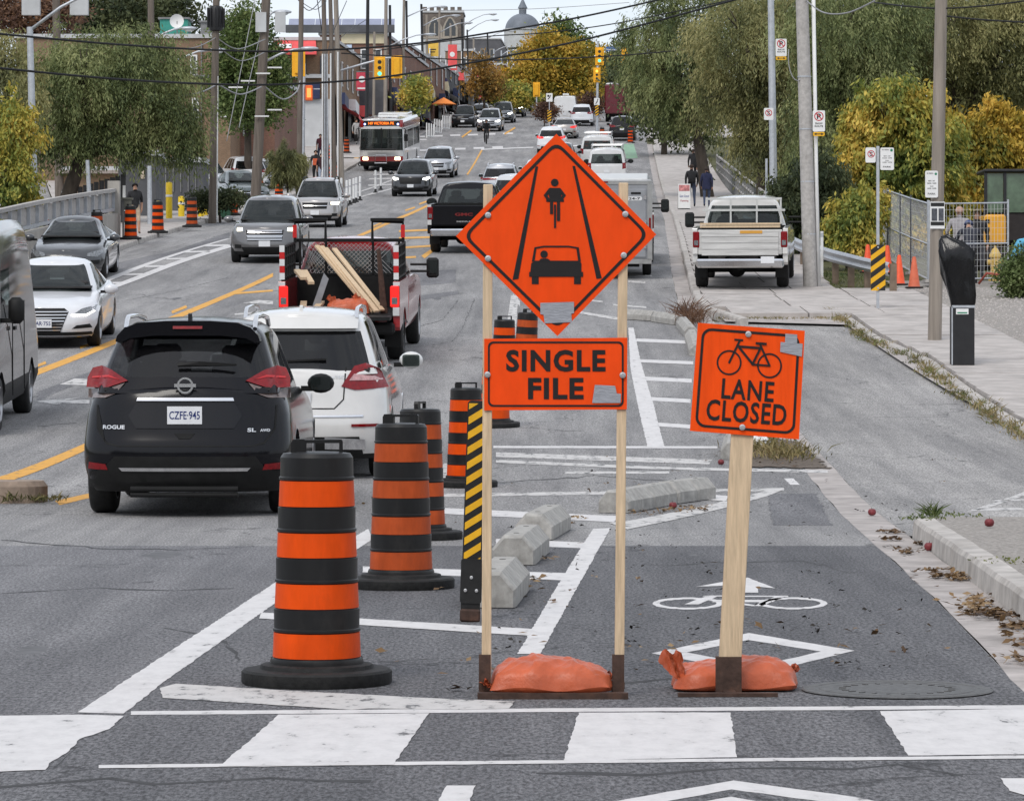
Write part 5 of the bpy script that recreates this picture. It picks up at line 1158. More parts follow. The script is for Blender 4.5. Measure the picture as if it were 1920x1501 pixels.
# parked cars in the lot at left
far_car('sedan_front', ('lot_grey', (.08, .1, .1), .3), 'dark green grey sedan parked in the lot between the wood poles', 449, 158, False, -.35, .1)
far_car('suv_back', ('white_far', (.68, .69, .7)), 'white SUV in the lot behind the dark green grey sedan', 452, 178, True, -.3, .1)
far_car('suv_front', ('lot_white', (.6, .63, .68)), 'white SUV in the lot behind the willow tree edge', 382, 172, False, -.5, .1)
far_car('sedan_front', ('lot_silver', (.5, .5, .52), .4), 'silver sedan in the lot left of the tall grasses', 500, 182, False, -.3, .1)
far_car('sedan_front', ('lot_silver', (.5, .5, .52), .4), 'silver car seen through the lower willow branches', 250, 170, False, -.3, .1)
far_car('suv_back', ('lot_red', (.2, .03, .03), .2), 'dark red SUV far back in the lot behind the leaning pole', 425, 205, True, -.3, .1)
far_car('suv_front', ('lot_black', (.02, .02, .022)), 'black SUV far back in the lot right of the leaning pole', 512, 208, False, -.3, .1)
far_car('sedan_front', ('lot_blue', (.08, .13, .25), .3), 'blue sedan in the lot at the willow fringe', 352, 186, False, -.4, .1)
# --- far white van
m_vw = carpaint('van_white', (.7, .7, .7))
cvan = Car('van', 'white panel van ahead of the beige sedan in the far queue', 'van', m_vw, dict(x0=-2.6, x1=2.6, W=1.98, H=2.3, zb=.3, wr=.34, wx=(-1.7, 1.6), cr=.15, cf=.7, clad=.1, n=3, lev=[(0, .05, .05, .93), (.3, 0, 0, 1), (1, .02, .1, .97)], ztop=[(-2.6, 1.2), (1, 1.2), (2.2, 1.05), (2.6, .9)],
    cab=dict(rb=-2.58, rt=-2.5, fb=2.0, ft=.9, hb=.97, ht=.84, win=[(.72, .94)], rg=(.1, .55, .0), cr=.15, cf=.5, arc=.05, n=3)))
std_rear(cvan, 1.0, hgt=.3, inner=.82, lit=True); cvan.place(wx(1062, 292), 294, True, .06)
# --- rack vans parked ahead of the trailer
def rack_van(x, d, label):
    c = Car('van', label, 'van', m_vw, dict(x0=-2.8, x1=2.8, W=2.0, H=2.0, zb=.32, wr=.36, wx=(-1.8, 1.7), cr=.15, cf=.7, clad=.1, n=3, lev=[(0, .05, .05, .93), (.3, 0, 0, 1), (1, .02, .1, .97)], ztop=[(-2.8, 1.15), (1, 1.15), (2.4, 1.0), (2.8, .9)],
        cab=dict(rb=-2.78, rt=-2.68, fb=2.1, ft=1.0, hb=.97, ht=.82, win=[(.72, .94)], rg=(.15, .75, .88), cr=.15, cf=.5, arc=.05, n=3)))
    std_rear(c, 1.0, hgt=.3, inner=.82); c.mirrors(1.4, 1.25, 1.0, 1.2, m_trim)
    for kk in range(4):
        mb = MB(); xx = -2.1 + kk*.85; mb.tube([(xx, -.8, 2.0), (xx, -.8, 2.16), (xx, .8, 2.16), (xx, .8, 2.0)], .03, 6); ob('roof_rack', mb, M('rack_steel', (.5, .5, .5), .4, .5, var=.1), c.root)
    for yy in (-.8, .8): mb = MB(); mb.tube([(-2.3, yy, 2.19), (.7, yy, 2.19)], .028, 6); ob('rack_rail', mb, MATS['rack_steel'], c.root)
    c.place(wx(x, d), d, True, .05); return c
rack_van(1122, 212, 'white rack van farther of the two beyond the trailer'); rack_van(1140, 188, 'white rack van nearest beyond the grey trailer roof')
# --- grey box trailer
tr = thing('box_trailer', 'grey enclosed box trailer parked behind the right half of the diamond sign', 'trailer', group='vehicles on the street')
m_tr = M('trailer_skin', (.34, .35, .37), .35, .35, var=.1, scale=2, coat=.3, dirt=.15); m_trim2 = M('trailer_frame', (.5, .5, .49), .3, .7, var=.12)
mb = MB(); mb.box((0, 0, 1.42), (4.6, 2.12, 1.92), bev=.05); ob('box', mb, m_tr, tr)
mb = MB(); mb.box((-2.27, 0, 2.36), (.10, 2.2, .14), bev=.03); mb.box((-2.27, 0, .44), (.10, 2.2, .12))
for sd in (1, -1): mb.box((-2.27, sd*1.06, 1.4), (.10, .12, 1.86))
ob('rear_frame', mb, m_trim2, tr)
mb = MB(); mb.box((0, 0, 2.42), (4.5, 2.0, .06), bev=.02); ob('roof', mb, M('trailer_roof', (.6, .6, .58), .4, .3, var=.1), tr)
for sd in (1, -1):
    mb = MB(); mb.box((-2.315, sd*.49, 1.37), (.03, .95, 1.66), bev=.01); dr = ob('rear_door', mb, m_tr, tr)
    mb = MB(); mb.tube([(-2.345, sd*.12, 1.55), (-2.345, sd*.55, 1.55)], .014, 6); ob('door_bar', mb, m_chrome, dr)
    for zz in (.8, 1.4, 2.0): mb = MB(); mb.box((-2.34, sd*.94, zz), (.03, .07, .1)); ob('hinge', mb, m_chrome, dr)
    mb = MB(); mb.box((-2.33, sd*1.06, 1.35), (.02, .05, .3)); ob('taillight', mb, m_red, tr)
mb = MB(); mb.box((-2.33, .1, 2.37), (.02, .28, .035)); ob('marker_light', mb, m_red, tr)
mb = MB(); mb.box((-2.335, -.72, 2.1), (.01, .24, .05)); ob('decal', mb, m_trim, tr)
mb = MB(); mb.prism(rrect(-.87, -.5, 1.92, 2.02, .04), -2.34, -2.332, 'x'); lb = ob('decal', mb, m_rw, tr); me = text_mesh('24-7', .28, .06, .02)
for v in me.vertices: v.co = (-2.343, -.685 - v.co.x, 1.97 + v.co.z)
ob('lettering', me, m_trim, lb)
add_wheels(tr, (-.35, .45), .98, .34, .22); mb = MB(); mb.box((0, 0, .36), (4.4, 1.6, .12)); ob('chassis', mb, m_under, tr)
place_vehicle(tr, wx(1146, 87), 90.2, True, .04)
tt = pickup('pickup_truck', 'dark pickup hidden in front of the grey trailer, its mirror showing', carpaint('tow_dark', (.05, .05, .055)), 6.0, 2.05, 1.95); tt.place(wx(1156, 93.5) + .1, 97.4, True, .04)
# --- city bus
m_bw = carpaint('bus_white', (.68, .68, .67)); m_br = carpaint('bus_red', (.30, .012, .014))
cb = Car('bus', 'white and red city bus with orange destination sign at the far stop', 'bus', m_bw, dict(x0=-6, x1=6, W=2.58, H=3.02, zb=.30, wr=.48, wx=(-3.2, 3.4), ww=.28, cr=.25, cf=.35, clad=.05, n=3, crown=.0,
    lev=[(0, .02, .08, .96), (.15, 0, 0, 1.0), (.8, 0, 0, 1.0), (1, 0, .0, 1.0)], ztop=[(-6, 1.2), (6, 1.2)],
    cab=dict(rb=-6, rt=-5.95, fb=6.0, ft=5.85, hb=1.0, ht=.97, win=[(.04, .15), (.16, .28), (.29, .42), (.43, .56), (.57, .70), (.71, .80), (.82, .97)], s=(.06, .62), fg=(.02, .70, .97), rg=(.2, .6, .8), cr=.2, cf=.3, arc=.03, n=3.2, crown=.06)))
cb.patch('destination_sign', rect(-1.05, 1.05, 2.62, 2.92), M('sign_black', (.01, .01, .012), .3, var=0), 'front', .02)
cb.text('149 VICTORIA PK', 0, 2.77, 1.5, .16, M('led_orange', (1, .25, .02), .5, var=0, emit=1.6, emitcol=(1, .16, .01)), 'front', .035, .01)
cb.patch('corner_panel', rect(1.05, 1.24, 2.55, 2.95), m_br, 'front', .018, True); cb.patch('lower_band', rect(-1.24, 1.24, .58, .86), m_br, 'front', .012); cb.patch('bumper', rect(-1.26, 1.26, .30, .57), m_trim, 'front', .03)
cb.patch('headlight', rect(.78, 1.08, .65, .82), m_lit, 'front', .03, True, thick=.02); cb.patch('blue_lamp', circle(.96, 2.72, .06, 10), M('lamp_blue', (.4, .5, 1), .3, var=0, emit=3, emitcol=(.35, .45, 1)), 'front', .04, True, thick=.01)
cb.patch('windshield_divider', rect(-.03, .03, 1.22, 2.5), m_trim, 'front', .02, thick=.02); cb.patch('red_corner', rect(1.16, 1.26, .86, 1.15), m_bw, 'front', .01, True)
for sd in (1, -1): mb = MB(); mb.tube([(5.9, sd*1.2, 2.5), (6.25, sd*1.42, 2.45), (6.25, sd*1.45, 2.2)], .025, 6); mb.box((6.25, sd*1.45, 1.95), (.1, .22, .42), bev=.03); ob('wing_mirror', mb, m_trim, cb.root)
for sd in (1, -1): mb = MB(); mb.box((0, sd*1.297, 2.68), (11.4, .01, .3)); ob('red_band', mb, m_br, cb.root)
mb = MB(); mb.tube([(6.1, -.35, .55), (6.5, -.35, .5), (6.5, .35, .5), (6.1, .35, .55)], .025, 6); mb.tube([(6.5, -.35, .5), (6.45, -.3, .95), (6.45, .3, .95), (6.5, .35, .5)], .022, 6); ob('bike_rack', mb, m_chrome, cb.root)
mb = MB(); mb.box((-3.5, 0, 3.1), (3, 1.8, .18), bev=.05); mb.box((1, 0, 3.08), (1.2, 1.2, .12), bev=.05); ob('roof_unit', mb, m_bw, cb.root)
cb.place(wx(733, 209) - .2, 214.5, False, .055)
# --- dark red streetcar or truck far right
rt = thing('box_truck', 'dark red box truck with white roof beyond the far black SUV', 'truck', group='vehicles on the street'); m_mar = carpaint('maroon', (.12, .012, .02))
mb = MB(); mb.box((-1.2, 0, 1.9), (5.6, 2.4, 2.4), bev=.08); ob('box', mb, m_mar, rt); mb = MB(); mb.box((-1.2, 0, 3.16), (5.5, 2.2, .14), bev=.05); ob('roof', mb, m_vw, rt)
mb = MB(); mb.prism([(1.7, .5), (3.6, .5), (3.7, 1.2), (3.2, 2.3), (1.7, 2.4)], -1.1, 1.1); ob('cab', mb, m_mar, rt); mb = MB(); mb.box((0, 0, .55), (7, 1.6, .25)); ob('chassis', mb, m_under, rt)
add_wheels(rt, (-2.4, 2.7), 1.05, .45, .28); place_vehicle(rt, wx(1166, 300), 303, True, .06)
# ------------------------------------------------------------------ trees
def quads(name, V, mat, parent=None):
    n = len(V)//4; me = bpy.data.meshes.new(name); me.vertices.add(4*n); me.vertices.foreach_set('co', V.astype(np.float32).ravel())
    me.loops.add(4*n); me.loops.foreach_set('vertex_index', np.arange(4*n, dtype=np.int32)); me.polygons.add(n)
    me.polygons.foreach_set('loop_start', np.arange(0, 4*n, 4, dtype=np.int32)); me.update(calc_edges=True); me.materials.append(mat)
    o = bpy.data.objects.new(name, me); COL.objects.link(o); o.parent = parent; return o
def unit(v): return v/np.maximum(1e-9, np.linalg.norm(v, axis=1, keepdims=True))
def leaf_quads(p, ax, ln, wd, g):
    n = len(p); ax = unit(ax); r = unit(np.cross(ax, g.normal(size=(n, 3)))); s = g.uniform(.65, 1.35, (n, 1)); a = ax*ln*s/2; b = r*wd*s/2; m = p + a*.1
    return np.stack([p-a, m+b, p+a, m-b], 1).reshape(-1, 3)
def blob_leaves(blobs, n, ln, wd, seed, droop=0., clump=.5, per=55):
    g = np.random.default_rng(seed); vol = np.array([b[3]*b[4]*b[5] for b in blobs])**.8; vol /= vol.sum(); out = []
    for b, f in zip(blobs, vol):
        k = max(3, int(n*f/per)); u = unit(g.normal(size=(k, 3))); rr = g.uniform(.25, 1, (k, 1))**.45
        lump = (1 + .30*np.sin(u[:, :1]*5 + seed) * np.cos(u[:, 2:]*6 + seed*2))*np.where(g.random((k, 1)) < .14, g.uniform(1.1, 1.4, (k, 1)), 1.)
        c = np.array(b[:3]) + u*rr*lump*np.array(b[3:6]); out.append((c, u))
    C = np.concatenate([o[0] for o in out]); U = np.concatenate([o[1] for o in out]); k = len(C)
    if droop:
        L_ = g.uniform(.5, 1, (k, 1))*droop; sd = unit(U*np.array([1, 1, .1]) + g.normal(size=(k, 3))*.35)
        t = g.uniform(0, 1, (k, per, 1)); bow = np.stack([sd[:, None, 0:1]*(t*.55), sd[:, None, 1:2]*(t*.55), .12*t - .95*t*t], -1)[:, :, 0, :]
        p = C[:, None] + bow*L_[:, None] + g.normal(size=(k, per, 3))*clump*.28
        ax = np.stack([np.broadcast_to(sd[:, None, 0], (k, per))*.5, np.broadcast_to(sd[:, None, 1], (k, per))*.5, (-.25 - 1.2*t[:, :, 0])], -1) + g.normal(size=(k, per, 3))*.45
    else:
        p = C[:, None] + g.normal(size=(k, per, 3))*np.array([clump, clump, clump*.62]); ax = g.normal(size=(k, per, 3)) + np.array([0, 0, -.35])
    p = p.reshape(-1, 3); ax = ax.reshape(-1, 3)
    return leaf_quads(p, ax, ln, wd, g), C
m_bark = M('tree_bark', (.075, .06, .048), .95, var=.35, scale=7, bump=.8, stretch=(1, 1, .25))
def tree(label, xb, d, blobs, n, mat, ln=.16, wd=.05, droop=0., clump=.45, seed=1, name='tree', group=None, trunk=.2, base=None, cat='tree'):
    """blobs: (photo x, photo y, rx, ry[, depth offset]) at depth d, turned into real crown volumes"""
    X = wx(xb, d); z0 = (zr(d) - .07 - gdrop(X, d)) if base is None else base
    t = thing(name, label, cat, (X, d, z0), group=group); bl = []
    for i, b in enumerate(blobs):
        dz = b[4] if len(b) > 4 else ((i*37) % 11 - 5)/5*b[2]/F*d*.45; c = P(b[0], b[1], d); rx, rz = b[2]/F*d, b[3]/F*d
        bl.append((c[0]-X, dz, c[2]-z0, rx, (rx+rz)*.5, rz))
    V, C = blob_leaves(bl, n, ln, wd, seed, droop, clump); quads('crown', V, mat, t)
    mb = MB(); rnd = random.Random(seed); hub = Vector((np.mean([b[0] for b in bl])*.4, 0, max(.6, min(b[2]-b[5]*.6 for b in bl))))
    mb.tube([(0, 0, -.4), tuple(hub*.55), tuple(hub)], [trunk*1.15, trunk*.9, trunk*.75], 8)
    for b in bl:
        e = Vector(b[:3]); m1 = hub.lerp(e, .5) + Vector((0, 0, .08*b[5])); mb.tube([hub, m1, e], [trunk*.6, trunk*.38, trunk*.16], 6)
        for k in range(7):
            u = Vector((rnd.gauss(0, 1), rnd.gauss(0, 1), rnd.gauss(.4, .8))).normalized(); q = e + Vector((u.x*b[3], u.y*b[4], u.z*b[5]))*.85; s_ = m1.lerp(e, rnd.uniform(.2, 1)); mb.tube([s_, s_.lerp(q, .5) + Vector((0, 0, .1)), q], [trunk*.2, trunk*.12, trunk*.04], 5)
    ob('trunk', mb, m_bark, t, 4); return t
lw = leafmat('leaf_willow', [(0.058, 0.081, 0.034), (0.143, 0.176, 0.068), (0.240, 0.267, 0.111), (0.364, 0.377, 0.169)])
lw2 = leafmat('leaf_olive', [(0.087, 0.098, 0.045), (0.189, 0.196, 0.081), (0.294, 0.280, 0.119), (0.406, 0.371, 0.168)])
lg_ = leafmat('leaf_green', [(0.041, 0.067, 0.023), (0.092, 0.141, 0.041), (0.151, 0.200, 0.067), (0.217, 0.250, 0.083)])
ly = leafmat('leaf_yellow', [(0.110, 0.132, 0.028), (0.275, 0.220, 0.033), (0.506, 0.341, 0.050), (0.726, 0.462, 0.088)])
lyg = leafmat('leaf_yellow_green', [(0.105, 0.154, 0.042), (0.252, 0.280, 0.063), (0.504, 0.420, 0.084), (0.812, 0.560, 0.126)])
lor = leafmat('leaf_orange', [(.12, .09, .03), (.24, .15, .04), (.38, .21, .05), (.5, .27, .07)])
lbr = leafmat('leaf_brown', [(0.072, 0.043, 0.036), (0.131, 0.072, 0.051), (0.203, 0.116, 0.072), (0.290, 0.160, 0.087)])
ldk = leafmat('leaf_dark', [(0.028, 0.041, 0.020), (0.060, 0.077, 0.036), (0.101, 0.118, 0.053), (0.153, 0.162, 0.071)])
RG = 'trees along the ravine on the right'; LG = 'trees on the left bank'; FG = 'trees at the far end of the street'
tree('olive green willow overhanging the far sidewalk right of the traffic signal', 1330, 168, [(1265, 110, 85, 80), (1330, 30, 110, 85), (1240, 180, 45, 45), (1310, 180, 70, 50), (1205, 60, 45, 40), (1222, 140, 45, 50), (1300, 225, 40, 25)], 52000, lw, .2, .05, 1.6, .5, 11, 'willow_tree', RG, .3)
tree('tall willow behind the steel lamp post on the right', 1430, 138, [(1395, 75, 95, 85), (1465, 190, 85, 85), (1375, 165, 70, 60), (1500, 60, 90, 85), (1450, 270, 70, 50), (1410, 260, 30, 30)], 60000, lw2, .17, .045, 1.5, .45, 12, 'willow_tree', RG, .3)
tree('willow behind the concrete pole with broad hanging branches', 1590, 122, [(1570, 60, 110, 95), (1560, 190, 75, 110), (1650, 30, 100, 85), (1530, 310, 55, 85), (1600, 130, 90, 80)], 60000, lw, .15, .04, 1.3, .42, 13, 'willow_tree', RG, .28)
tree('dark olive tree top behind the wood pole at upper right', 1790, 126, [(1755, 70, 120, 90), (1880, 90, 100, 110), (1850, 185, 95, 60), (1930, 20, 80, 80), (1700, 120, 70, 70)], 52000, lw2, .16, .05, .9, .5, 14, 'tree', RG, .28)
tree('yellowing maple bush behind the sign post and guardrail', 1690, 101, [(1660, 200, 55, 55), (1700, 240, 70, 55), (1640, 290, 60, 70), (1740, 300, 60, 70), (1690, 350, 70, 60), (1605, 300, 30, 60), (1670, 430, 70, 40), (1735, 410, 50, 50), (1620, 230, 35, 40), (1720, 190, 40, 35), (1770, 360, 45, 60)], 44000, lyg, .17, .07, .35, .42, 15, 'maple_tree', RG, .14)
tree('bright yellow maple bush right of the wood pole', 1850, 106, [(1850, 285, 60, 55), (1905, 260, 50, 60), (1805, 330, 50, 60), (1875, 355, 60, 60), (1800, 420, 60, 50), (1880, 430, 70, 50), (1800, 255, 35, 35), (1920, 320, 50, 60), (1870, 225, 40, 30)], 40000, ly, .17, .07, .35, .42, 16, 'maple_tree', RG, .14)
tree('low green yellow bush in front of the willow by the guardrail', 1590, 93, [(1590, 415, 40, 40), (1625, 390, 40, 40), (1560, 440, 30, 25), (1600, 455, 50, 22)], 11000, lyg, .14, .06, .25, .3, 17, 'bush', RG, .08, cat='bush')
tree('dark shrub behind the white pickup and concrete pole', 1520, 98, [(1500, 370, 40, 65), (1545, 350, 40, 75), (1470, 395, 40, 45), (1555, 440, 40, 35), (1470, 430, 50, 35), (1510, 440, 50, 30)], 20000, ldk, .14, .05, .4, .36, 18, 'bush', RG, .1, cat='bush')
tree('dark evergreen mass behind the right willows', 1700, 190, [(1480, 120, 130, 160), (1640, 110, 130, 170), (1800, 130, 130, 190), (1930, 130, 110, 190), (1560, 320, 150, 110), (1760, 350, 150, 110), (1930, 350, 90, 110)], 52000, ldk, .34, .14, 0, .9, 19, 'tree', RG, .4)
tree('green willow with hanging branches behind the bridge wall at left', 105, 128, [(165, 150, 85, 75), (250, 170, 85, 85), (300, 255, 65, 45), (115, 240, 55, 60), (330, 210, 45, 60), (210, 95, 95, 50), (180, 260, 75, 40), (345, 270, 30, 30), (300, 130, 55, 50), (110, 130, 45, 45)], 76000, lw, .16, .042, 1.3, .42, 21, 'willow_tree', LG, .3)
tree('yellow green bush at the left edge below the lamp post', 15, 104, [(15, 330, 50, 60), (30, 250, 40, 60), (48, 375, 22, 20)], 15000, lyg, .14, .055, .3, .36, 22, 'bush', LG, .1, cat='bush')
tree('pale green tree at the left edge behind the lamp post', 10, 120, [(20, 170, 60, 60), (5, 100, 55, 45)], 12000, lw2, .15, .045, .8, .45, 23, 'tree', LG, .15)
tree('dark evergreen behind the brick building roof at upper left', 230, 240, [(230, 35, 90, 50), (300, 20, 60, 40), (165, 30, 40, 40)], 16000, ldk, .34, .14, 0, .7, 24, 'tree', LG, .3)
tree('reddish brown tree between the poles at upper left', 66, 200, [(66, 58, 32, 24), (20, 25, 50, 35), (110, 20, 40, 30)], 9000, lbr, .25, .1, 0, .5, 25, 'tree', LG, .2)
tree('leafy green tree between the wood poles beside the brick building', 465, 176, [(455, 75, 42, 60), (500, 145, 40, 60), (432, 150, 34, 60), (470, 200, 50, 40)], 30000, lg_, .19, .09, 0, .4, 26, 'tree', LG, .2)
tree('small young tree with yellow green leaves behind the bus', 780, 238, [(778, 180, 22, 28), (782, 160, 12, 18)], 3500, lyg, .26, .12, 0, .3, 27, 'tree', FG, .08)
tree('golden yellow street tree at the end of the street', 1045, 330, [(985, 150, 40, 30), (1030, 125, 55, 38), (1080, 130, 45, 40), (1035, 90, 40, 24), (1065, 172, 50, 24)], 26000, ly, .34, .17, 0, .7, 28, 'tree', FG, .3)
tree('green treetop rising behind the golden tree', 1055, 365, [(1048, 62, 22, 22), (1075, 88, 24, 26), (1055, 110, 30, 30)], 7000, lg_, .4, .2, 0, .7, 29, 'tree', FG, .3)
tree('orange brown street tree in front of the far shops', 908, 300, [(902, 132, 17, 18), (921, 150, 16, 16), (888, 158, 14, 15), (912, 172, 20, 12), (930, 170, 10, 10), (897, 112, 8, 10)], 3400, lor, .3, .13, 0, .5, 30, 'tree', FG, .12)
tree('yellow green low tree left of the golden tree', 955, 315, [(965, 178, 30, 18), (940, 175, 20, 16), (990, 185, 18, 14)], 6000, lyg, .3, .15, 0, .45, 31, 'tree', FG, .12)
tree('yellow tree behind the traffic signal on the right', 1120, 350, [(1118, 148, 26, 28), (1135, 170, 22, 18), (1098, 175, 22, 22)], 7000, ly, .36, .18, 0, .6, 32, 'tree', FG, .2)
tree('dark green tree behind the signal at the right of the street', 1165, 345, [(1165, 120, 26, 40), (1180, 165, 30, 35), (1150, 165, 22, 28)], 9000, ldk, .38, .2, 0, .6, 33, 'tree', FG, .2)
tree('purple brown bush on the far median', 1020, 288, [(1020, 206, 14, 14), (1030, 210, 12, 12)], 2600, lbr, .2, .1, 0, .25, 34, 'bush', FG, .05, cat='bush')
tree('brown hedge bush beside the far median sign', 1112, 300, [(1112, 196, 22, 16), (1098, 200, 14, 12)], 3000, lbr, .22, .1, 0, .3, 35, 'bush', FG, .05, cat='bush')
tree('low dark hedge behind the drums on the left sidewalk', 415, 133, [(395, 376, 25, 14), (430, 374, 28, 15), (375, 380, 18, 12)], 5000, ldk, .12, .06, 0, .2, 36, 'bush', LG, .05, cat='bush')
tree('tall grassy bush by the white sign post at the lot', 540, 160, [(535, 300, 26, 34), (555, 308, 18, 30), (520, 322, 16, 24), (540, 330, 26, 16)], 6000, lw2, .4, .03, .5, .2, 37, 'bush', LG, .05, cat='bush')
tree('clipped boxwood shrub at the right edge', 1905, 80, [(1908, 512, 32, 38), (1932, 520, 34, 42), (1912, 545, 30, 24)], 11000, leafmat('leaf_box', [(.04, .06, .02), (.09, .13, .04), (.17, .22, .08), (.3, .34, .16)]), .07, .045, 0, .12, 38, 'bush', RG, .04, cat='bush', base=zr(80))
tree('bushy green tree far behind the street signs at right', 1245, 230, [(1240, 190, 60, 60), (1210, 140, 40, 50), (1290, 210, 70, 60)], 12000, ldk, .3, .14, 0, .7, 39, 'tree', RG, .2)

# ------------------------------------------------------------------ buildings
def brickmat(name, col, mortar, sc=6.):
    if name in MATS: return MATS[name]
    m = bpy.data.materials.new(name); m.use_nodes = True; MATS[name] = m; t = m.node_tree; b = t.nodes['Principled BSDF']; b.inputs['Roughness'].default_value = .9; N = t.nodes.new; L = t.links.new
    tc = N('ShaderNodeTexCoord'); sp = N('ShaderNodeSeparateXYZ'); cb_ = N('ShaderNodeCombineXYZ'); L(tc.outputs['Object'], sp.inputs[0]); ad = N('ShaderNodeMath'); ad.operation = 'ADD'; L(sp.outputs[0], ad.inputs[0]); L(sp.outputs[1], ad.inputs[1]); L(ad.outputs[0], cb_.inputs[0]); L(sp.outputs[2], cb_.inputs[1])
    br = N('ShaderNodeTexBrick'); br.inputs['Scale'].default_value = sc; br.inputs['Color1'].default_value = (*col, 1); br.inputs['Color2'].default_value = (*[c*.72 for c in col], 1); br.inputs['Mortar'].default_value = (*mortar, 1); br.inputs['Mortar Size'].default_value = .012; L(cb_.outputs[0], br.inputs[0])
    n = N('ShaderNodeTexNoise'); n.inputs['Scale'].default_value = .7; n.inputs['Detail'].default_value = 5; L(tc.outputs['Object'], n.inputs[0]); mx = N('ShaderNodeMix'); mx.data_type = 'RGBA'; mx.blend_type = 'MULTIPLY'; mx.inputs[0].default_value = .6; L(br.outputs[0], mx.inputs[6]); L(n.outputs[0], mx.inputs[7])
    r = N('ShaderNodeValToRGB'); r.color_ramp.elements[0].position = .3; r.color_ramp.elements[0].color = (.55, .55, .55, 1); r.color_ramp.elements[1].position = .7; r.color_ramp.elements[1].color = (1, 1, 1, 1); L(n.outputs[0], r.inputs[0]); L(r.outputs[0], mx.inputs[7]); L(mx.outputs[2], b.inputs['Base Color'])
    return m
br1 = brickmat('brown_brick', (.29, .18, .105), (.33, .29, .24)); br2 = brickmat('red_brick', (.27, .13, .09), (.28, .24, .2)); br3 = brickmat('grey_stone', (.19, .16, .14), (.21, .19, .17), 2.5)
m_cream = M('cream_render', (.62, .55, .38), .85, var=.12, scale=1.5); m_lgrey = M('pale_render', (.52, .53, .54), .85, var=.1, scale=1.2, dirt=.3); m_dgrey = M('dark_cladding', (.09, .092, .1), .7, var=.2, scale=1.5); m_white = M('white_paint', (.75, .75, .74), .6, var=.06, scale=3)
m_roofm = M('roof_metal', (.2, .2, .2), .6, .3, var=.2); m_navy = M('navy_fascia', (.025, .035, .09), .5, var=.1); m_redaw = M('red_awning', (.75, .10, .10), .6, var=.12, scale=2); m_solar = M('solar_panel', (.30, .32, .42), .25, .2, var=.1, scale=1.5); m_bwin = M('building_glass', (.035, .04, .045), .08, var=.3, scale=1, spec=.7); m_stonew = M('window_stone', (.36, .32, .27), .8, var=.1)
class Bld:
    """flat fronted block: front face towards the camera spans photo x0..x1 at depth d, back at d+dep, roof at photo row yt"""
    def __init__(s, name, label, x0, x1, yt, d, dep_, mat, skew=.06, zb=None, cat='building', group=None):
        s.d = d; s.X0, s.X1 = wx(x0, d), wx(x1, d); s.zt = wz(yt, d); s.zb = zr(d) - 1.5 if zb is None else zb
        s.o = thing(name, label, cat, (s.X0, d, s.zb), group=group); s.w = s.X1 - s.X0; s.h = s.zt - s.zb; k = skew*dep_; w_, h_ = s.w, s.h; s.k = skew
        mb = MB(); v = [(0, 0, 0), (w_, 0, 0), (w_+k, dep_, 0), (k, dep_, 0)]; mb.add(v + [(a, b, h_) for a, b, c in v], [(0, 1, 5, 4), (1, 2, 6, 5), (2, 3, 7, 6), (3, 0, 4, 7), (4, 5, 6, 7)]); s.wall = ob('wall', mb, mat, s.o)
        mb = MB(); q = .12; v = [(-q, -q, 0), (w_+q, -q, 0), (w_+k+q, dep_+q, 0), (k-q, dep_+q, 0)]; mb.add([(a, b, h_) for a, b, c in v] + [(a, b, h_+.22) for a, b, c in v], [(0, 1, 5, 4), (1, 2, 6, 5), (2, 3, 7, 6), (3, 0, 4, 7), (4, 5, 6, 7)]); ob('parapet', mb, m_lgrey if mat != m_lgrey else m_roofm, s.o)
    def lx(s, x): return wx(x, s.d) - s.X0
    def lz(s, y): return wz(y, s.d) - s.zb
    def win(s, x0, x1, y0, y1, fr=m_white, bars=1, glass=None):
        a, b, c, e = s.lx(x0), s.lx(x1), s.lz(y1), s.lz(y0); t = .09; mb = MB()
        mb.box(((a+b)/2, -.03, c+t/2), (b-a, .08, t)); mb.box(((a+b)/2, -.03, e-t/2), (b-a, .08, t)); mb.box((a+t/2, -.03, (c+e)/2), (t, .08, e-c-2*t)); mb.box((b-t/2, -.03, (c+e)/2), (t, .08, e-c-2*t))
        for k in range(bars): mb.box(((a+b)/2, -.025, c + (e-c)*(k+1)/(bars+1)), (b-a-2*t, .05, t*.7))
        w_ = ob('window', mb, fr, s.o); mb = MB(); mb.box(((a+b)/2, -.006, (c+e)/2), (b-a-t, .016, e-c-t)); ob('pane', mb, glass or m_bwin, w_)
    def slab(s, nm, x0, x1, y0, y1, mat, out=.15): mb = MB(); mb.box(((s.lx(x0)+s.lx(x1))/2, -out/2-.002, (s.lz(y0)+s.lz(y1))/2), (abs(s.lx(x1)-s.lx(x0)), out, abs(s.lz(y1)-s.lz(y0)))); return ob(nm, mb, mat, s.o)
    def swin(s, n, rows, depth, y0s, w_=1.0, h_=1.7, fr=m_white):
        """windows on the street side"""
        for z in y0s:
            for i in range(n):
                yy = depth*(i+.5)/n; mb = MB(); mb.box((s.w + s.k*yy + .04, yy, z), (.08, w_, h_)); f = ob('window', mb, fr, s.o); mb = MB(); mb.box((s.w + s.k*yy + .07, yy, z), (.05, w_*.8, h_*.86)); ob('pane', mb, m_bwin, f)
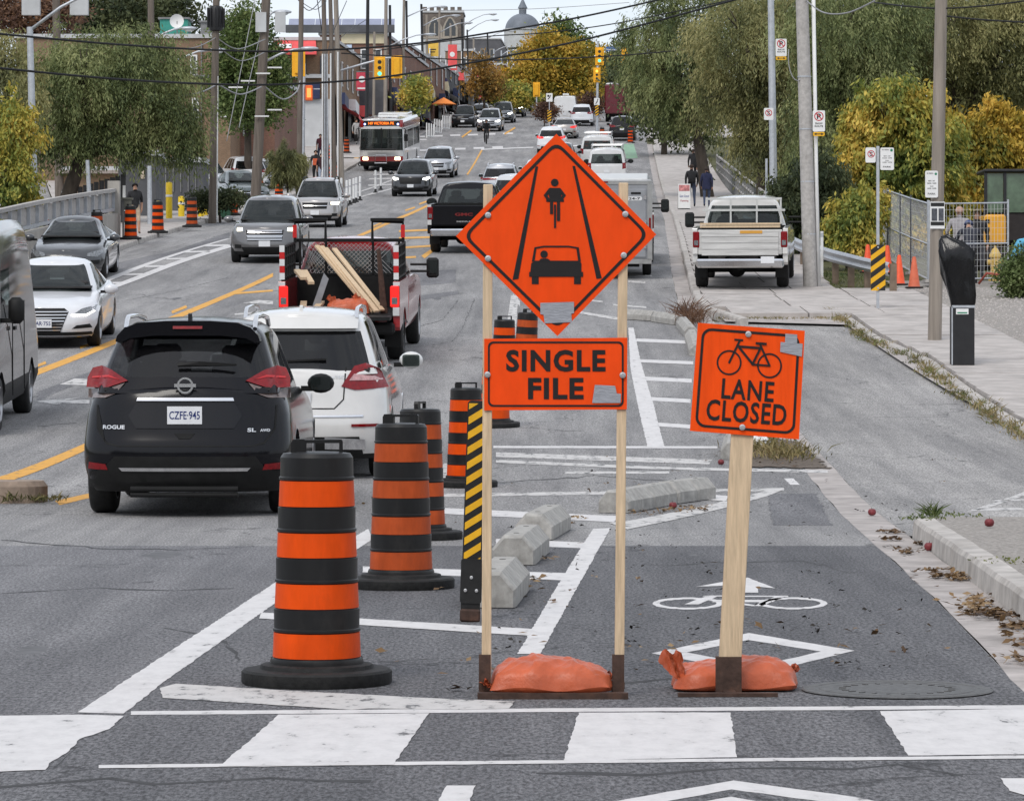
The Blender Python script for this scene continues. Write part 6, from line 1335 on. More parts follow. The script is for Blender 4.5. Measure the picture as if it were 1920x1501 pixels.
def shopfront(b, dep_, nb, cols, base=1.6):
    """shops along the street side: windows, fascias and awnings"""
    n_up = max(1, int((b.h - base - 4)/3.2))
    b.swin(nb*2, 1, dep_, [base + 5.2 + 3.1*k for k in range(n_up)], 1.1, 1.7)
    for i in range(nb):
        yy = dep_*(i+.5)/nb; w_ = dep_/nb*.9
        mb = MB(); mb.box((b.w + b.k*yy + .12, yy, base+1.4), (.2, w_, 2.6)); sf = ob('shop_window', mb, m_bwin, b.o)
        mb = MB(); mb.box((b.w + b.k*yy + .3, yy, base+3.2), (.5, w_, .8)); ob('fascia', mb, cols[i % len(cols)], b.o)
        mb = MB(); yb = yy - w_/2; mb.add([(b.w+b.k*yy+.2, yb, base+2.8), (b.w+b.k*yy+.2, yb+w_, base+2.8), (b.w+b.k*yy+1.5, yb+w_, base+2.1), (b.w+b.k*yy+1.5, yb, base+2.1), (b.w+b.k*yy+1.5, yb, base+1.85), (b.w+b.k*yy+1.5, yb+w_, base+1.85)], [(0, 1, 2, 3), (3, 2, 5, 4)]); ob('awning', mb, cols[(i+2) % len(cols)], b.o)
b = Bld('brick_building', 'brown brick two storey building with narrow white windows behind the willow', 30, 432, 72, 192, 22, br1)
for q in ((357, 370, 103, 143), (360, 373, 184, 222), (413, 425, 182, 220), (300, 312, 184, 222)): b.win(*q, bars=2)
b.slab('downpipe', 377, 379, 80, 280, m_roofm); b.slab('canopy', 360, 405, 142, 147, m_roofm, .6)
b2_ = Bld('brick_building', 'red brown brick low wing beside the wood poles in the lot', 400, 515, 150, 196, 14, br2); b2_.win(448, 462, 170, 240, m_roofm); b2_.win(470, 482, 170, 240, m_dgrey); b2_.slab('metal_door', 456, 466, 175, 255, m_lgrey)
for nm, x0, x1, y0, y1, m_, lb, ct in (('rooftop_shed', 300, 352, 42, 70, M('teal_paint', (.04, .25, .2), .6, var=.15), 'teal rooftop shed on the brick building', 'shed'), ('rooftop_unit', 376, 402, 50, 72, m_roofm, 'grey brick chimney block on the brown roof', 'chimney')):
    t = thing(nm, lb, ct, (wx(x0, 195), 195, wz(72, 195) + .22)); mb = MB(); w_ = wx(x1, 195)-wx(x0, 195); h_ = wz(y0, 195)-wz(y1, 195); mb.box((w_/2, 1, h_/2), (w_, 2, h_)); ob('wall', mb, m_, t); mb = MB(); mb.box((w_/2, 1, h_+.05), (w_+.2, 2.2, .1)); ob('roof', mb, m_roofm, t)
t = thing('satellite_dish', 'white satellite dish on the brick building roof', 'satellite dish', (wx(332, 192.5), 192.5, wz(72, 192.5) + .2)); mb = MB(); mb.lathe([(0, 0), (.15, .02), (.32, .10), (.38, .16)], 14, (0, 0, .7), 'y'); mb.v = [(x, -y*.9, z) for x, y, z in mb.v]; ob('dish', mb, m_white, t, 4); mb = MB(); mb.tube([(0, 0, 0), (0, 0, .7)], .03, 6); ob('mast', mb, m_roofm, t)
b = Bld('shop_building', 'shop block with navy fascia and red awning behind the left poles', 512, 625, 76, 246, 26, br1, .07)
shopfront(b, 26, 4, [m_navy, m_white, m_redaw, m_dgrey]); b.slab('fascia', 514, 600, 157, 186, m_navy, .4); b.slab('ground_floor', 514, 622, 186, 300, m_lgrey, .1); b.win(560, 575, 105, 145, m_dgrey); b.win(600, 612, 105, 145, m_dgrey); b.win(535, 552, 198, 250, m_dgrey); b.win(578, 594, 198, 250, m_dgrey); b.slab('cornice', 512, 626, 140, 147, m_lgrey, .4)
mb = MB(); mb.add([(b.lx(520), -.05, b.lz(76)), (b.lx(592), -.05, b.lz(76)), (b.lx(596), -1.6, b.lz(102)), (b.lx(520), -1.6, b.lz(102)), (b.lx(596), -1.6, b.lz(106)), (b.lx(520), -1.6, b.lz(106)), (b.lx(592), -.05, b.lz(106)), (b.lx(520), -.05, b.lz(106))], [(0, 1, 2, 3), (3, 2, 4, 5), (1, 6, 4, 2), (0, 3, 5, 7)]); ob('awning', mb, m_redaw, b.o)
mb = MB(); mb.box((b.lx(536), -1.0, b.lz(89)), (.9, .02, .5), Matrix.Rotation(R(-50), 3, 'X')); ob('awning_sign', mb, m_white, b.o)
me = text_mesh('OFFICE SPACE', 1.6, .25, .02); o = ob('lettering', me, m_white, b.o); o.location = (b.lx(545), -.42, b.lz(165))
b = Bld('shop_building', 'brick shop block with cream top behind the bus with solar panels above', 600, 722, 66, 262, 30, br2, .08)
b.slab('cream_band', 640, 722, 64, 82, m_cream, .12); b.slab('roof_band', 536, 740, 48, 62, m_dgrey, .5); b.slab('storefront', 640, 722, 150, 215, m_dgrey, .1)
for q in ((650, 664, 92, 130), (676, 690, 92, 130), (702, 716, 92, 130)): b.win(*q)
for i in range(8):
    mb = MB(); x0 = 540 + i*25; a, c = b.lx(x0), b.lx(x0+24); mb.add([(a, -.2, b.lz(60)), (c, -.2, b.lz(60)), (c, 1.5, b.lz(32)), (a, 1.5, b.lz(32)), (a, -.15, b.lz(60)-.06), (c, -.15, b.lz(60)-.06)], [(0, 1, 2, 3), (0, 4, 5, 1)]); ob('solar_panel', mb, m_solar, b.o)
shopfront(b, 30, 4, [m_navy, m_redaw, m_lgrey, m_dgrey]); b.slab('projecting_sign', 642, 656, 152, 184, m_white, .3); b.slab('projecting_sign', 650, 660, 85, 150, M('pale_blue_sign', (.5, .6, .75), .5, var=.1), .4)
rowd = [('shop_building', 'brown brick shop with projecting signs right of the cream block', 722, 768, 88, 292, 24, br2), ('shop_building', 'dark narrow shop in the far row behind the banners', 755, 800, 104, 318, 24, m_dgrey), ('shop_building', 'pale grey shop in the far row left of the church tower base', 795, 850, 118, 345, 26, m_lgrey), ('shop_building', 'brick shop in the far row below the church tower', 835, 885, 96, 372, 26, br1), ('shop_building', 'last brown shop of the far row before the golden tree', 872, 945, 122, 405, 40, br2)]
for nm, lb, x0, x1, yt, d, dp_, mt in rowd:
    b = Bld(nm, lb, x0, x1, yt, d, dp_, mt, .1); n_ = 2
    for i in range(2):
        xa = x0 + (x1-x0)*(.2+.4*i); b.win(xa, xa + (x1-x0)*.2, yt+12, yt+36); b.win(xa, xa+(x1-x0)*.2, yt+48, yt+70, m_dgrey)
    b.slab('fascia', x0+3, x1, yt+76, yt+86, random.choice((m_navy, m_redaw, m_white)), .4); shopfront(b, dp_, 3, [m_redaw, m_cream, m_navy, m_white, m_dgrey])
# church tower
b = Bld('church_tower', 'square stone church tower with battlements and gothic windows', 790, 868, 24, 430, 6, br3, .02, cat='church tower')
for i in range(6): mb = MB(); mb.box((b.w*(i+.5)/6, .4, b.h+.45), (b.w/6*.62, .8, .46)); ob('battlement', mb, br3, b.o)
for cx_ in (815, 844):
    a = b.lx(cx_); z0 = b.lz(70); wd_ = .9; hh = b.lz(52)-z0
    ar = [(a-wd_, z0), (a+wd_, z0), (a+wd_, z0+hh)] + [(a+wd_*(1-t), z0+hh+1.3*math.sin(t*math.pi/2)) for t in (.35, .7, 1)] + [(a-wd_*(1-t), z0+hh+1.3*math.sin(t*math.pi/2)) for t in (.7, .35, 0)]
    mb = MB(); mb.prism(ar, -.12, 0); w_ = ob('gothic_window', mb, m_stonew, b.o); mb = MB(); ar2 = [(a+(p[0]-a)*.72, z0+.15+(p[1]-z0)*.86) for p in ar]; mb.prism(ar2, -.16, -.121); ob('pane', mb, m_bwin, w_); mb = MB(); mb.box((a, -.18, z0+hh*.7), (.14, .05, hh*1.5)); ob('mullion', mb, m_stonew, w_)
b.slab('white_base', 791, 867, 73, 130, m_lgrey, .2); b.slab('string_course', 789, 869, 70, 73, m_stonew, .3)
b = Bld('stone_church', 'dark grey stone church hall between the tower and the dome', 872, 938, 74, 520, 30, M('dark_stone', (.11, .11, .12), .9, var=.25, scale=.6), .05, cat='church')
for xa in (885, 905, 922): b.win(xa-4, xa+4, 92, 120, m_stonew)
# domed church
D8 = 720; zb_ = wz(56, D8); X_ = wx(980, D8); rr = wx(980+33, D8) - X_
t = thing('domed_church', 'pale church with a grey dome and lantern on the skyline', 'church', (X_, D8, zb_ - 14)); m_dome = M('dome_lead', (.17, .19, .22), .6, .1, var=.2, scale=.4)
mb = MB(); mb.lathe([(rr*math.cos(a), 14 + rr*.92*math.sin(a)) for a in [R(k) for k in (0, 10, 20, 30, 40, 50, 60, 70, 80, 86)]], 32); ob('dome', mb, m_dome, t, 4)
mb = MB(); mb.lathe([(.75, 14+rr*.9), (.75, 14+rr*.9+1.0), (1.0, 14+rr*.9+1.1), (.6, 14+rr*.9+1.9), (.12, 14+rr*.9+3.0), (0, 14+rr*.9+3.6)], 12); ob('lantern', mb, m_dome, t)
mb = MB(); mb.lathe([(rr*1.06, 10.2), (rr*1.06, 13.7), (rr*1.12, 13.8), (rr*1.12, 14.05), (rr*.9, 14.1)], 32); dr = ob('drum', mb, m_lgrey, t, R(30))
mb = MB(); mb.box((-1.5, 6, 3), (18, 14, 14.6)); ob('nave', mb, m_lgrey, t)
for i in range(5):
    mb = MB(); mb.prism(circle(-7 + i*2.9, 8.3, .75, 14), -1.1, -.9); mb.v = [(x, y, z) for x, y, z in mb.v]; ob('round_window', mb, m_bwin, t)
# ------------------------------------------------------------------ poles, lamps, signals, signs
m_pole = M('weathered_wood_pole', (.15, .125, .105), .9, var=.3, scale=5, bump=.5, stretch=(2, 2, .15)); m_polel = M('pale_wood_pole', (.27, .235, .2), .9, var=.25, scale=5, bump=.5, stretch=(2, 2, .15))
m_concp = M('concrete_pole', (.42, .40, .38), .85, var=.18, scale=12, bump=.3, dirt=.3); m_galv = M('galvanised_steel', (.48, .50, .53), .45, .5, var=.14, scale=8); m_blkp = M('black_pole', (.02, .02, .022), .5, var=.2); m_cab = M('cable_black', (.012, .012, .013), .6, var=0); m_cabg = M('cable_grey', (.3, .3, .31), .6, var=0)
PG = 'poles along the street'
def pole(name, label, xb, xt, d, r0, r1, mat, top=-1.5, yb=None, group=PG, cat='pole', off=0., h=.13):
    """leaning pole: foot at photo column xb, column xt at the photo's top edge; top = metres above the photo's top edge"""
    X = wx(xb, d) + off; z0 = zr(d) + h; zt = wz(0, d) - top; dx = (wx(xt, d) + off - X)
    t = thing(name, label, cat, (X, d, z0), group=group); mb = MB(); mb.tube([(0, 0, -.3), (dx*.5, 0, (zt-z0)*.5), (dx, 0, zt-z0)], [r0, (r0+r1)/2, r1], 12); ob('shaft', mb, mat, t, R(60)); t['hh'] = zt - z0; t['dx'] = dx; return t
def arm_lamp(t, z, ln, rise, side=1, mat=None, head=.75, y=0.):
    k = z/t['hh']*t['dx']; mb = MB(); mb.tube([(k, y, z), (k + side*ln*.45, y, z + rise*.62), (k + side*ln*.8, y, z + rise*.95), (k + side*ln, y, z + rise)], [.05, .045, .04, .035], 8); a = ob('lamp_arm', mb, mat or m_galv, t, 4)
    mb = MB(); mb.sphere((k + side*(ln + head*.45), y, z + rise + .01), (head*.5, .14, .09), 12, 6); h_ = ob('lamp_head', mb, mat or m_galv, a, 4); mb = MB(); mb.sphere((k + side*(ln + head*.5), y, z + rise - .06), (head*.26, .1, .07), 10, 6); ob('lamp_lens', mb, M('lamp_lens', (.6, .62, .62), .2, var=0), a, 4)
# right side
t = pole('concrete_pole', 'thick grey concrete pole with white conduit beside the white pickup', 1520, 1500, 82.5, .165, .14, m_concp)
mb = MB(); mb.tube([(.19, 0, 0), (.13, 0, 2.5), (.04, 0, t['hh']*.985)], .045, 8); ob('conduit', mb, m_white, t, 4)
for zz in (1.2, 2.4, 3.6, 4.8): mb = MB(); k = zz/t['hh']*t['dx']; mb.lathe([(.16, zz-.015), (.16, zz+.015)], 14, (k, 0, 0)); ob('strap', mb, m_galv, t)
mb = MB(); mb.tube([(-.3 + .22*math.sin(a), -.1, 5.25 + .55*math.cos(a)) for a in [k*math.pi/10 for k in range(17)]], .012, 6); ob('cable_loop', mb, m_cabg, t, 4)
t2 = pole('steel_lamp_post', 'slim steel lamp post behind the concrete pole', 1452, 1444, 104, .12, .085, m_galv)
t3 = pole('wood_pole', 'weathered wood pole with posters at the right sidewalk', 1752, 1768, 64.5, .125, .105, m_polel)
def sign_panel(parent, name, c, wd, ht, mat, r=.03, th=.006):
    mb = MB(); mb.prism([(p[0]+c[0], p[1]+c[2]) for p in rrect(-wd/2, wd/2, -ht/2, ht/2, r)], c[1], c[1]+th); return ob(name, mb, mat, parent)
m_sgn = M('sign_white', (.78, .78, .77), .45, var=.05, scale=8); m_sred = M('sign_red', (.5, .015, .03), .5, var=.05); m_sblk = M('sign_black_ink', (.02, .02, .02), .5, var=0); m_sgrn = M('sign_green', (.03, .22, .12), .5, var=0)
def prohibit(parent, c, r, letter='P'):
    n = 28; mb = MB(); ring(mb, circle(c[0], c[2], r, n), circle(c[0], c[2], r*.80, n), c[1]); ob('red_ring', mb, m_sred, parent)
    mb = MB(); stroke(mb, [(c[0]-r*.6, c[2]+r*.6), (c[0]+r*.6, c[2]-r*.6)], r*.2, c[1]-.003); ob('red_slash', mb, m_sred, parent)
    lettering(letter, r*.85, r*1.15, (c[0], c[1]-.0015, c[2]), m_sblk, parent, .03)
def snow_sign(parent, x, y, z, wd, ht):
    p = sign_panel(parent, 'sign_panel', (x, y, z), wd, ht); prohibit(p, (x, y-.003, z + ht*.22), wd*.38); lettering('SNOW', wd*.62, ht*.09, (x, y-.004, z - ht*.12), m_sblk, p, .02); lettering('ROUTE', wd*.68, ht*.09, (x, y-.004, z - ht*.25), m_sblk, p, .02)
    q = sign_panel(parent, 'arrow_tab', (x, y, z - ht*.5 - ht*.12), wd*.95, ht*.2, m_yel)
    mb = MB(); stroke(mb, [(x-wd*.32, z-ht*.62), (x+wd*.32, z-ht*.62)], ht*.035, y-.003)
    for s_ in (-1, 1): mb.add([(x+s_*wd*.4, y-.0034, z-ht*.62), (x+s_*wd*.2, y-.0034, z-ht*.56), (x+s_*wd*.2, y-.0034, z-ht*.68)], [(0, 1, 2)])
    ob('arrow', mb, m_sblk, q)
sign_panel_ = sign_panel
def sign_panel(parent, name, c, wd, ht, mat=None, r=.03, th=.006): return sign_panel_(parent, name, c, wd, ht, mat or m_sgn, r, th)
kx = lambda t, z: z/t['hh']*t['dx']
def zpx(t, y, d): return wz(y, d) - t.location.z
z = zpx(t, 228, 82.5); snow_sign(t, wx(1534, 82.5) - t.location.x, -.2, z, .28, .48)
z = zpx(t2, 90, 104); snow_sign(t2, wx(1464, 104) - t2.location.x, -.13, z, .32, .5)
def info_sign(parent, x, y, z, wd, ht, nm='sign_panel'):
    p = sign_panel(parent, nm, (x, y, z), wd, ht); mb = MB(); mb.add([(a, y-.003, b) for a, b in circle(x+wd*.32, z+ht*.38, wd*.10, 14)], [tuple(range(14))]); ob('green_disc', mb, m_sgrn, p)
    for k, (tx, zz, w_, h_) in enumerate((('PAY PARKING', .40, .5, .05), ('MON - SAT', .12, .5, .05), ('8:00AM - 9:00PM', .03, .7, .045), ('SUN', -.08, .25, .045), ('1:00PM - 9:00PM', -.16, .7, .045), ('PARK', -.36, .6, .07))): lettering(tx, wd*w_, ht*h_, (x - (wd*.12 if k == 0 else 0), y-.003, z+ht*zz), m_sblk, p, .01)
z = zpx(t3, 346, 64.5); info_sign(t3, wx(1745, 64.5) - t3.location.x, -.15, z, .23, .48)
zz = zpx(t3, 404, 64.5); xx = wx(1756, 64.5) - t3.location.x; p = sign_panel(t3, 'poster', (xx, -.14, zz), .26, .48, None, .005); mb = MB(); mb.box((xx-.055, -.143, zz+.01), (.10, .004, .22)); mb.box((xx+.065, -.143, zz+.01), (.09, .004, .22)); ob('poster_photo', mb, M('poster_ink', (.08, .085, .1), .5, var=.5, scale=14), p)
for q_ in (.19, -.15): mb = MB(); mb.box((xx, -.143, zz+q_), (.24, .004, .065)); ob('poster_band', mb, m_sblk, p)
# sign post with hazard marker
d = 74; t = thing('sign_post', 'steel post with parking signs above a yellow black hazard marker', 'sign post', (wx(1646, d), d, zr(d) + .13), group=PG); mb = MB(); mb.box((0, 0, 1.6), (.06, .045, 3.45)); ob('post', mb, m_galv, t)
zz = lambda y: wz(y, d) - t.location.z
p = sign_panel(t, 'sign_panel', (wx(1632, d)-t.location.x, -.04, zz(291)), .21, .31); prohibit(p, (wx(1633, d)-t.location.x, -.043, zz(289)), .075, 'S')
info_sign(t, wx(1663, d)-t.location.x, -.04, zz(298), .28, .46)
hm = sign_panel(t, 'hazard_marker', (0, -.045, zz(502)), .30, .94, M('hazard_yellow', (.8, .42, .015), .4, var=.05), .02); s_ = stripes(-.15, .15, zz(502)-.47, zz(502)+.47, -.048, .235, .22); ob('black_stripes', s_, m_sblk, hm)
for q in (.42, -.42): bolt((0, -.048, zz(502)+q), hm, .018)
# small no-standing sign on its own post
d = 100; t = thing('sign_post', 'small no stopping sign on a thin post left of the steel lamp post', 'sign post', (wx(1437, d), d, zr(d) + .13), group=PG); mb = MB(); mb.box((0, 0, 1.2), (.06, .045, 2.7)); ob('post', mb, m_galv, t); p = sign_panel(t, 'sign_panel', (.06, -.04, wz(214, d)-t.location.z), .26, .33); prohibit(p, (.06, -.043, wz(212, d)-t.location.z), .095, 'S')
t = thing('marker_post', 'thin white plastic marker post by the guardrail', 'marker post', (wx(1541, 88), 88, zr(88)-.1)); mb = MB(); mb.box((0, 0, .62), (.07, .02, 1.3)); ob('post', mb, m_white, t); mb = MB(); mb.box((0, -.012, 1.18), (.06, .004, .1)); ob('reflector', mb, m_galv, t)
# guardrail
t = thing('guardrail', 'galvanised steel guardrail running to the temporary fence', 'guardrail', (0, 0, 0)); prof = [(0, -.155), (-.035, -.12), (-.06, -.08), (-.01, -.02), (-.01, .02), (-.06, .08), (-.035, .12), (0, .155)]
pts = [(wx(1395, 112), 112), (wx(1450, 100), 100), (wx(1500, 92), 92), (wx(1560, 87), 87), (wx(1620, 83), 83), (wx(1668, 80.5), 80.5)]
mb = MB(); vs = []
for i, (x, y) in enumerate(pts):
    zc = zr(y) + .62; vs += [(x + a*.8, y + a*.8, zc + b_) for a, b_ in prof]
mb.add(vs, [(i*8+j, i*8+j+1, (i+1)*8+j+1, (i+1)*8+j) for i in range(len(pts)-1) for j in range(7)]); ob('rail', mb, m_galv, t, R(50))
for x, y in pts[1:] + [((pts[3][0]+pts[4][0])/2, 85)]: mb = MB(); mb.box((x+.09, y+.1, zr(y)+.25), (.15, .15, 1.0)); ob('post', mb, M('timber_post', (.2, .15, .11), .9, var=.2), t)
# bridge parapet far right
t = thing('bridge_railing', 'dark metal bridge railing beside the far sidewalk on the right', 'railing', (0, 0, 0)); a, b_ = Vector((kr(125)+3.7, 125, zr(125))), Vector((kr(205)+3.7, 205, zr(205))); mb = MB()
for q in (.25, .65, 1.05): mb.bar(a + Vector((0, 0, q)), b_ + Vector((0, 0, q)), .07)
ob('rail', mb, m_concp, t)
for i in range(33): p_ = a.lerp(b_, i/32); p_.z = zr(p_.y); mb = MB(); mb.box((p_.x, p_.y, p_.z + .55), (.1, .1, 1.15)); ob('baluster', mb, m_roofm, t)
# bagged parking machine
d = 58.2; t = thing('parking_machine', 'parking pay machine wrapped in a black plastic bag on the sidewalk', 'parking machine', (wx(1804, d), d, zr(d) + .13)); mb = MB(); mb.box((0, 0, .47), (.36, .34, .95), bev=.01); ob('cabinet', mb, m_blkp, t)
mb = MB(); mb.box((-.182, -.172, .47), (.02, .012, .93)); mb.box((0, -.172, .94), (.37, .012, .04)); ob('edge_trim', mb, m_galv, t); mb = MB(); mb.box((-.02, -.176, .86), (.2, .008, .09)); ob('label_plate', mb, m_sgn, t); mb = MB(); mb.box((-.02, -.181, .84), (.16, .004, .02)); ob('label_band', mb, m_sgrn, t)
mb = MB(); rnd = random.Random(5); n = 22; rows = [(.90, 0, .17, .15), (.97, .01, .185, .16), (1.08, .0, .19, .17), (1.3, -.03, .22, .18), (1.5, -.06, .245, .19), (1.66, -.08, .265, .2), (1.78, -.085, .275, .2), (1.86, -.12, .25, .18), (1.95, -.19, .18, .13), (2.03, -.27, .10, .07), (2.08, -.31, .04, .04)]; vs = []; n = 30
for z, cx_, rx, ry in rows:
    for k in range(n): a = 2*math.pi*k/n; f = 1 + rnd.uniform(-.05, .05) + .07*math.sin(k*2.6+z*4) + .04*math.sin(k*5.3-z*7); vs.append((cx_ + rx*f*math.copysign(abs(math.cos(a))**.35, math.cos(a)), ry*f*math.copysign(abs(math.sin(a))**.35, math.sin(a)), z + rnd.uniform(-.012, .012) + .03*math.cos(a)))
mb.add(vs, [(i*n+k, i*n+(k+1) % n, (i+1)*n+(k+1) % n, (i+1)*n+k) for i in range(len(rows)-1) for k in range(n)] + [tuple((len(rows)-1)*n+k for k in range(n))]); ob('plastic_bag', mb, M('bin_bag', (.008, .008, .009), .22, var=.3, scale=9, bump=.9, stretch=(1, 1, .5)), t, 4)
# traffic cones
m_cone = M('cone_orange', (.85, .10, .03), .5, var=.15, scale=9, dirt=.3, dirtcol=(.4, .1, .06)); m_crub = M('cone_rubber', (.03, .025, .025), .8, var=.2)
def cone(label, x, y, old=False, hh=.7):
    d = dep(y, .135); t = thing('traffic_cone', label, 'traffic cone', (wx(x, d), d, zr(d) + .137), group='orange traffic cones'); mb = MB(); mb.box((0, 0, .02), (.38, .38, .04), bev=.01); ob('base', mb, m_crub, t); mb = MB(); mb.lathe([(.15, .035), (.13, .06), (.045, hh-.03), (.03, hh), (.0, hh)], 18); ob('body', mb, m_cone if not old else M('cone_faded', (.62, .14, .07), .6, var=.15, dirt=.3), t, R(40)); mb = MB(); mb.lathe([(.079, hh*.58+.0), (.062, hh*.76)], 18); ob('reflective_collar', mb, m_rw if not old else M('collar_old', (.5, .4, .36), .6, var=.1), t, 4)
cone('traffic cone half hidden left behind the hazard marker', 1627, 512); cone('traffic cone half hidden right behind the hazard marker', 1664, 514); cone('bright orange traffic cone with white collar by the fence', 1686, 535); cone('faded traffic cone next to the wood pole', 1714, 541, True, .72)
# temporary fence
m_wire = M('fence_wire', (.6, .6, .6), .5, .1, var=.1)
def fence_panel(a, b_, label, hgt=1.85, wide=.09):
    a = Vector(a); b_ = Vector(b_); t = thing('fence_panel', label, 'fence panel', tuple(a), group='temporary fence panels'); v = b_ - a; mb = MB()
    for z in (.08, .9, hgt): mb.tube([(0, 0, z), (v.x, v.y, v.z + z)], .021, 6)
    for q in (0, 1): mb.tube([(v.x*q, v.y*q, v.z*q - .02), (v.x*q, v.y*q, v.z*q + hgt + .08)], .024, 6)
    ob('frame', mb, m_galv, t); mb = MB(); n = int(v.length/wide)
    for i in range(1, n): q = i/n; mb.bar((v.x*q, v.y*q, v.z*q + .08), (v.x*q, v.y*q, v.z*q + hgt), .006)
    for i in range(1, 12): z = .08 + (hgt-.08)*i/12; mb.bar((0, 0, z), (v.x, v.y, v.z + z), .005)
    o = ob('wire_mesh', mb, m_wire, t); o['kind'] = 'stuff'; mb = MB(); mb.box((v.x, v.y, v.z + .03), (.2, .7, .07)); ob('foot', mb, m_concp, t)
def gp(x, d): return (wx(x, d), d, zr(d) + .12)
for i, (xa, da, xb, db) in enumerate(((1657, 95, 1665, 93.5), (1665, 93.5, 1688, 90.5), (1688, 90.5, 1708, 88), (1708, 88, 1740, 84.5))): fence_panel(gp(xa, da), gp(xb, db), ('farthest fence panel by the guardrail end', 'second farthest fence panel behind the cones', 'fence panel just behind the bright cone', 'nearest side fence panel left of the wood pole')[i], wide=.14)
fence_panel(gp(1742, 84.2), gp(1890, 85), 'front fence panel with workers behind it right of the wood pole')
# hydrant
d = 85.8; t = thing('fire_hydrant', 'pale yellow fire hydrant behind the fence near the shrub', 'fire hydrant', (wx(1866, d), d, zr(d) + .08)); m_hyd = M('hydrant_yellow', (.62, .43, .13), .5, var=.15, scale=10); mb = MB(); mb.lathe([(.16, 0), (.16, .05), (.115, .07), (.115, .55), (.145, .57), (.145, .62), (.12, .66), (.07, .76), (.03, .79), (.03, .84), (0, .84)], 18); ob('barrel', mb, m_hyd, t, R(40))
for q, ax in ((-.17, 'y'), (.0, 'x')):
    mb = MB(); mb.lathe([(0, -.2 if ax == 'y' else -.19), (.065, -.2 if ax == 'y' else -.19), (.065, 0)], 12, (0, 0, .45), ax); ob('outlet', mb, m_hyd, t, R(40))
mb = MB(); mb.lathe([(0, .19), (.06, .19), (.06, 0)], 12, (0, 0, .45), 'x'); ob('outlet', mb, m_hyd, t, R(40))
t = tag(ob('hose', MB().tube([P(1835, 532, 84.6), P(1850, 512, 84.5), P(1875, 515, 84.4), P(1890, 530, 84.4), P(1902, 533, 84.4)], .03, 8), M('hose_red', (.3, .07, .05), .6, var=.2), None, 4), 'dull red hose looped at the foot of the hydrant', 'hose')
# excavator
d = 93; m_jd = M('excavator_yellow', (.75, .36, .03), .4, var=.1, scale=3, coat=.4); t = thing('excavator', 'yellow excavator with glass cab at the right edge behind the fence', 'excavator', (wx(1890, d), d, zr(d) - .1)); ex = lambda x: wx(x, d) - t.location.x; ez = lambda y: wz(y, d) - t.location.z
mb = MB(); mb.box((ex(1866), .8, ez(430)), (ex(1886)-ex(1845), 1.7, ez(402)-ez(458)), bev=.06); ob('engine_housing', mb, m_jd, t)
mb = MB(); mb.box((ex(1922), .9, ez(425)), (ex(1958)-ex(1888), 1.5, ez(398)-ez(462)), bev=.1); ob('boom_base', mb, m_crub, t)
for i in range(3): mb = MB(); mb.box((ex(1851), -.06, ez(415+i*15)), (.1, .03, .1)); ob('vent', mb, m_sblk, t)
for xa in (1849, 1885, 1930): mb = MB(); mb.box((ex(xa), .1, (ez(320)+ez(402))/2), (.07, .09, ez(320)-ez(402))); ob('cab_post', mb, m_blkp, t)
mb = MB(); mb.box((ex(1905), .8, ez(320)), (ex(1965)-ex(1846), 1.6, .09), bev=.03); ob('cab_roof', mb, m_blkp, t)
mb = MB(); mb.box((ex(1867), .12, (ez(325)+ez(398))/2), (ex(1882)-ex(1852), .01, ez(325)-ez(398))); mb.box((ex(1907), .12, (ez(325)+ez(398))/2), (ex(1927)-ex(1888), .01, ez(325)-ez(398))); ob('cab_glass', mb, M('green_cab_glass', (.08, .13, .08), .06, var=.3, scale=4, spec=.7), t)
mb = MB(); mb.box((ex(1900), .9, .35), (2.6, 2.0, .6), bev=.2); ob('track', mb, m_crub, t); mb = MB(); mb.box((ex(1905), .5, ez(395)), (.8, .5, .5), bev=.1); ob('seat', mb, m_blkp, t)
# A-frame board on the far sidewalk
d = 148; t = thing('sidewalk_board', 'white folding sidewalk board with red heading by the walkers', 'sidewalk board', (wx(1283, d), d, zr(d) + .135)); mb = MB(); mb.box((0, 0, .55), (.50, .03, 1.0)); bd = ob('board', mb, m_sgn, t); mb = MB(); mb.box((0, -.018, .88), (.44, .006, .25)); ob('heading', mb, M('faded_red', (.55, .22, .22), .6, var=.5, scale=9), bd); lettering('Saint Grand', .38, .1, (0, -.02, .55), M('ink_blue', (.1, .12, .3), .6, var=0), bd, .01); lettering('Opening', .34, .1, (0, -.02, .35), M('ink_red', (.4, .08, .1), .6, var=0), bd, .01); mb = MB(); mb.box((0, .25, .45), (.5, .03, .95), Matrix.Rotation(R(25), 3, 'X')); ob('back_leg', mb, m_roofm, t)

# ------------------------------------------------------------------ left side street furniture
# bridge wall with railing
t = thing('bridge_wall', 'concrete bridge parapet with steel top railing along the left sidewalk', 'wall', (0, 0, 0)); wa = Vector((-13.35, 70, 0)); wb = Vector((wx(213, 108.5), 108.5, 0)); m_wall = M('parapet_concrete', (.36, .34, .31), .9, var=.2, scale=2.5, bump=.4, dirt=.5, dirtcol=(.18, .16, .14), stretch=(1, 1, .4))
n = 14; pp = [wa.lerp(wb, i/n) for i in range(n+1)]
for i in range(n):
    a, b_ = pp[i], pp[i+1]; mb = MB(); z0, z1 = zr(a.y)+.1, zr(b_.y)+.1; g_ = .01; v = [(a.x-.15, a.y+g_, z0-.4), (a.x+.15, a.y+g_, z0-.4), (b_.x+.15, b_.y-g_, z1-.4), (b_.x-.15, b_.y-g_, z1-.4)]; mb.add(v + [(x, y, z+.4+.82) for x, y, z in v], [(0, 1, 5, 4), (1, 2, 6, 5), (2, 3, 7, 6), (3, 0, 4, 7), (4, 5, 6, 7)]); ob('wall_panel', mb, m_wall, t)
mb = MB(); ra = [(p_.x, p_.y, zr(p_.y)+.1+1.52) for p_ in pp]
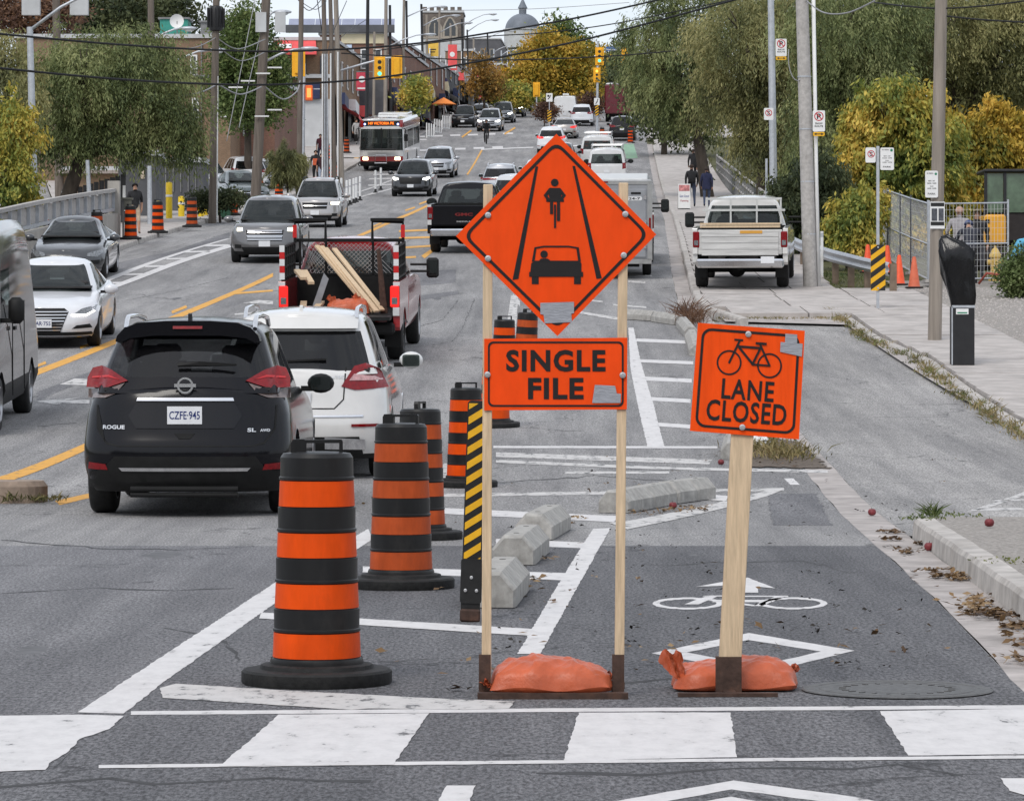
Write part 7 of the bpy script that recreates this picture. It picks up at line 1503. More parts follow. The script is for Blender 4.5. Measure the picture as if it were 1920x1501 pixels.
for a, b_ in zip(ra[:-1], ra[1:]): mb.bar(a, b_, .16, .1)
ob('top_rail', mb, m_concp, t)
mb = MB()
for a, b_ in zip(ra[:-1], ra[1:]): mb.bar(Vector(a) - Vector((0, 0, .58)), Vector(b_) - Vector((0, 0, .58)), .1, .08)
ob('bottom_rail', mb, m_galv, t)
for i in range(29):
    p_ = wa.lerp(wb, i/28); mb = MB(); mb.box((p_.x, p_.y, zr(p_.y)+.1+1.2), (.09, .07, .66)); ob('rail_post', mb, m_galv, t)
for i in range(28):
    p_ = wa.lerp(wb, (i+.5)/28); mb = MB(); mb.box((p_.x-.03, p_.y, zr(p_.y)+.1+1.22), (.02, (wb.y-wa.y)/28-.1, .46)); ob('rail_panel', mb, m_concp, t)
mb = MB(); mb.box((wb.x, wb.y+.12, zr(wb.y)+.95), (.36, .3, 1.9)); ob('end_pillar', mb, m_wall, t)
# dark fence, hut, bollards
m_fen = M('charcoal_boards', (.055, .055, .058), .8, var=.3, scale=3, stretch=(6, 6, .3))
t = thing('board_fence', 'charcoal board fence behind the bridge wall', 'fence', (wx(115, 128), 128, zr(128)-.5)); w_ = wx(236, 128) - wx(115, 128)
for i in range(12): mb = MB(); hgt = 1.25 + .6*i/11 + .5; mb.box((w_*(i+.5)/12, .02*(i % 2), hgt/2), (w_/12-.015, .04, hgt)); ob('board', mb, m_fen, t)
for x_ in (118, 183, 233): mb = MB(); mb.box((wx(x_, 128)-t.location.x, -.05, 1.1 + (.4 if x_ > 200 else .2)), (.1, .03, .9)); ob('white_marker', mb, m_white, t)
b = Bld('shed', 'black clad shed behind the man on the left sidewalk', 222, 292, 292, 138, 3, m_dgrey, 0, cat='shed'); b.slab('poster', 264, 271, 320, 335, M('paper_tan', (.6, .5, .4), .8, var=.1), .03)
b = Bld('shed', 'low brown roofed shed under the willow branches', 114, 232, 322, 150, 4, M('tan_board', (.28, .19, .12), .85, var=.2), 0, cat='shed'); b.slab('roof_edge', 112, 234, 320, 326, M('tan_edge', (.35, .3, .27), .8, var=.2), .4)
b = Bld('shed', 'long black container wall behind the yellow bollards', 292, 380, 305, 146, 3, m_dgrey, 0, cat='shed')
for i in range(6): b.slab('panel_rib', 296+i*14, 298+i*14, 310, 360, m_roofm, .06)
m_byel = M('bollard_yellow', (.75, .52, .02), .5, var=.12, scale=5, dirt=.25)
for i, (x, yt_, yb_, d, lb) in enumerate(((317, 318, 388, 134, 'thick yellow bollard below the willow fringe'), (340, 332, 372, 137, 'yellow bollard right of the thick one'), (377, 335, 370, 137, 'left of the pair of yellow bollards by the wood pole'), (384, 330, 368, 139, 'right of the pair of yellow bollards by the wood pole'), (296, 340, 372, 136, 'slim yellow bollard nearest the black shed'), (201, 340, 365, 130, 'slanting yellow guard in front of the board fence'))):
    t = thing('bollard', lb, 'bollard', (wx(x, d), d, zr(d)+.1), group='yellow bollards on the left'); hh = min(1.6, (yb_-yt_)/F*d); mb = MB(); mb.lathe([(.12, -.2), (.12, hh-.06), (.09, hh-.01), (0, hh)], 12); ob('post', mb, m_byel, t, R(40)); mb = MB(); mb.lathe([(.128, hh*.6), (.128, hh*.6+.08)], 12); ob('band', mb, m_white, t)
t = thing('utility_box', 'dark green utility cabinet beside the wood pole', 'utility box', (wx(420, 138), 138, zr(138)+.05)); mb = MB(); mb.box((0, 0, .45), (.5, .5, .9), bev=.03); ob('cabinet', mb, M('cabinet_green', (.02, .07, .04), .5, var=.15), t); mb = MB(); mb.box((0, 0, .93), (.56, .56, .06)); ob('lid', mb, MATS['cabinet_green'], t)
# litter bin frame next to the man
d = 109; t = thing('newspaper_stand', 'thin dark metal stand beside the bridge wall end', 'stand', (wx(231, d), d, zr(d)+.13)); mb = MB(); mb.bar((0, 0, 0), (0, 0, 1.25), .05); ob('post', mb, m_roofm, t); mb = MB(); mb.box((.05, 0, 1.22), (.5, .2, .06)); mb.box((.14, 0, 1.05), (.22, .15, .34)); ob('box', mb, M('stand_olive', (.12, .12, .1), .7, var=.2), t)
# left poles
t = pole('steel_lamp_post', 'steel lamp post with long arm at the left edge', 66, 56, 106, .13, .09, m_galv, .8); arm_lamp(t, t['hh']-.1, 2.0, 1.1)
t = pole('steel_lamp_post', 'second steel lamp post in front of the charcoal fence', 170, 164, 126, .09, .07, m_galv, 5.6)
t = pole('steel_lamp_post', 'pale steel post at the corner of the black shed', 281, 280, 126, .09, .08, m_galv, 5.8)
def wp(label, xb, xt, d, r=.16, top=-1.5, mat=None): return pole('wood_pole', label, xb, xt, d, r, r*.8, mat or m_pole, top)
t = wp('wood pole behind the willow at upper left with white cabinets', 112, 104, 150, .19)
for s_ in (-1, 1): mb = MB(); mb.box((kx(t, t['hh']-.3) + s_*1.0, -.1, t['hh']-1.6), (.75, .35, 1.1)); ob('cabinet', mb, m_lgrey, t)
t = wp('wood pole behind the willow crown with lamp arms', 287, 282, 150, .16); arm_lamp(t, t['hh']-3.2, 1.2, .5, 1); arm_lamp(t, t['hh']-4.6, 2.4, 1.0, 1)
t4 = wp('wood pole with a ribbed black transformer beside the brick building', 398, 407, 132, .15)
z = wz(34, 132) - t4.location.z; mb = MB(); mb.lathe([(.1, z-.5), (.24, z-.45), (.27, z-.1), (.27, z+.25), (.2, z+.42), (.1, z+.45)], 16, (kx(t4, z), 0, 0)); tb = ob('transformer', mb, m_blkp, t4, R(40))
for k in range(12): a = k*math.pi/6; mb = MB(); mb.box((kx(t4, z)+.3*math.cos(a), .3*math.sin(a), z), (.06, .02, .7), Matrix.Rotation(a, 3, 'Z')); ob('fin', mb, m_blkp, tb)
mb = MB(); mb.tube([(.17, -.05, 0), (.2, -.05, t4['hh']*.55)], .03, 6); ob('conduit', mb, m_white, t4); arm_lamp(t4, t4['hh']-.4, 2.0, .55, -1)
t5 = wp('leaning wood pole with white cabinets and lamp arm in the lot', 477, 503, 142, .21)
for s_ in (-.14, .62): z = wz(43, 142) - t5.location.z; mb = MB(); mb.box((kx(t5, z)+s_, -.25, z), (.42, .12, .78)); ob('cabinet', mb, m_lgrey, t5)
arm_lamp(t5, wz(118, 142) - t5.location.z, 1.5, .55, 1); arm_lamp(t5, wz(40, 142) - t5.location.z, .35, .35, 1)
for x_, y_ in ((466, 153), (443, 165), (494, 139), (516, 128), (516, 207), (492, 219)): mb = MB(); z = wz(y_, 142) - t5.location.z; mb.box((wx(x_, 142)-t5.location.x, -.3, z), (.56, .05, .055)); ob('crossarm', mb, m_white, t5)
t6 = wp('slim wood pole between the leaning pole and the cable cluster', 560, 566, 160, .13)
CL = 'pole of the dense cable cluster '
for i, (xb, xt, d, r, nm, mt) in enumerate(((613, 606, 172, .13, 'with white conduit at its left', m_pole), (628, 618, 176, .12, 'second from the left', m_pole), (641, 628, 186, .15, 'nearest the bus', m_polel))):
    t = wp('wood ' + CL + nm, xb, xt, d, r, -1.5, mt)
    for k in range(3 if i == 0 else 1): mb = MB(); mb.tube([(-.2 + k*.11, -.17, 0), (-.2 + k*.11, -.15, t['hh']*.62)], .04, 6); ob('conduit', mb, m_galv if k else m_white, t)
t = pole('steel_lamp_post', 'tall steel signal post with pedestrian signal', 566, 570, 170, .1, .08, m_galv, 3.0)
def signal_head(parent, c, s_=1., lit=None, back=False, col=None):
    m_sy = M('signal_yellow', (.85, .42, .02), .45, var=.08); mb = MB(); mb.box(c, (.36*s_, .22*s_, 1.05*s_), bev=.03); h_ = ob('signal_head', mb, m_sy, parent); mb = MB(); mb.box((c[0], c[1]+.02, c[2]), (.62*s_, .02, 1.3*s_)); ob('backboard', mb, m_sy, h_)
    if not back:
        for k in range(3):
            on = lit == k; m_ = M('green_on', (.1, .6, .4), .3, var=0, emit=1.0, emitcol=(.1, .9, .5)) if on and k == 2 else (M('amber_on', (1, .6, .1), .3, var=0, emit=1.0, emitcol=(1, .5, .05)) if on else m_sblk)
            mb = MB(); mb.lathe([(0, -.12*s_), (.115*s_, -.115*s_), (.125*s_, 0)], 14, (c[0], c[1], c[2] + (1-k)*.33*s_), 'y'); ob('signal_lens', mb, m_, h_)
mb = MB(); z = wz(175, 170) - t.location.z; mb.box((.35, -.1, z), (.34, .25, .72), bev=.03); ps = ob('pedestrian_signal', mb, M('signal_orange', (.8, .15, .03), .5, var=.1), t); mb = MB(); mb.box((.35, -.24, z), (.2, .02, .44)); ob('signal_lens', mb, M('ped_on', (1, .3, .1), .3, var=0, emit=1.2, emitcol=(1, .2, .03)), ps)
z = wz(118, 170) - t.location.z; signal_head(t, (-.15, -.1, z), 1.0, None, True); mb = MB(); mb.box((.45, 0, wz(167, 170) - t.location.z), (.8, .05, .05)); ob('bracket', mb, m_galv, t)
# signal mast over the street at left: pole with long arm
t = pole('signal_mast', 'signal mast with long arm carrying two yellow heads above the bus', 634, 638, 205, .12, .1, m_galv, 4.6); z = wz(134, 205) - t.location.z; e = wx(745, 205) - t.location.x; mb = MB(); mb.tube([(0, 0, z), (e*.45, 0, z + .45), (e*.8, 0, z+.75), (e, 0, z + .8)], .06, 8); ob('mast_arm', mb, m_galv, t, 4)
signal_head(t, (wx(712, 205)-t.location.x, -.1, wz(128, 205)-t.location.z), 1., 2); signal_head(t, (wx(744, 205)-t.location.x, -.1, wz(126, 205)-t.location.z), 1.0, None, True)
# signals on the right of the far junction
t = pole('signal_mast', 'signal pole with two yellow heads at the far junction right of the diamond tip', 1119, 1121, 262, .1, .08, m_galv, 3.0); signal_head(t, (wx(1124, 262)-t.location.x, -.15, wz(106, 262)-t.location.z), 1.0, 2); signal_head(t, (wx(1119, 262)-t.location.x, -.15, wz(141, 262)-t.location.z), .82, 0)
mb = MB(); mb.box((wx(1150, 262)-t.location.x, 0, wz(92, 262)-t.location.z), (1.1, .03, .3)); ob('street_name_sign', mb, M('street_sign_blue', (.05, .13, .4), .5, var=.1), t); mb = MB(); e = wx(1176, 262) - t.location.x; mb.tube([(0, 0, wz(92, 262)-t.location.z), (e, 0, wz(96, 262)-t.location.z)], .05, 6); ob('mast_arm', mb, m_galv, t); signal_head(t, (wx(1172, 262)-t.location.x, -.1, wz(106, 262)-t.location.z), 1.0, None, True)
kp = sign_panel(t, 'keep_right_sign', (0, -.13, wz(191, 262)-t.location.z), .4, .52); mb = MB(); stroke(mb, [(-.08, wz(195, 262)-t.location.z), (.02, wz(191, 262)-t.location.z), (.08, wz(186, 262)-t.location.z)], .06, -.135); ob('arrow', mb, m_sblk, kp); hmk = sign_panel(t, 'hazard_marker', (0, -.13, wz(207, 262)-t.location.z), .24, .78, MATS['hazard_yellow']); ob('black_stripes', stripes(-.12, .12, wz(207, 262)-t.location.z-.39, wz(207, 262)-t.location.z+.39, -.134, .2, .17), m_sblk, hmk)
for i, (x, d, lb) in enumerate(((1030, 282, 'keep right sign with hazard marker on the far median'), (1061, 296, 'keep right sign behind the white panel van'))):
    t = thing('keep_right_sign', lb, 'road sign', (wx(x, d), d, zr(d)), group='keep right signs'); mb = MB(); mb.box((0, 0, 1.2), (.06, .05, 2.4)); ob('post', mb, m_galv, t); kp = sign_panel(t, 'sign_panel', (0, -.05, wz(183, d)-t.location.z), .5, .66); mb = MB(); zc = wz(183, d)-t.location.z; stroke(mb, [(-.1, zc-.14), (.02, zc), (.1, zc+.18)], .07, -.055); mb.add([(a, -.055, b_+zc) for a, b_ in circle(-.08, .12, .09, 10)], [tuple(range(10))]); ob('arrow', mb, m_sblk, kp)
    hmk = sign_panel(t, 'hazard_marker', (0, -.05, 1.0), .3, .9, MATS['hazard_yellow']); ob('black_stripes', stripes(-.15, .15, .55, 1.45, -.055, .22, .2), m_sblk, hmk)
# the receding row of poles and lamps on the left
rows = [(687, 690, 232, .13, m_blkp, None), (722, 724, 244, .14, m_polel, (90, 2.6, .9)), (733, 731, 262, .12, m_blkp, None), (754, 758, 270, .12, m_polel, None), (765, 762, 286, .11, m_blkp, (32, 2.4, .8)), (795, 790, 300, .12, m_blkp, (50, 2.4, .9)), (802, 800, 316, .13, m_polel, None), (822, 824, 326, .12, m_polel, (62, 2.2, .9)), (846, 845, 340, .12, m_polel, None), (869, 866, 352, .11, m_blkp, (50, 2.6, 1.2)), (879, 876, 366, .10, m_blkp, (60, 2.4, 1.2)), (889, 888, 380, .12, m_polel, None), (917, 914, 396, .11, m_blkp, (72, 2.2, .8)), (926, 926, 405, .1, m_galv, (98, 1.4, .6)), (940, 940, 420, .1, m_galv, (104, 1.2, .6)), (700, 702, 238, .1, m_polel, None)]
ORD = ['first', 'second', 'third', 'fourth', 'fifth', 'sixth', 'seventh', 'eighth', 'ninth', 'tenth', 'eleventh', 'twelfth', 'thirteenth', 'fourteenth', 'fifteenth', 'sixteenth']
order = sorted(range(len(rows)), key=lambda i: rows[i][0])
TOPY = {0: -1, 1: -1, 2: 10, 3: -1, 4: 2, 5: 8, 6: 28, 7: 20, 8: 45, 9: 36, 10: 56, 11: 70, 12: 64, 13: 92, 14: 95, 15: 60}
for rk, i in enumerate(order):
    xb, xt, d, r, mt, lamp = rows[i]; nm = 'black metal' if mt == m_blkp else ('steel' if mt == m_galv else 'pale wood')
    t = pole('street_pole', f'{nm} street pole, {ORD[rk]} from the left in the row beyond the bus', xb, xt, d, r, r*.8, mt, TOPY[i]/F*d if TOPY[i] > 0 else -1.0, h=0.)
    if lamp: arm_lamp(t, min(wz(lamp[0], d) - t.location.z, t['hh']-.05), lamp[1], lamp[2], 1, None, .9)
# banners and shop signs on those poles
for i, (x0, x1, y0, y1, d, m_, lb) in enumerate(((800, 822, 80, 106, 320, M('banner_yellow', (.75, .48, .08), .6, var=.15, scale=2), 'yellow hanging banner left of the red shop sign'), (840, 857, 84, 132, 335, m_redaw, 'tall red shop sign with white figure below the tower'), (668, 690, 136, 170, 240, M('banner_red', (.5, .05, .08), .6, var=.3, scale=3), 'red and white pole banner left of the bus'), (744, 762, 143, 166, 276, M('banner_blue', (.25, .25, .5), .6, var=.4, scale=4), 'blue and white pole banner above the young tree'), (804, 818, 142, 156, 322, m_sblk, 'black shop sign with white script below the yellow banner'), (829, 838, 148, 168, 332, M('sign_violet', (.12, .08, .25), .6, var=.3), 'dark violet shop sign on a pole'), (898, 916, 165, 187, 318, m_redaw, 'red shop sign behind the far queue'), (955, 962, 140, 152, 330, m_redaw, 'small red sign left of the golden tree'))):
    w_ = wx(x1, d)-wx(x0, d); h_ = wz(y0, d)-wz(y1, d); t = thing('hanging_sign', lb, 'sign', (wx((x0+x1)/2, d), d, wz(y1, d)), group='banners and shop signs in the far row'); mb = MB(); mb.box((0, 0, h_/2), (w_, .06, h_)); pn = ob('panel', mb, m_, t)
    if i in (1, 2, 6): mb = MB(); mb.prism(circle(-.02, h_*.62, w_*.28, 14), -.05, -.031); ob('emblem', mb, m_white, pn); mb = MB(); mb.box((0, -.04, h_*.12), (w_*.8, .02, h_*.08)); ob('print_bar', mb, m_white, pn)
    else: mb = MB(); mb.box((0, -.04, h_*.5), (w_*.6, .02, h_*.08)); mb.box((0, -.04, h_*.32), (w_*.45, .02, h_*.07)); ob('print_bar', mb, m_sblk if i in (0,) else m_white, pn)
    mb = MB(); mb.bar((-w_/2, 0, h_+.05), (w_/2+.4, 0, h_+.05), .05); ob('bracket', mb, m_roofm, t)
for x, y, d, lb, bk in ((946, 140, 330, 'small yellow signal left of the golden tree', True), (1006, 168, 305, 'yellow signal head below the golden tree', True)):
    t = thing('traffic_signal', lb, 'traffic signal', (wx(x, d), d, zr(d))); mb = MB(); mb.tube([(0, .1, 0), (0, .1, wz(y, d)-t.location.z)], .06, 6); ob('post', mb, m_galv, t); signal_head(t, (0, 0, wz(y, d)-t.location.z), .95, None, bk)
# orange umbrella and patio rails
d = 292; t = thing('patio_umbrella', 'orange patio umbrella beside the far black SUV', 'umbrella', (wx(832, d), d, zr(d))); z0 = wz(196, d)-t.location.z; mb = MB(); mb.lathe([(1.05, z0), (.95, z0+.05), (.55, z0+.28), (.1, z0+.52), (0, z0+.58)], 10); ob('canopy', mb, M('umbrella_orange', (.85, .26, .05), .7, var=.08), t); mb = MB(); mb.tube([(0, 0, 0), (0, 0, z0+.5)], .03, 6); ob('pole', mb, m_white, t)
for i in range(4):
    d = 262 + i*9; x = 800 + i*15; t = thing('patio_barrier', f'{ORD[i]} white patio barrier behind the bus counted from the left', 'barrier', (wx(x, d), d, zr(d)), group='white patio barriers'); 
    for k in range(4): mb = MB(); mb.box((k*.16, k*.5, .55), (.09, .05, 1.1)); ob('slat', mb, m_white, t)
    mb = MB(); mb.bar((0, 0, .15), (.48, 1.5, .15), .05); ob('rail', mb, m_white, t)
# white flexible delineators
def delineator(x, yb_, label, hh=1.1):
    d = dep(yb_); t = thing('delineator', label, 'delineator', (wx(x, d), d, zr(d)), group='white flexible delineators'); mb = MB(); mb.lathe([(.12, 0), (.12, .05), (.06, .07), (.055, .2)], 12); ob('base', mb, m_sblk, t); mb = MB(); mb.lathe([(.055, .2), (.055, hh), (.03, hh+.02), (0, hh+.02)], 12); ob('post', mb, m_white, t, R(40)); mb = MB(); mb.lathe([(.058, hh*.72), (.058, hh*.72+.06)], 12); ob('band', mb, M('delin_grey', (.45, .45, .47), .4, var=0), t)
for i, (x, y) in enumerate(((650, 386), (656, 384), (663, 381), (668, 379), (675, 376), (704, 362), (714, 356), (640, 380), (632, 378))): delineator(x, y, f'{ORD[sorted((650, 656, 663, 668, 675, 704, 714, 640, 632)).index(x)]} white flexible delineator from the left beside the silver beige SUV')
# remaining drums
for x, y, lb, old, h in ((182, 464, 'faded drum nearest the bridge wall on the left sidewalk', True, .135), (245, 449, 'bright drum in front of the man in black', False, .135), (296, 437, 'bright drum right of the man in black', False, .135), (360, 426, 'fourth drum from the wall on the left sidewalk', True, .135), (437, 404, 'drum at the left behind the grey SUV', False, .135), (93, 472, 'drum top peeking over the dark sedan roof', True, .135), (523, 372, 'drum top above the grey SUV', False, .135), (487, 376, 'drum hidden behind the grey SUV roof', True, .135),
    (616, 345, 'drum left of the white delineators', False, .1), (634, 342, 'drum behind the white delineators', False, .1), (622, 300, 'drum beside the cable cluster feet', False, .1), (650, 287, 'drum left of the bus door', True, .1)): drum(x, y, lb, old, h)
for x, d, lb in ((1100, 232, 'small dark drum above the rack vans'), (1115, 236, 'drum left of the green cycle box'), (1135, 246, 'drum right of the pair before the far black SUV'), (1129, 254, 'rear drum of the pair before the far black SUV'), (1182, 252, 'drum at the right corner of the far black SUV')): drum(x, 0, lb, x in (1100, 1129), 0., 0., d)

# ------------------------------------------------------------------ overhead wires
WG = 'overhead wires'
def wire(label, pts, r=.02, mat=None):
    """pts: photo x, photo y, depth"""
    q = [Vector(P(*p)) for p in pts]; out = []
    for i in range(len(q)-1):
        p0, p1, p2, p3 = q[max(i-1, 0)], q[i], q[i+1], q[min(i+2, len(q)-1)]
        for k in range(8): t = k/8; out.append(.5*((2*p1) + (p2-p0)*t + (2*p0-5*p1+4*p2-p3)*t*t + (3*p1-p0-3*p2+p3)*t**3))
    out.append(q[-1]); return tag(ob('overhead_wire', MB().tube(out, r, 6), mat or m_cab, None, 4), label, 'wire', WG)
wire('upper thick black wire crossing the whole street', [(-40, 60, 96), (200, 82, 100), (400, 94, 104), (560, 96, 106), (760, 84, 108), (930, 60, 110), (1100, 30, 112), (1300, -15, 114)], .032)
wire('lower thick black wire crossing in front of the poles', [(-40, 124, 96), (200, 147, 100), (400, 158, 104), (540, 158, 106), (700, 147, 108), (860, 122, 110), (1050, 85, 112), (1200, 48, 114), (1400, -6, 116)], .034)
wire('thin wire crossing in front of the dome and golden tree', [(640, 100, 150), (760, 107, 150), (900, 113, 150), (1050, 110, 150), (1180, 103, 150), (1300, 92, 150)], .03)
wire('middle wire rising to the right in front of the dome', [(700, 96, 130), (900, 70, 130), (1020, 62, 130), (1150, 45, 130), (1300, 15, 130), (1420, -10, 130)], .022)
wire('sagging cable between the transformer pole and the leaning pole', [(405, 70, 133), (445, 92, 136), (497, 74, 141)], .02, m_cabg)
wire('lower sagging cable between the transformer pole and the leaning pole', [(405, 84, 133), (450, 114, 136), (497, 98, 141)], .018, m_cabg)
wire('pale drooping cable left of the leaning pole base', [(412, 160, 133), (450, 177, 136), (490, 163, 141)], .028, m_cabg)
wire('pale drooping cable from the left to the transformer pole', [(345, 180, 128), (380, 172, 130), (404, 160, 132)], .028, m_cabg)
wire('pale drooping cable right of the leaning pole', [(497, 163, 142), (530, 186, 150), (556, 172, 158), (563, 150, 160)], .028, m_cabg)
wire('grey cable from the willow to the transformer pole', [(330, 92, 128), (370, 88, 130), (406, 70, 132)], .016, m_cabg)
wire('guy wire slanting down left of the leaning pole', [(480, -10, 142), (452, 130, 140), (425, 265, 139)], .016, m_cabg)
wire('second guy wire slanting down left of the leaning pole', [(487, 70, 142), (468, 150, 141), (448, 240, 140)], .016, m_cabg)
wire('cable dropping from the slim pole top', [(555, -5, 160), (580, 20, 166), (606, -5, 172)], .02)
wire('loop of cable between the cluster poles at the top', [(566, 5, 160), (592, 18, 166), (612, 2, 172)], .016)
wire('cable swooping down past the cluster poles', [(594, -5, 172), (603, 55, 174), (612, 100, 176), (625, 60, 180), (650, 2, 186)], .02)
wire('cable rising from the cluster to the cream block', [(618, 110, 176), (640, 70, 200), (690, 35, 240)], .02)
wire('faint high wire across the sky', [(820, 20, 300), (1000, 17, 300), (1180, 5, 300)], .025, m_cabg)
wire('white cable swinging right from the concrete pole', [(1512, 2, 82.4), (1545, 24, 80), (1590, 24, 76), (1640, 2, 70)], .016, m_cabg)
wire('black cable through the wood pole top at the right', [(1640, 5, 66), (1700, 12, 65), (1765, 16, 64.5), (1860, 10, 64), (1960, -4, 63)], .016)
wire('second black cable through the wood pole at the right', [(1768, 30, 64.5), (1850, 38, 64), (1960, 44, 63)], .016)
# ------------------------------------------------------------------ people: one skinned surface each, coloured by body region
def person(label, loc, face, H=1.75, pose=None, top=(.02, .02, .022), legs=(.03, .035, .06), shoe=(.02, .02, .02), skin=(.45, .26, .18), hair=(.03, .02, .015), sleeves='long', hat=None, shorts=False, extra=None, coat=None):
    """face: heading in degrees, 0 = looking away from the camera. pose: joint name -> (x, y, z) for a 1.75 m figure, +y forward"""
    J = dict(pelvis=(0, 0, .95), waist=(0, 0, 1.10), chest=(0, .01, 1.32), neck=(0, 0, 1.49), jaw=(0, .02, 1.55), head=(0, .015, 1.64), crown=(0, 0, 1.72), nose=(0, .115, 1.625),
        lhip=(-.10, 0, .90), lknee=(-.11, .03, .50), lank=(-.11, -.02, .09), ltoe=(-.12, .15, .04), rhip=(.10, 0, .90), rknee=(.11, .03, .50), rank=(.11, -.02, .09), rtoe=(.12, .15, .04),
        lsh=(-.19, 0, 1.42), lelb=(-.25, -.03, 1.14), lwri=(-.25, .06, .90), rsh=(.19, 0, 1.42), relb=(.25, -.03, 1.14), rwri=(.25, .06, .90))
    if pose: J.update(pose)
    rad = dict(pelvis=.145, waist=.13, chest=.155, neck=.055, jaw=.072, head=.092, crown=.05, nose=.016, lhip=.10, rhip=.10, lknee=.062, rknee=.062, lank=.042, rank=.042, ltoe=.036, rtoe=.036, lsh=.075, rsh=.075, lelb=.05, relb=.05, lwri=.034, rwri=.034)
    E = [('pelvis', 'waist', 1), ('waist', 'chest', 1), ('chest', 'neck', 1), ('neck', 'jaw', 3), ('jaw', 'head', 3), ('head', 'crown', 3), ('head', 'nose', 3)]
    for s_ in 'lr': E += [('pelvis', s_+'hip', 2), (s_+'hip', s_+'knee', 2), (s_+'knee', s_+'ank', 5), (s_+'ank', s_+'toe', 4), ('chest', s_+'sh', 1), (s_+'sh', s_+'elb', 1), (s_+'elb', s_+'wri', 6)]
    for s_ in 'lr':
        w_ = Vector(J[s_+'wri']); d_ = (w_ - Vector(J[s_+'elb'])).normalized(); k = -1 if s_ == 'l' else 1; side = Vector((0, 1, 0)) - d_*d_.y; side.normalize()
        J[s_+'palm'] = tuple(w_ + d_*.06); rad[s_+'palm'] = .036; E.append((s_+'wri', s_+'palm', 3))
        for i, (o_, l_) in enumerate(((-.028, .075), (-.009, .09), (.011, .085), (.03, .07))):
            J[s_+'f%d' % i] = tuple(w_ + d_*(.07 + l_) + side*o_ + Vector((-k*.02, 0, 0))); rad[s_+'f%d' % i] = .009; E.append((s_+'palm', s_+'f%d' % i, 3))
        J[s_+'th'] = tuple(w_ + d_*.08 + side*.055); rad[s_+'th'] = .011; E.append((s_+'wri', s_+'th', 3))
    names = list(J); ix = {n: i for i, n in enumerate(names)}; sc = H/1.75
    me = bpy.data.meshes.new('p'); me.from_pydata([tuple(c*sc for c in J[n]) for n in names], [(ix[a], ix[b]) for a, b, m in E], [])
    o = bpy.data.objects.new('p', me); COL.objects.link(o); o.modifiers.new('s', 'SKIN'); sv = me.skin_vertices[0].data
    for n in names: sv[ix[n]].radius = (rad[n]*sc,)*2; sv[ix[n]].use_root = n == 'pelvis'
    for n in ('pelvis', 'waist', 'chest'): sv[ix[n]].radius = (rad[n]*sc*1.08, rad[n]*sc*.78)
    su = o.modifiers.new('u', 'SUBSURF'); su.levels = 1; su.render_levels = 1
    dg = bpy.context.evaluated_depsgraph_get(); dg.update(); body = bpy.data.meshes.new_from_object(o.evaluated_get(dg)); bpy.data.objects.remove(o)
    cl = lambda n, c: M('cloth_%s_%02d%02d%02d' % ((n,) + tuple(int(v*99) for v in c)), c, .85, var=.2, scale=9, bump=.2)
    mats = [cl('skin', skin), cl('top', top), cl('legs', legs), cl('skin', skin), cl('shoe', shoe), cl('legs', legs) if not shorts else cl('skin', skin), cl('top', top) if sleeves == 'long' else cl('skin', skin)]
    body.materials.clear()
    for m in mats: body.materials.append(m)
    segs = [(np.array(J[a])*sc, np.array(J[b])*sc, m, (rad[a]+rad[b])/2*sc) for a, b, m in E]
    c = np.array([p.center[:] for p in body.polygons]); best = np.full(len(c), 1e9); mi = np.zeros(len(c), int)
    for a, b, m, r_ in segs:
        ab = b - a; t = np.clip(((c - a) @ ab)/max(1e-9, ab @ ab), 0, 1); dd = np.linalg.norm(c - (a + t[:, None]*ab), axis=1) - r_*.6; q = dd < best; best[q] = dd[q]; mi[q] = m
    body.polygons.foreach_set('material_index', mi.tolist()); body.polygons.foreach_set('use_smooth', [True]*len(body.polygons))
    t = thing('person', label, 'person', loc, -R(face), 'people on the street'); bo = bpy.data.objects.new('body', body); COL.objects.link(bo); bo.parent = t
    h = Vector(J['head'])*sc; up = (Vector(J['crown']) - Vector(J['jaw'])).normalized()
    q = Vector((0, 0, 1)).rotation_difference(up)
    mb = MB(); mb.sphere((0, 0, 0), (.104*sc, .115*sc, .115*sc), 14, 10); mb.v = [tuple(h + q @ Vector((x, y - .012*sc, max(z, -.02*sc if y < .03*sc else .045*sc) + .012*sc))) for x, y, z in mb.v]; ob('hair' if not hat else 'hat', mb, cl('hair', hair if not hat else hat), t, 4)
    if hat: mb = MB(); mb.sphere((0, .13*sc, .055*sc), (.085*sc, .085*sc, .012*sc), 12, 6); mb.v = [tuple(h + q @ Vector(v)) for v in mb.v]; ob('hat_brim', mb, cl('hair', hat), t, 4)
    for s_ in (-1, 1): mb = MB(); mb.sphere(tuple(h + q @ Vector((s_*.034*sc, .088*sc, .0))), (.012*sc, .008*sc, .009*sc), 6, 4); ob('eye', mb, M('eye_dark', (.03, .02, .02), .3, var=0), t)
    if coat:
        mb = MB(); mb.lathe([(.20*sc, .78*sc), (.19*sc, 1.0*sc), (.175*sc, 1.15*sc), (.19*sc, 1.35*sc), (.15*sc, 1.46*sc)], 16); mb.v = [(x*1.05, y*.78, z) for x, y, z in mb.v]; ob('coat', mb, cl('coat', coat), t, 4)
    if extra == 'pack':
        mb = MB(); mb.box((0, -.2*sc, 1.24*sc), (.30*sc, .17*sc, .46*sc), bev=.05); ob('backpack', mb, cl('pack', (.015, .015, .017)), t, 4)
    if extra == 'orange_bag':
        mb = MB(); mb.box((.02, .17*sc, 1.15*sc), (.24*sc, .06*sc, .34*sc), bev=.02); ob('shoulder_bag', mb, cl('pack', (.6, .12, .05)), t)
    return t
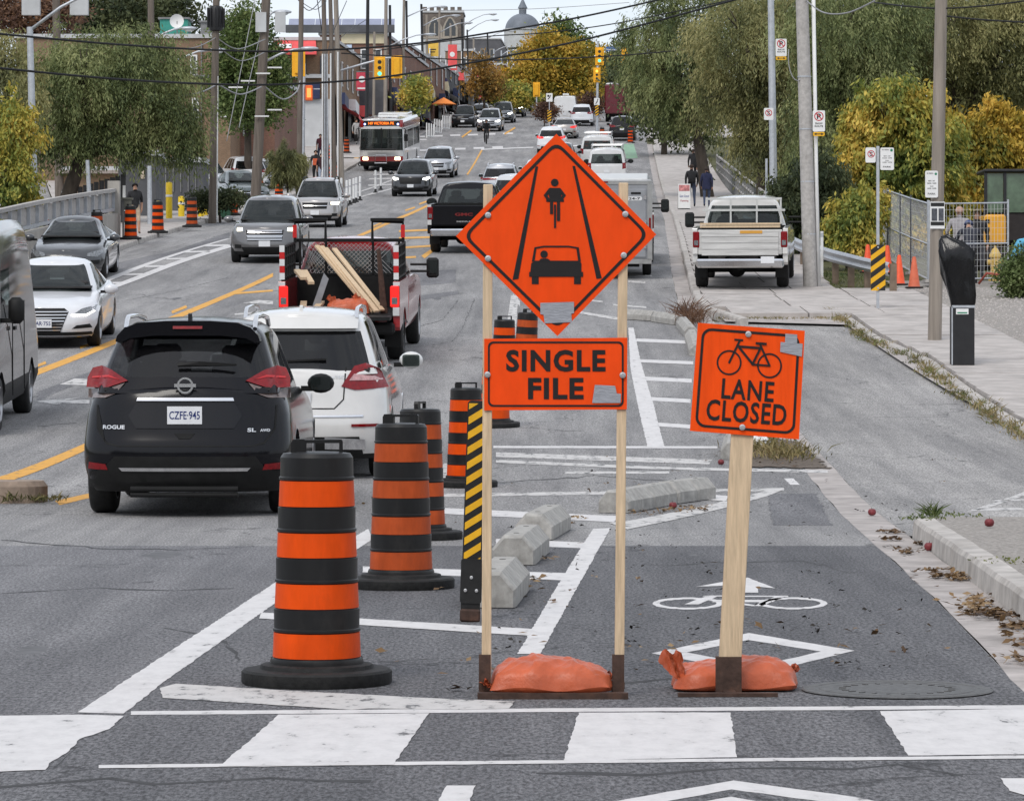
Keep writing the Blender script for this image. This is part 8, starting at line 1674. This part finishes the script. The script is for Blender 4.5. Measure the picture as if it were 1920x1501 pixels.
STEP = dict(lknee=(-.1, .18, .52), lank=(-.1, .26, .10), ltoe=(-.1, .42, .07), rknee=(.1, -.06, .50), rank=(.1, -.34, .15), rtoe=(.1, -.22, .04), lelb=(-.25, -.12, 1.15), lwri=(-.24, -.08, .90), relb=(.25, .03, 1.15), rwri=(.23, .2, .96))
STEP2 = {k.translate(str.maketrans('lr', 'rl', '')) if k[0] in 'lr' else k: v for k, v in {}.items()}
STEP2 = dict(rknee=(.1, .14, .52), rank=(.1, .2, .10), rtoe=(.1, .36, .06), lknee=(-.1, -.04, .50), lank=(-.1, -.26, .13), ltoe=(-.1, -.12, .04), relb=(.25, -.1, 1.15), rwri=(.25, -.05, .90), lelb=(-.25, .02, 1.15), lwri=(-.24, .17, .94))
def gl(x, d, h=.137): return (wx(x, d), d, zr(d) + h)
person('man in black T-shirt, cap and beige shorts walking by the bridge wall', gl(253, 112.5), 165, 1.62, STEP, legs=(.42, .33, .24), sleeves='short', hat=(.015, .015, .016), shorts=True, shoe=(.1, .08, .06))
person('person in black with an orange bag walking towards the camera', gl(592, 186), 180, 1.78, STEP, legs=(.02, .02, .022), extra='orange_bag')
person('woman in dark top and light blue jeans beside the orange bag', gl(603, 184), 180, 1.68, STEP2, top=(.05, .02, .025), legs=(.38, .43, .52), sleeves='short')
SIT = dict(pelvis=(0, 0, .62), waist=(0, .03, .78), chest=(0, .10, .98), neck=(0, .14, 1.14), jaw=(0, .17, 1.2), head=(0, .17, 1.29), crown=(0, .16, 1.37), nose=(0, .27, 1.275), lhip=(-.1, 0, .6), rhip=(.1, 0, .6), lknee=(-.13, .34, .55), rknee=(.13, .34, .55), lank=(-.13, .36, .1), rank=(.13, .36, .1), ltoe=(-.13, .52, .05), rtoe=(.13, .52, .05), lsh=(-.18, .1, 1.08), rsh=(.18, .1, 1.08), lelb=(-.24, .2, .86), relb=(.24, .2, .86), lwri=(-.16, .42, .74), rwri=(.16, .42, .74))
person('person in a dark open jacket crouching by the kerb at the white post', gl(567, 178), 175, 1.75, SIT, top=(.03, .03, .033), legs=(.2, .2, .2))
person('man in a maroon T-shirt standing behind the cable cluster', gl(601, 217), 190, 1.75, STEP2, top=(.07, .015, .025), sleeves='short')
person('person in dark coat boarding at the bus front door', gl(681, 211), 70, 1.76, STEP, top=(.05, .055, .06), legs=(.02, .02, .022), coat=(.055, .06, .066))
person('person in pale grey clothes on the far sidewalk left of the bus', gl(668, 246), 150, 1.72, STEP2, top=(.4, .39, .38), legs=(.3, .29, .28))
person('man in black jacket with a backpack walking away on the right sidewalk', gl(1297, 151), 0, 1.80, STEP, legs=(.035, .045, .075), extra='pack')
person('person in navy hooded jacket walking beside the backpack man', gl(1325, 152), 4, 1.66, STEP2, top=(.02, .024, .06), legs=(.07, .09, .15), coat=(.02, .024, .06))
person('left of two distant walkers in black ahead on the sidewalk', gl(1300, 188), 0, 1.78, STEP2, legs=(.015, .015, .016))
person('right of two distant walkers in black ahead on the sidewalk', gl(1315, 186), 0, 1.74, STEP, legs=(.015, .015, .016))
person('bald worker in a grey long-sleeved shirt with his back turned behind the fence', (wx(1799, 87), 87, zr(87)), 10, 1.80, dict(lelb=(-.3, .03, 1.16), lwri=(-.24, .2, 1.0), relb=(.3, .05, 1.16), rwri=(.2, .24, 1.02)), top=(.34, .32, .33), hair=(.40, .25, .19), legs=(.05, .05, .06))
BEND = dict(waist=(0, .04, 1.08), chest=(0, .17, 1.27), neck=(0, .29, 1.40), jaw=(0, .34, 1.43), head=(0, .40, 1.49), crown=(0, .44, 1.555), nose=(0, .49, 1.43), lsh=(-.2, .2, 1.36), rsh=(.2, .2, 1.36), lelb=(-.3, .32, 1.14), relb=(.3, .32, 1.14), lwri=(-.2, .5, 1.0), rwri=(.2, .5, 1.0))
person('worker in dark navy with a blue cap bending forward behind the fence', (wx(1820, 86), 86, zr(86)-.12), 0, 1.80, BEND, top=(.035, .037, .05), legs=(.02, .02, .025), hat=(.05, .07, .16))
person('bearded worker in a brown hat facing the two others', (wx(1832, 88.5), 88.5, zr(88.5)-.1), 185, 1.78, dict(), top=(.02, .02, .022), hat=(.2, .16, .09), legs=(.05, .05, .06))
person('worker in a white helmet and bright blue shirt by the excavator', (wx(1903, 86.5), 86.5, zr(86.5)-.35), 75, 1.75, BEND, top=(.12, .42, .62), skin=(.16, .08, .05), hat=(.72, .70, .66), sleeves='short')
# cyclist
d = 250; bx = wx(912, d); t = thing('bicycle', 'bicycle ridden towards the camera at the far junction', 'bicycle', (bx, d, zr(d)), R(3))
for y in (-.52, .52):
    mb = MB(); n = 24; mb.tube([(0, y + .34*math.cos(2*math.pi*k/n), .34 + .34*math.sin(2*math.pi*k/n)) for k in range(n+1)], .02, 6, False); ob('wheel', mb, m_tyre, t)
mb = MB(); mb.tube([(0, .52, .34), (0, .1, .3), (0, .2, .85), (0, -.4, .82), (0, .1, .3)], .018, 6); mb.tube([(0, -.52, .34), (0, -.38, .95)], .018, 6); ob('frame', mb, m_blkp, t); mb = MB(); mb.tube([(-.26, -.3, .98), (0, -.38, .98), (.26, -.3, .98)], .016, 6); ob('handlebar', mb, m_blkp, t); mb = MB(); mb.sphere((0, .22, .9), (.07, .13, .03), 8, 5); ob('saddle', mb, m_blkp, t)
person('cyclist in black leaning over the handlebar at the far junction', (bx, d-.02, zr(d)), 180, 1.75, dict(pelvis=(0, -.18, .98), waist=(0, -.1, 1.13), chest=(0, .06, 1.32), neck=(0, .16, 1.45), jaw=(0, .2, 1.5), head=(0, .22, 1.58), crown=(0, .2, 1.67), nose=(0, .32, 1.56), lhip=(-.1, -.16, .95), rhip=(.1, -.16, .95), lknee=(-.13, .12, .72), rknee=(.13, .16, .55), lank=(-.11, -.05, .42), rank=(.11, -.06, .16), ltoe=(-.11, .1, .37), rtoe=(.11, .1, .12), lsh=(-.18, .08, 1.40), rsh=(.18, .08, 1.40), lelb=(-.28, .18, 1.2), relb=(.28, .18, 1.2), lwri=(-.24, .32, 1.02), rwri=(.24, .32, 1.02)), legs=(.015, .015, .016), hat=(.02, .02, .02))

# ------------------------------------------------------------------ small things on the ground
m_apple = M('apple_red', (.2, .035, .04), .5, var=.35, scale=22)
for i, (x, y, lb) in enumerate(((1352, 872, 'red apple on the road left of the lane closed post'), (1262, 954, 'red apple on the kerb side of the right pair of blocks'), (1635, 967, 'red apple lying in the gutter before the near kerb corner'), (1742, 1033, 'red apple against the near kerb face'), (1855, 988, 'red apple on the boulevard behind the near kerb'))):
    hh = .15 if i == 4 else .004; q = G(x, y, hh); t = thing('apple', lb, 'apple', (q[0], q[1], zr(q[1])+hh), random.uniform(0, 6), 'fallen apples'); mb = MB(); mb.lathe([(0, .012), (.016, .004), (.03, .012), (.037, .033), (.034, .05), (.022, .062), (.008, .06), (0, .054)], 14); ob('fruit', mb, m_apple, t, 4); mb = MB(); mb.tube([(0, 0, .054), (.006, 0, .075)], .002, 5); ob('stem', mb, m_bark, t)
def scatter_leaves(name, label, pts, n, mat, ln, wd, seed, h=.012, spread=1.):
    g = np.random.default_rng(seed); k = g.integers(0, len(pts), n); A = np.array([p[:2] for p in pts]); S = np.array([p[2] for p in pts])
    xy = A[k] + g.normal(size=(n, 2))*S[k][:, None]*np.array([1, 1.8]); z = np.interp(xy[:, 1], YG, ZG) + h + g.uniform(0, .02, n); p = np.column_stack([xy, z]); ax = g.normal(size=(n, 3))*np.array([1, 1, .22])
    ax = unit(ax); r = unit(np.cross(ax, np.column_stack([g.normal(size=(n, 2))*.3, np.ones(n)]))); s_ = g.uniform(.5, 1.3, (n, 1)); a = ax*ln*s_/2; b_ = r*wd*s_/2
    V = np.stack([p-a, p+b_+np.array([0, 0, .006]), p+a, p-b_], 1).reshape(-1, 3); o = quads(name, V, mat); o['kind'] = 'stuff'; o['label'] = label; return o
llit = leafmat('leaf_litter', [(.05, .03, .018), (.13, .075, .035), (.24, .15, .07), (.36, .26, .15)], .1)
LP = [G(*p)[:2] + (s_,) for *p, s_ in ((965, 1110, .07), (985, 1090, .07), (1000, 1050, .08), (1050, 985, .08), (1070, 975, .09), (1200, 965, .12), (1270, 958, .12), (1300, 955, .1), (1400, 850, .16), (1440, 860, .18), (1480, 870, .15), (1400, 855, .2))] + [(kr(yy_) + random.uniform(.12, .33), yy_, random.uniform(.02, .07)) for yy_ in np.random.default_rng(8).uniform(14, 29, 34)]
scatter_leaves('leaf_litter', 'dry brown leaves gathered along the blocks and kerb', LP, 1500, llit, .055, .03, 3)
g_ = [G(x, y)[:2] + (.02,) for x, y in zip(rng.uniform(560, 1800, 170), rng.uniform(850, 1300, 170))]
scatter_leaves('leaf_litter', 'single dry leaves strewn over the asphalt', g_, 190, llit, .05, .032, 4, .01)
mcr = M('dark_debris', (.03, .026, .022), .9, var=.4); scatter_leaves('debris', 'dark twigs and crumbs strewn on the cycle lane', [G(x, y)[:2] + (.03,) for x, y in zip(rng.uniform(930, 1750, 120), rng.uniform(880, 1280, 120))], 300, mcr, .035, .014, 5, .009)
# weeds
def weeds(label, pts, n, hgt, mat, seed, h=.02):
    g = np.random.default_rng(seed); k = g.integers(0, len(pts), n); A = np.array([p[:2] for p in pts]); S = np.array([p[2] for p in pts]); H_ = np.array([p[3] if len(p) > 3 else 1. for p in pts])[k]
    xy = A[k] + g.normal(size=(n, 2))*S[k][:, None]*np.array([1, 2.]); z = np.interp(xy[:, 1], YG, ZG) + h; p = np.column_stack([xy, z]); l = hgt*g.uniform(.35, 1.1, n)*H_; d_ = np.column_stack([g.normal(size=(n, 2))*.45, np.ones(n)]); d_ = unit(d_)*l[:, None]
    r = unit(np.cross(d_, g.normal(size=(n, 3))))*(.006 + .004*g.random((n, 1))); mid = p + d_*.5 + np.array([0, 0, .0]); tip = p + d_ + np.column_stack([d_[:, :2]*.5, -.15*l])
    V = np.stack([p - r, mid + r, tip, mid - r], 1).reshape(-1, 3); o = quads('weeds', V, mat); o['kind'] = 'stuff'; o['label'] = label; return o
lwd = leafmat('leaf_weed', [(.08, .08, .03), (.16, .14, .055), (.28, .22, .1), (.36, .28, .15)], .15); lwg = leafmat('leaf_weed_green', [(.05, .075, .025), (.1, .13, .04), (.17, .19, .06), (.24, .23, .09)], .2)
wl = []
for k in range(60):
    Y = 40 + k*.58 + random.uniform(-.3, .3); X = float(np.interp(Y, [28, 45, 60, 66, 74], [6.4, 6.4, 6.85, 6.55, 6.6])); wl.append((X - .04 + random.uniform(-.12, .1), Y, .08, random.choice((.5, .8, 1.2))))
weeds('dry weeds growing along the kerb between lay-by and sidewalk', wl, 2400, .17, lwd, 6, .03); weeds('green weeds among the dry ones on the kerb', wl[::2], 800, .15, lwg, 7, .03)
weeds('dry grass tuft behind the lane closed post', [G(1440, 850)[:2] + (.22, 1.2), G(1470, 860)[:2] + (.2, .8), G(1420, 835)[:2] + (.1, 1.)], 900, .2, lwd, 8)
weeds('brown weeds at the corner of the block row', [G(1300, 612)[:2] + (.12, 1.3), G(1290, 600)[:2] + (.15, 1.5)], 400, .4, leafmat('leaf_weed_brown', [(.1, .05, .03), (.18, .1, .06), (.28, .17, .1)], .1), 9)
weeds('green weeds on the near kerb corner', [G(1750, 968, .15)[:2] + (.03, 1.3), G(1735, 972, .15)[:2] + (.08, .4), G(1790, 965, .15)[:2] + (.12, .3), G(1880, 1050, .15)[:2] + (.10, .25)], 260, .13, lwg, 10, .14)
weeds('small weeds at the foot of the traffic island', [(il.location.x - .6 + k*.22, 34.3 - .36, .05, .8) for k in range(7)], 260, .16, lwd, 12, .02)
weeds('grass blades on the verge by the guardrail', [(wx(1590, 86) + random.uniform(-1.2, 1.2), 86 + random.uniform(-3, 8), .3, .8) for k in range(40)], 2600, .16, lwg, 13, -.06)
weeds('grass along the top edge of the lay-by', [(4.2 + random.uniform(0, 2.6), 72 + random.uniform(-.3, .2), .1, .7) for k in range(30)], 700, .14, lwd, 14, .02)
# gravel stones on the boulevard and bed
g = np.random.default_rng(4); n = 3000; xx = g.uniform(9.05, 12.5, n); yy = g.uniform(58, 84, n); mb = MB()
for x, y in zip(xx, yy):
    r = g.uniform(.015, .045); z = zr(y) + .02; a = g.uniform(0, 6)
    mb.add([(x + r*math.cos(a+k*2.09), y + r*math.sin(a+k*2.09), z) for k in range(3)] + [(x, y, z + r*.8)], [(0, 1, 3), (1, 2, 3), (2, 0, 3)])
o = ob('gravel', mb, M('gravel_stone', (.4, .37, .35), .9, var=.5, scale=60)); o['kind'] = 'stuff'; o['label'] = 'loose grey gravel beside the right sidewalk'
# crumpled white plastic bag behind the lane closed post
mb = MB(); mb.sphere((0, 0, .06), (.12, .1, .08), 14, 9); rnd = random.Random(3); mb.v = [(x*(1+rnd.uniform(-.25, .25)), y*(1+rnd.uniform(-.25, .25)), max(.0, z*(1+rnd.uniform(-.3, .35)))) for x, y, z in mb.v]; q = G(1425, 842); tag(ob('plastic_bag', mb, M('thin_white_plastic', (.72, .72, .72), .4, var=.1), None, 4, (q[0], q[1], q[2]+.012)), 'crumpled white plastic bag beside the lane closed post', 'plastic bag')

g = np.random.default_rng(77); bl = []  # out-of-view leaf band, added so car paint and windows reflect something dark
for k in range(46):
    a = R(100 + 160*k/45); r_ = 46 + g.uniform(-5, 5); bl.append((r_*math.sin(a)*1.0, r_*math.cos(a) + 4, 3.2 + g.uniform(-1, 1.5), 3.6, 3.6, 4.2 + g.uniform(-1, 2.5)))
V, _ = blob_leaves(bl, 30000, 1.1, .6, 78, 0, 1.0); o = quads('reflection_tree_band', V, ldk); o['kind'] = 'stuff'; o['label'] = 'unseen band of leaves added behind the viewer to darken reflections in paint and glass'
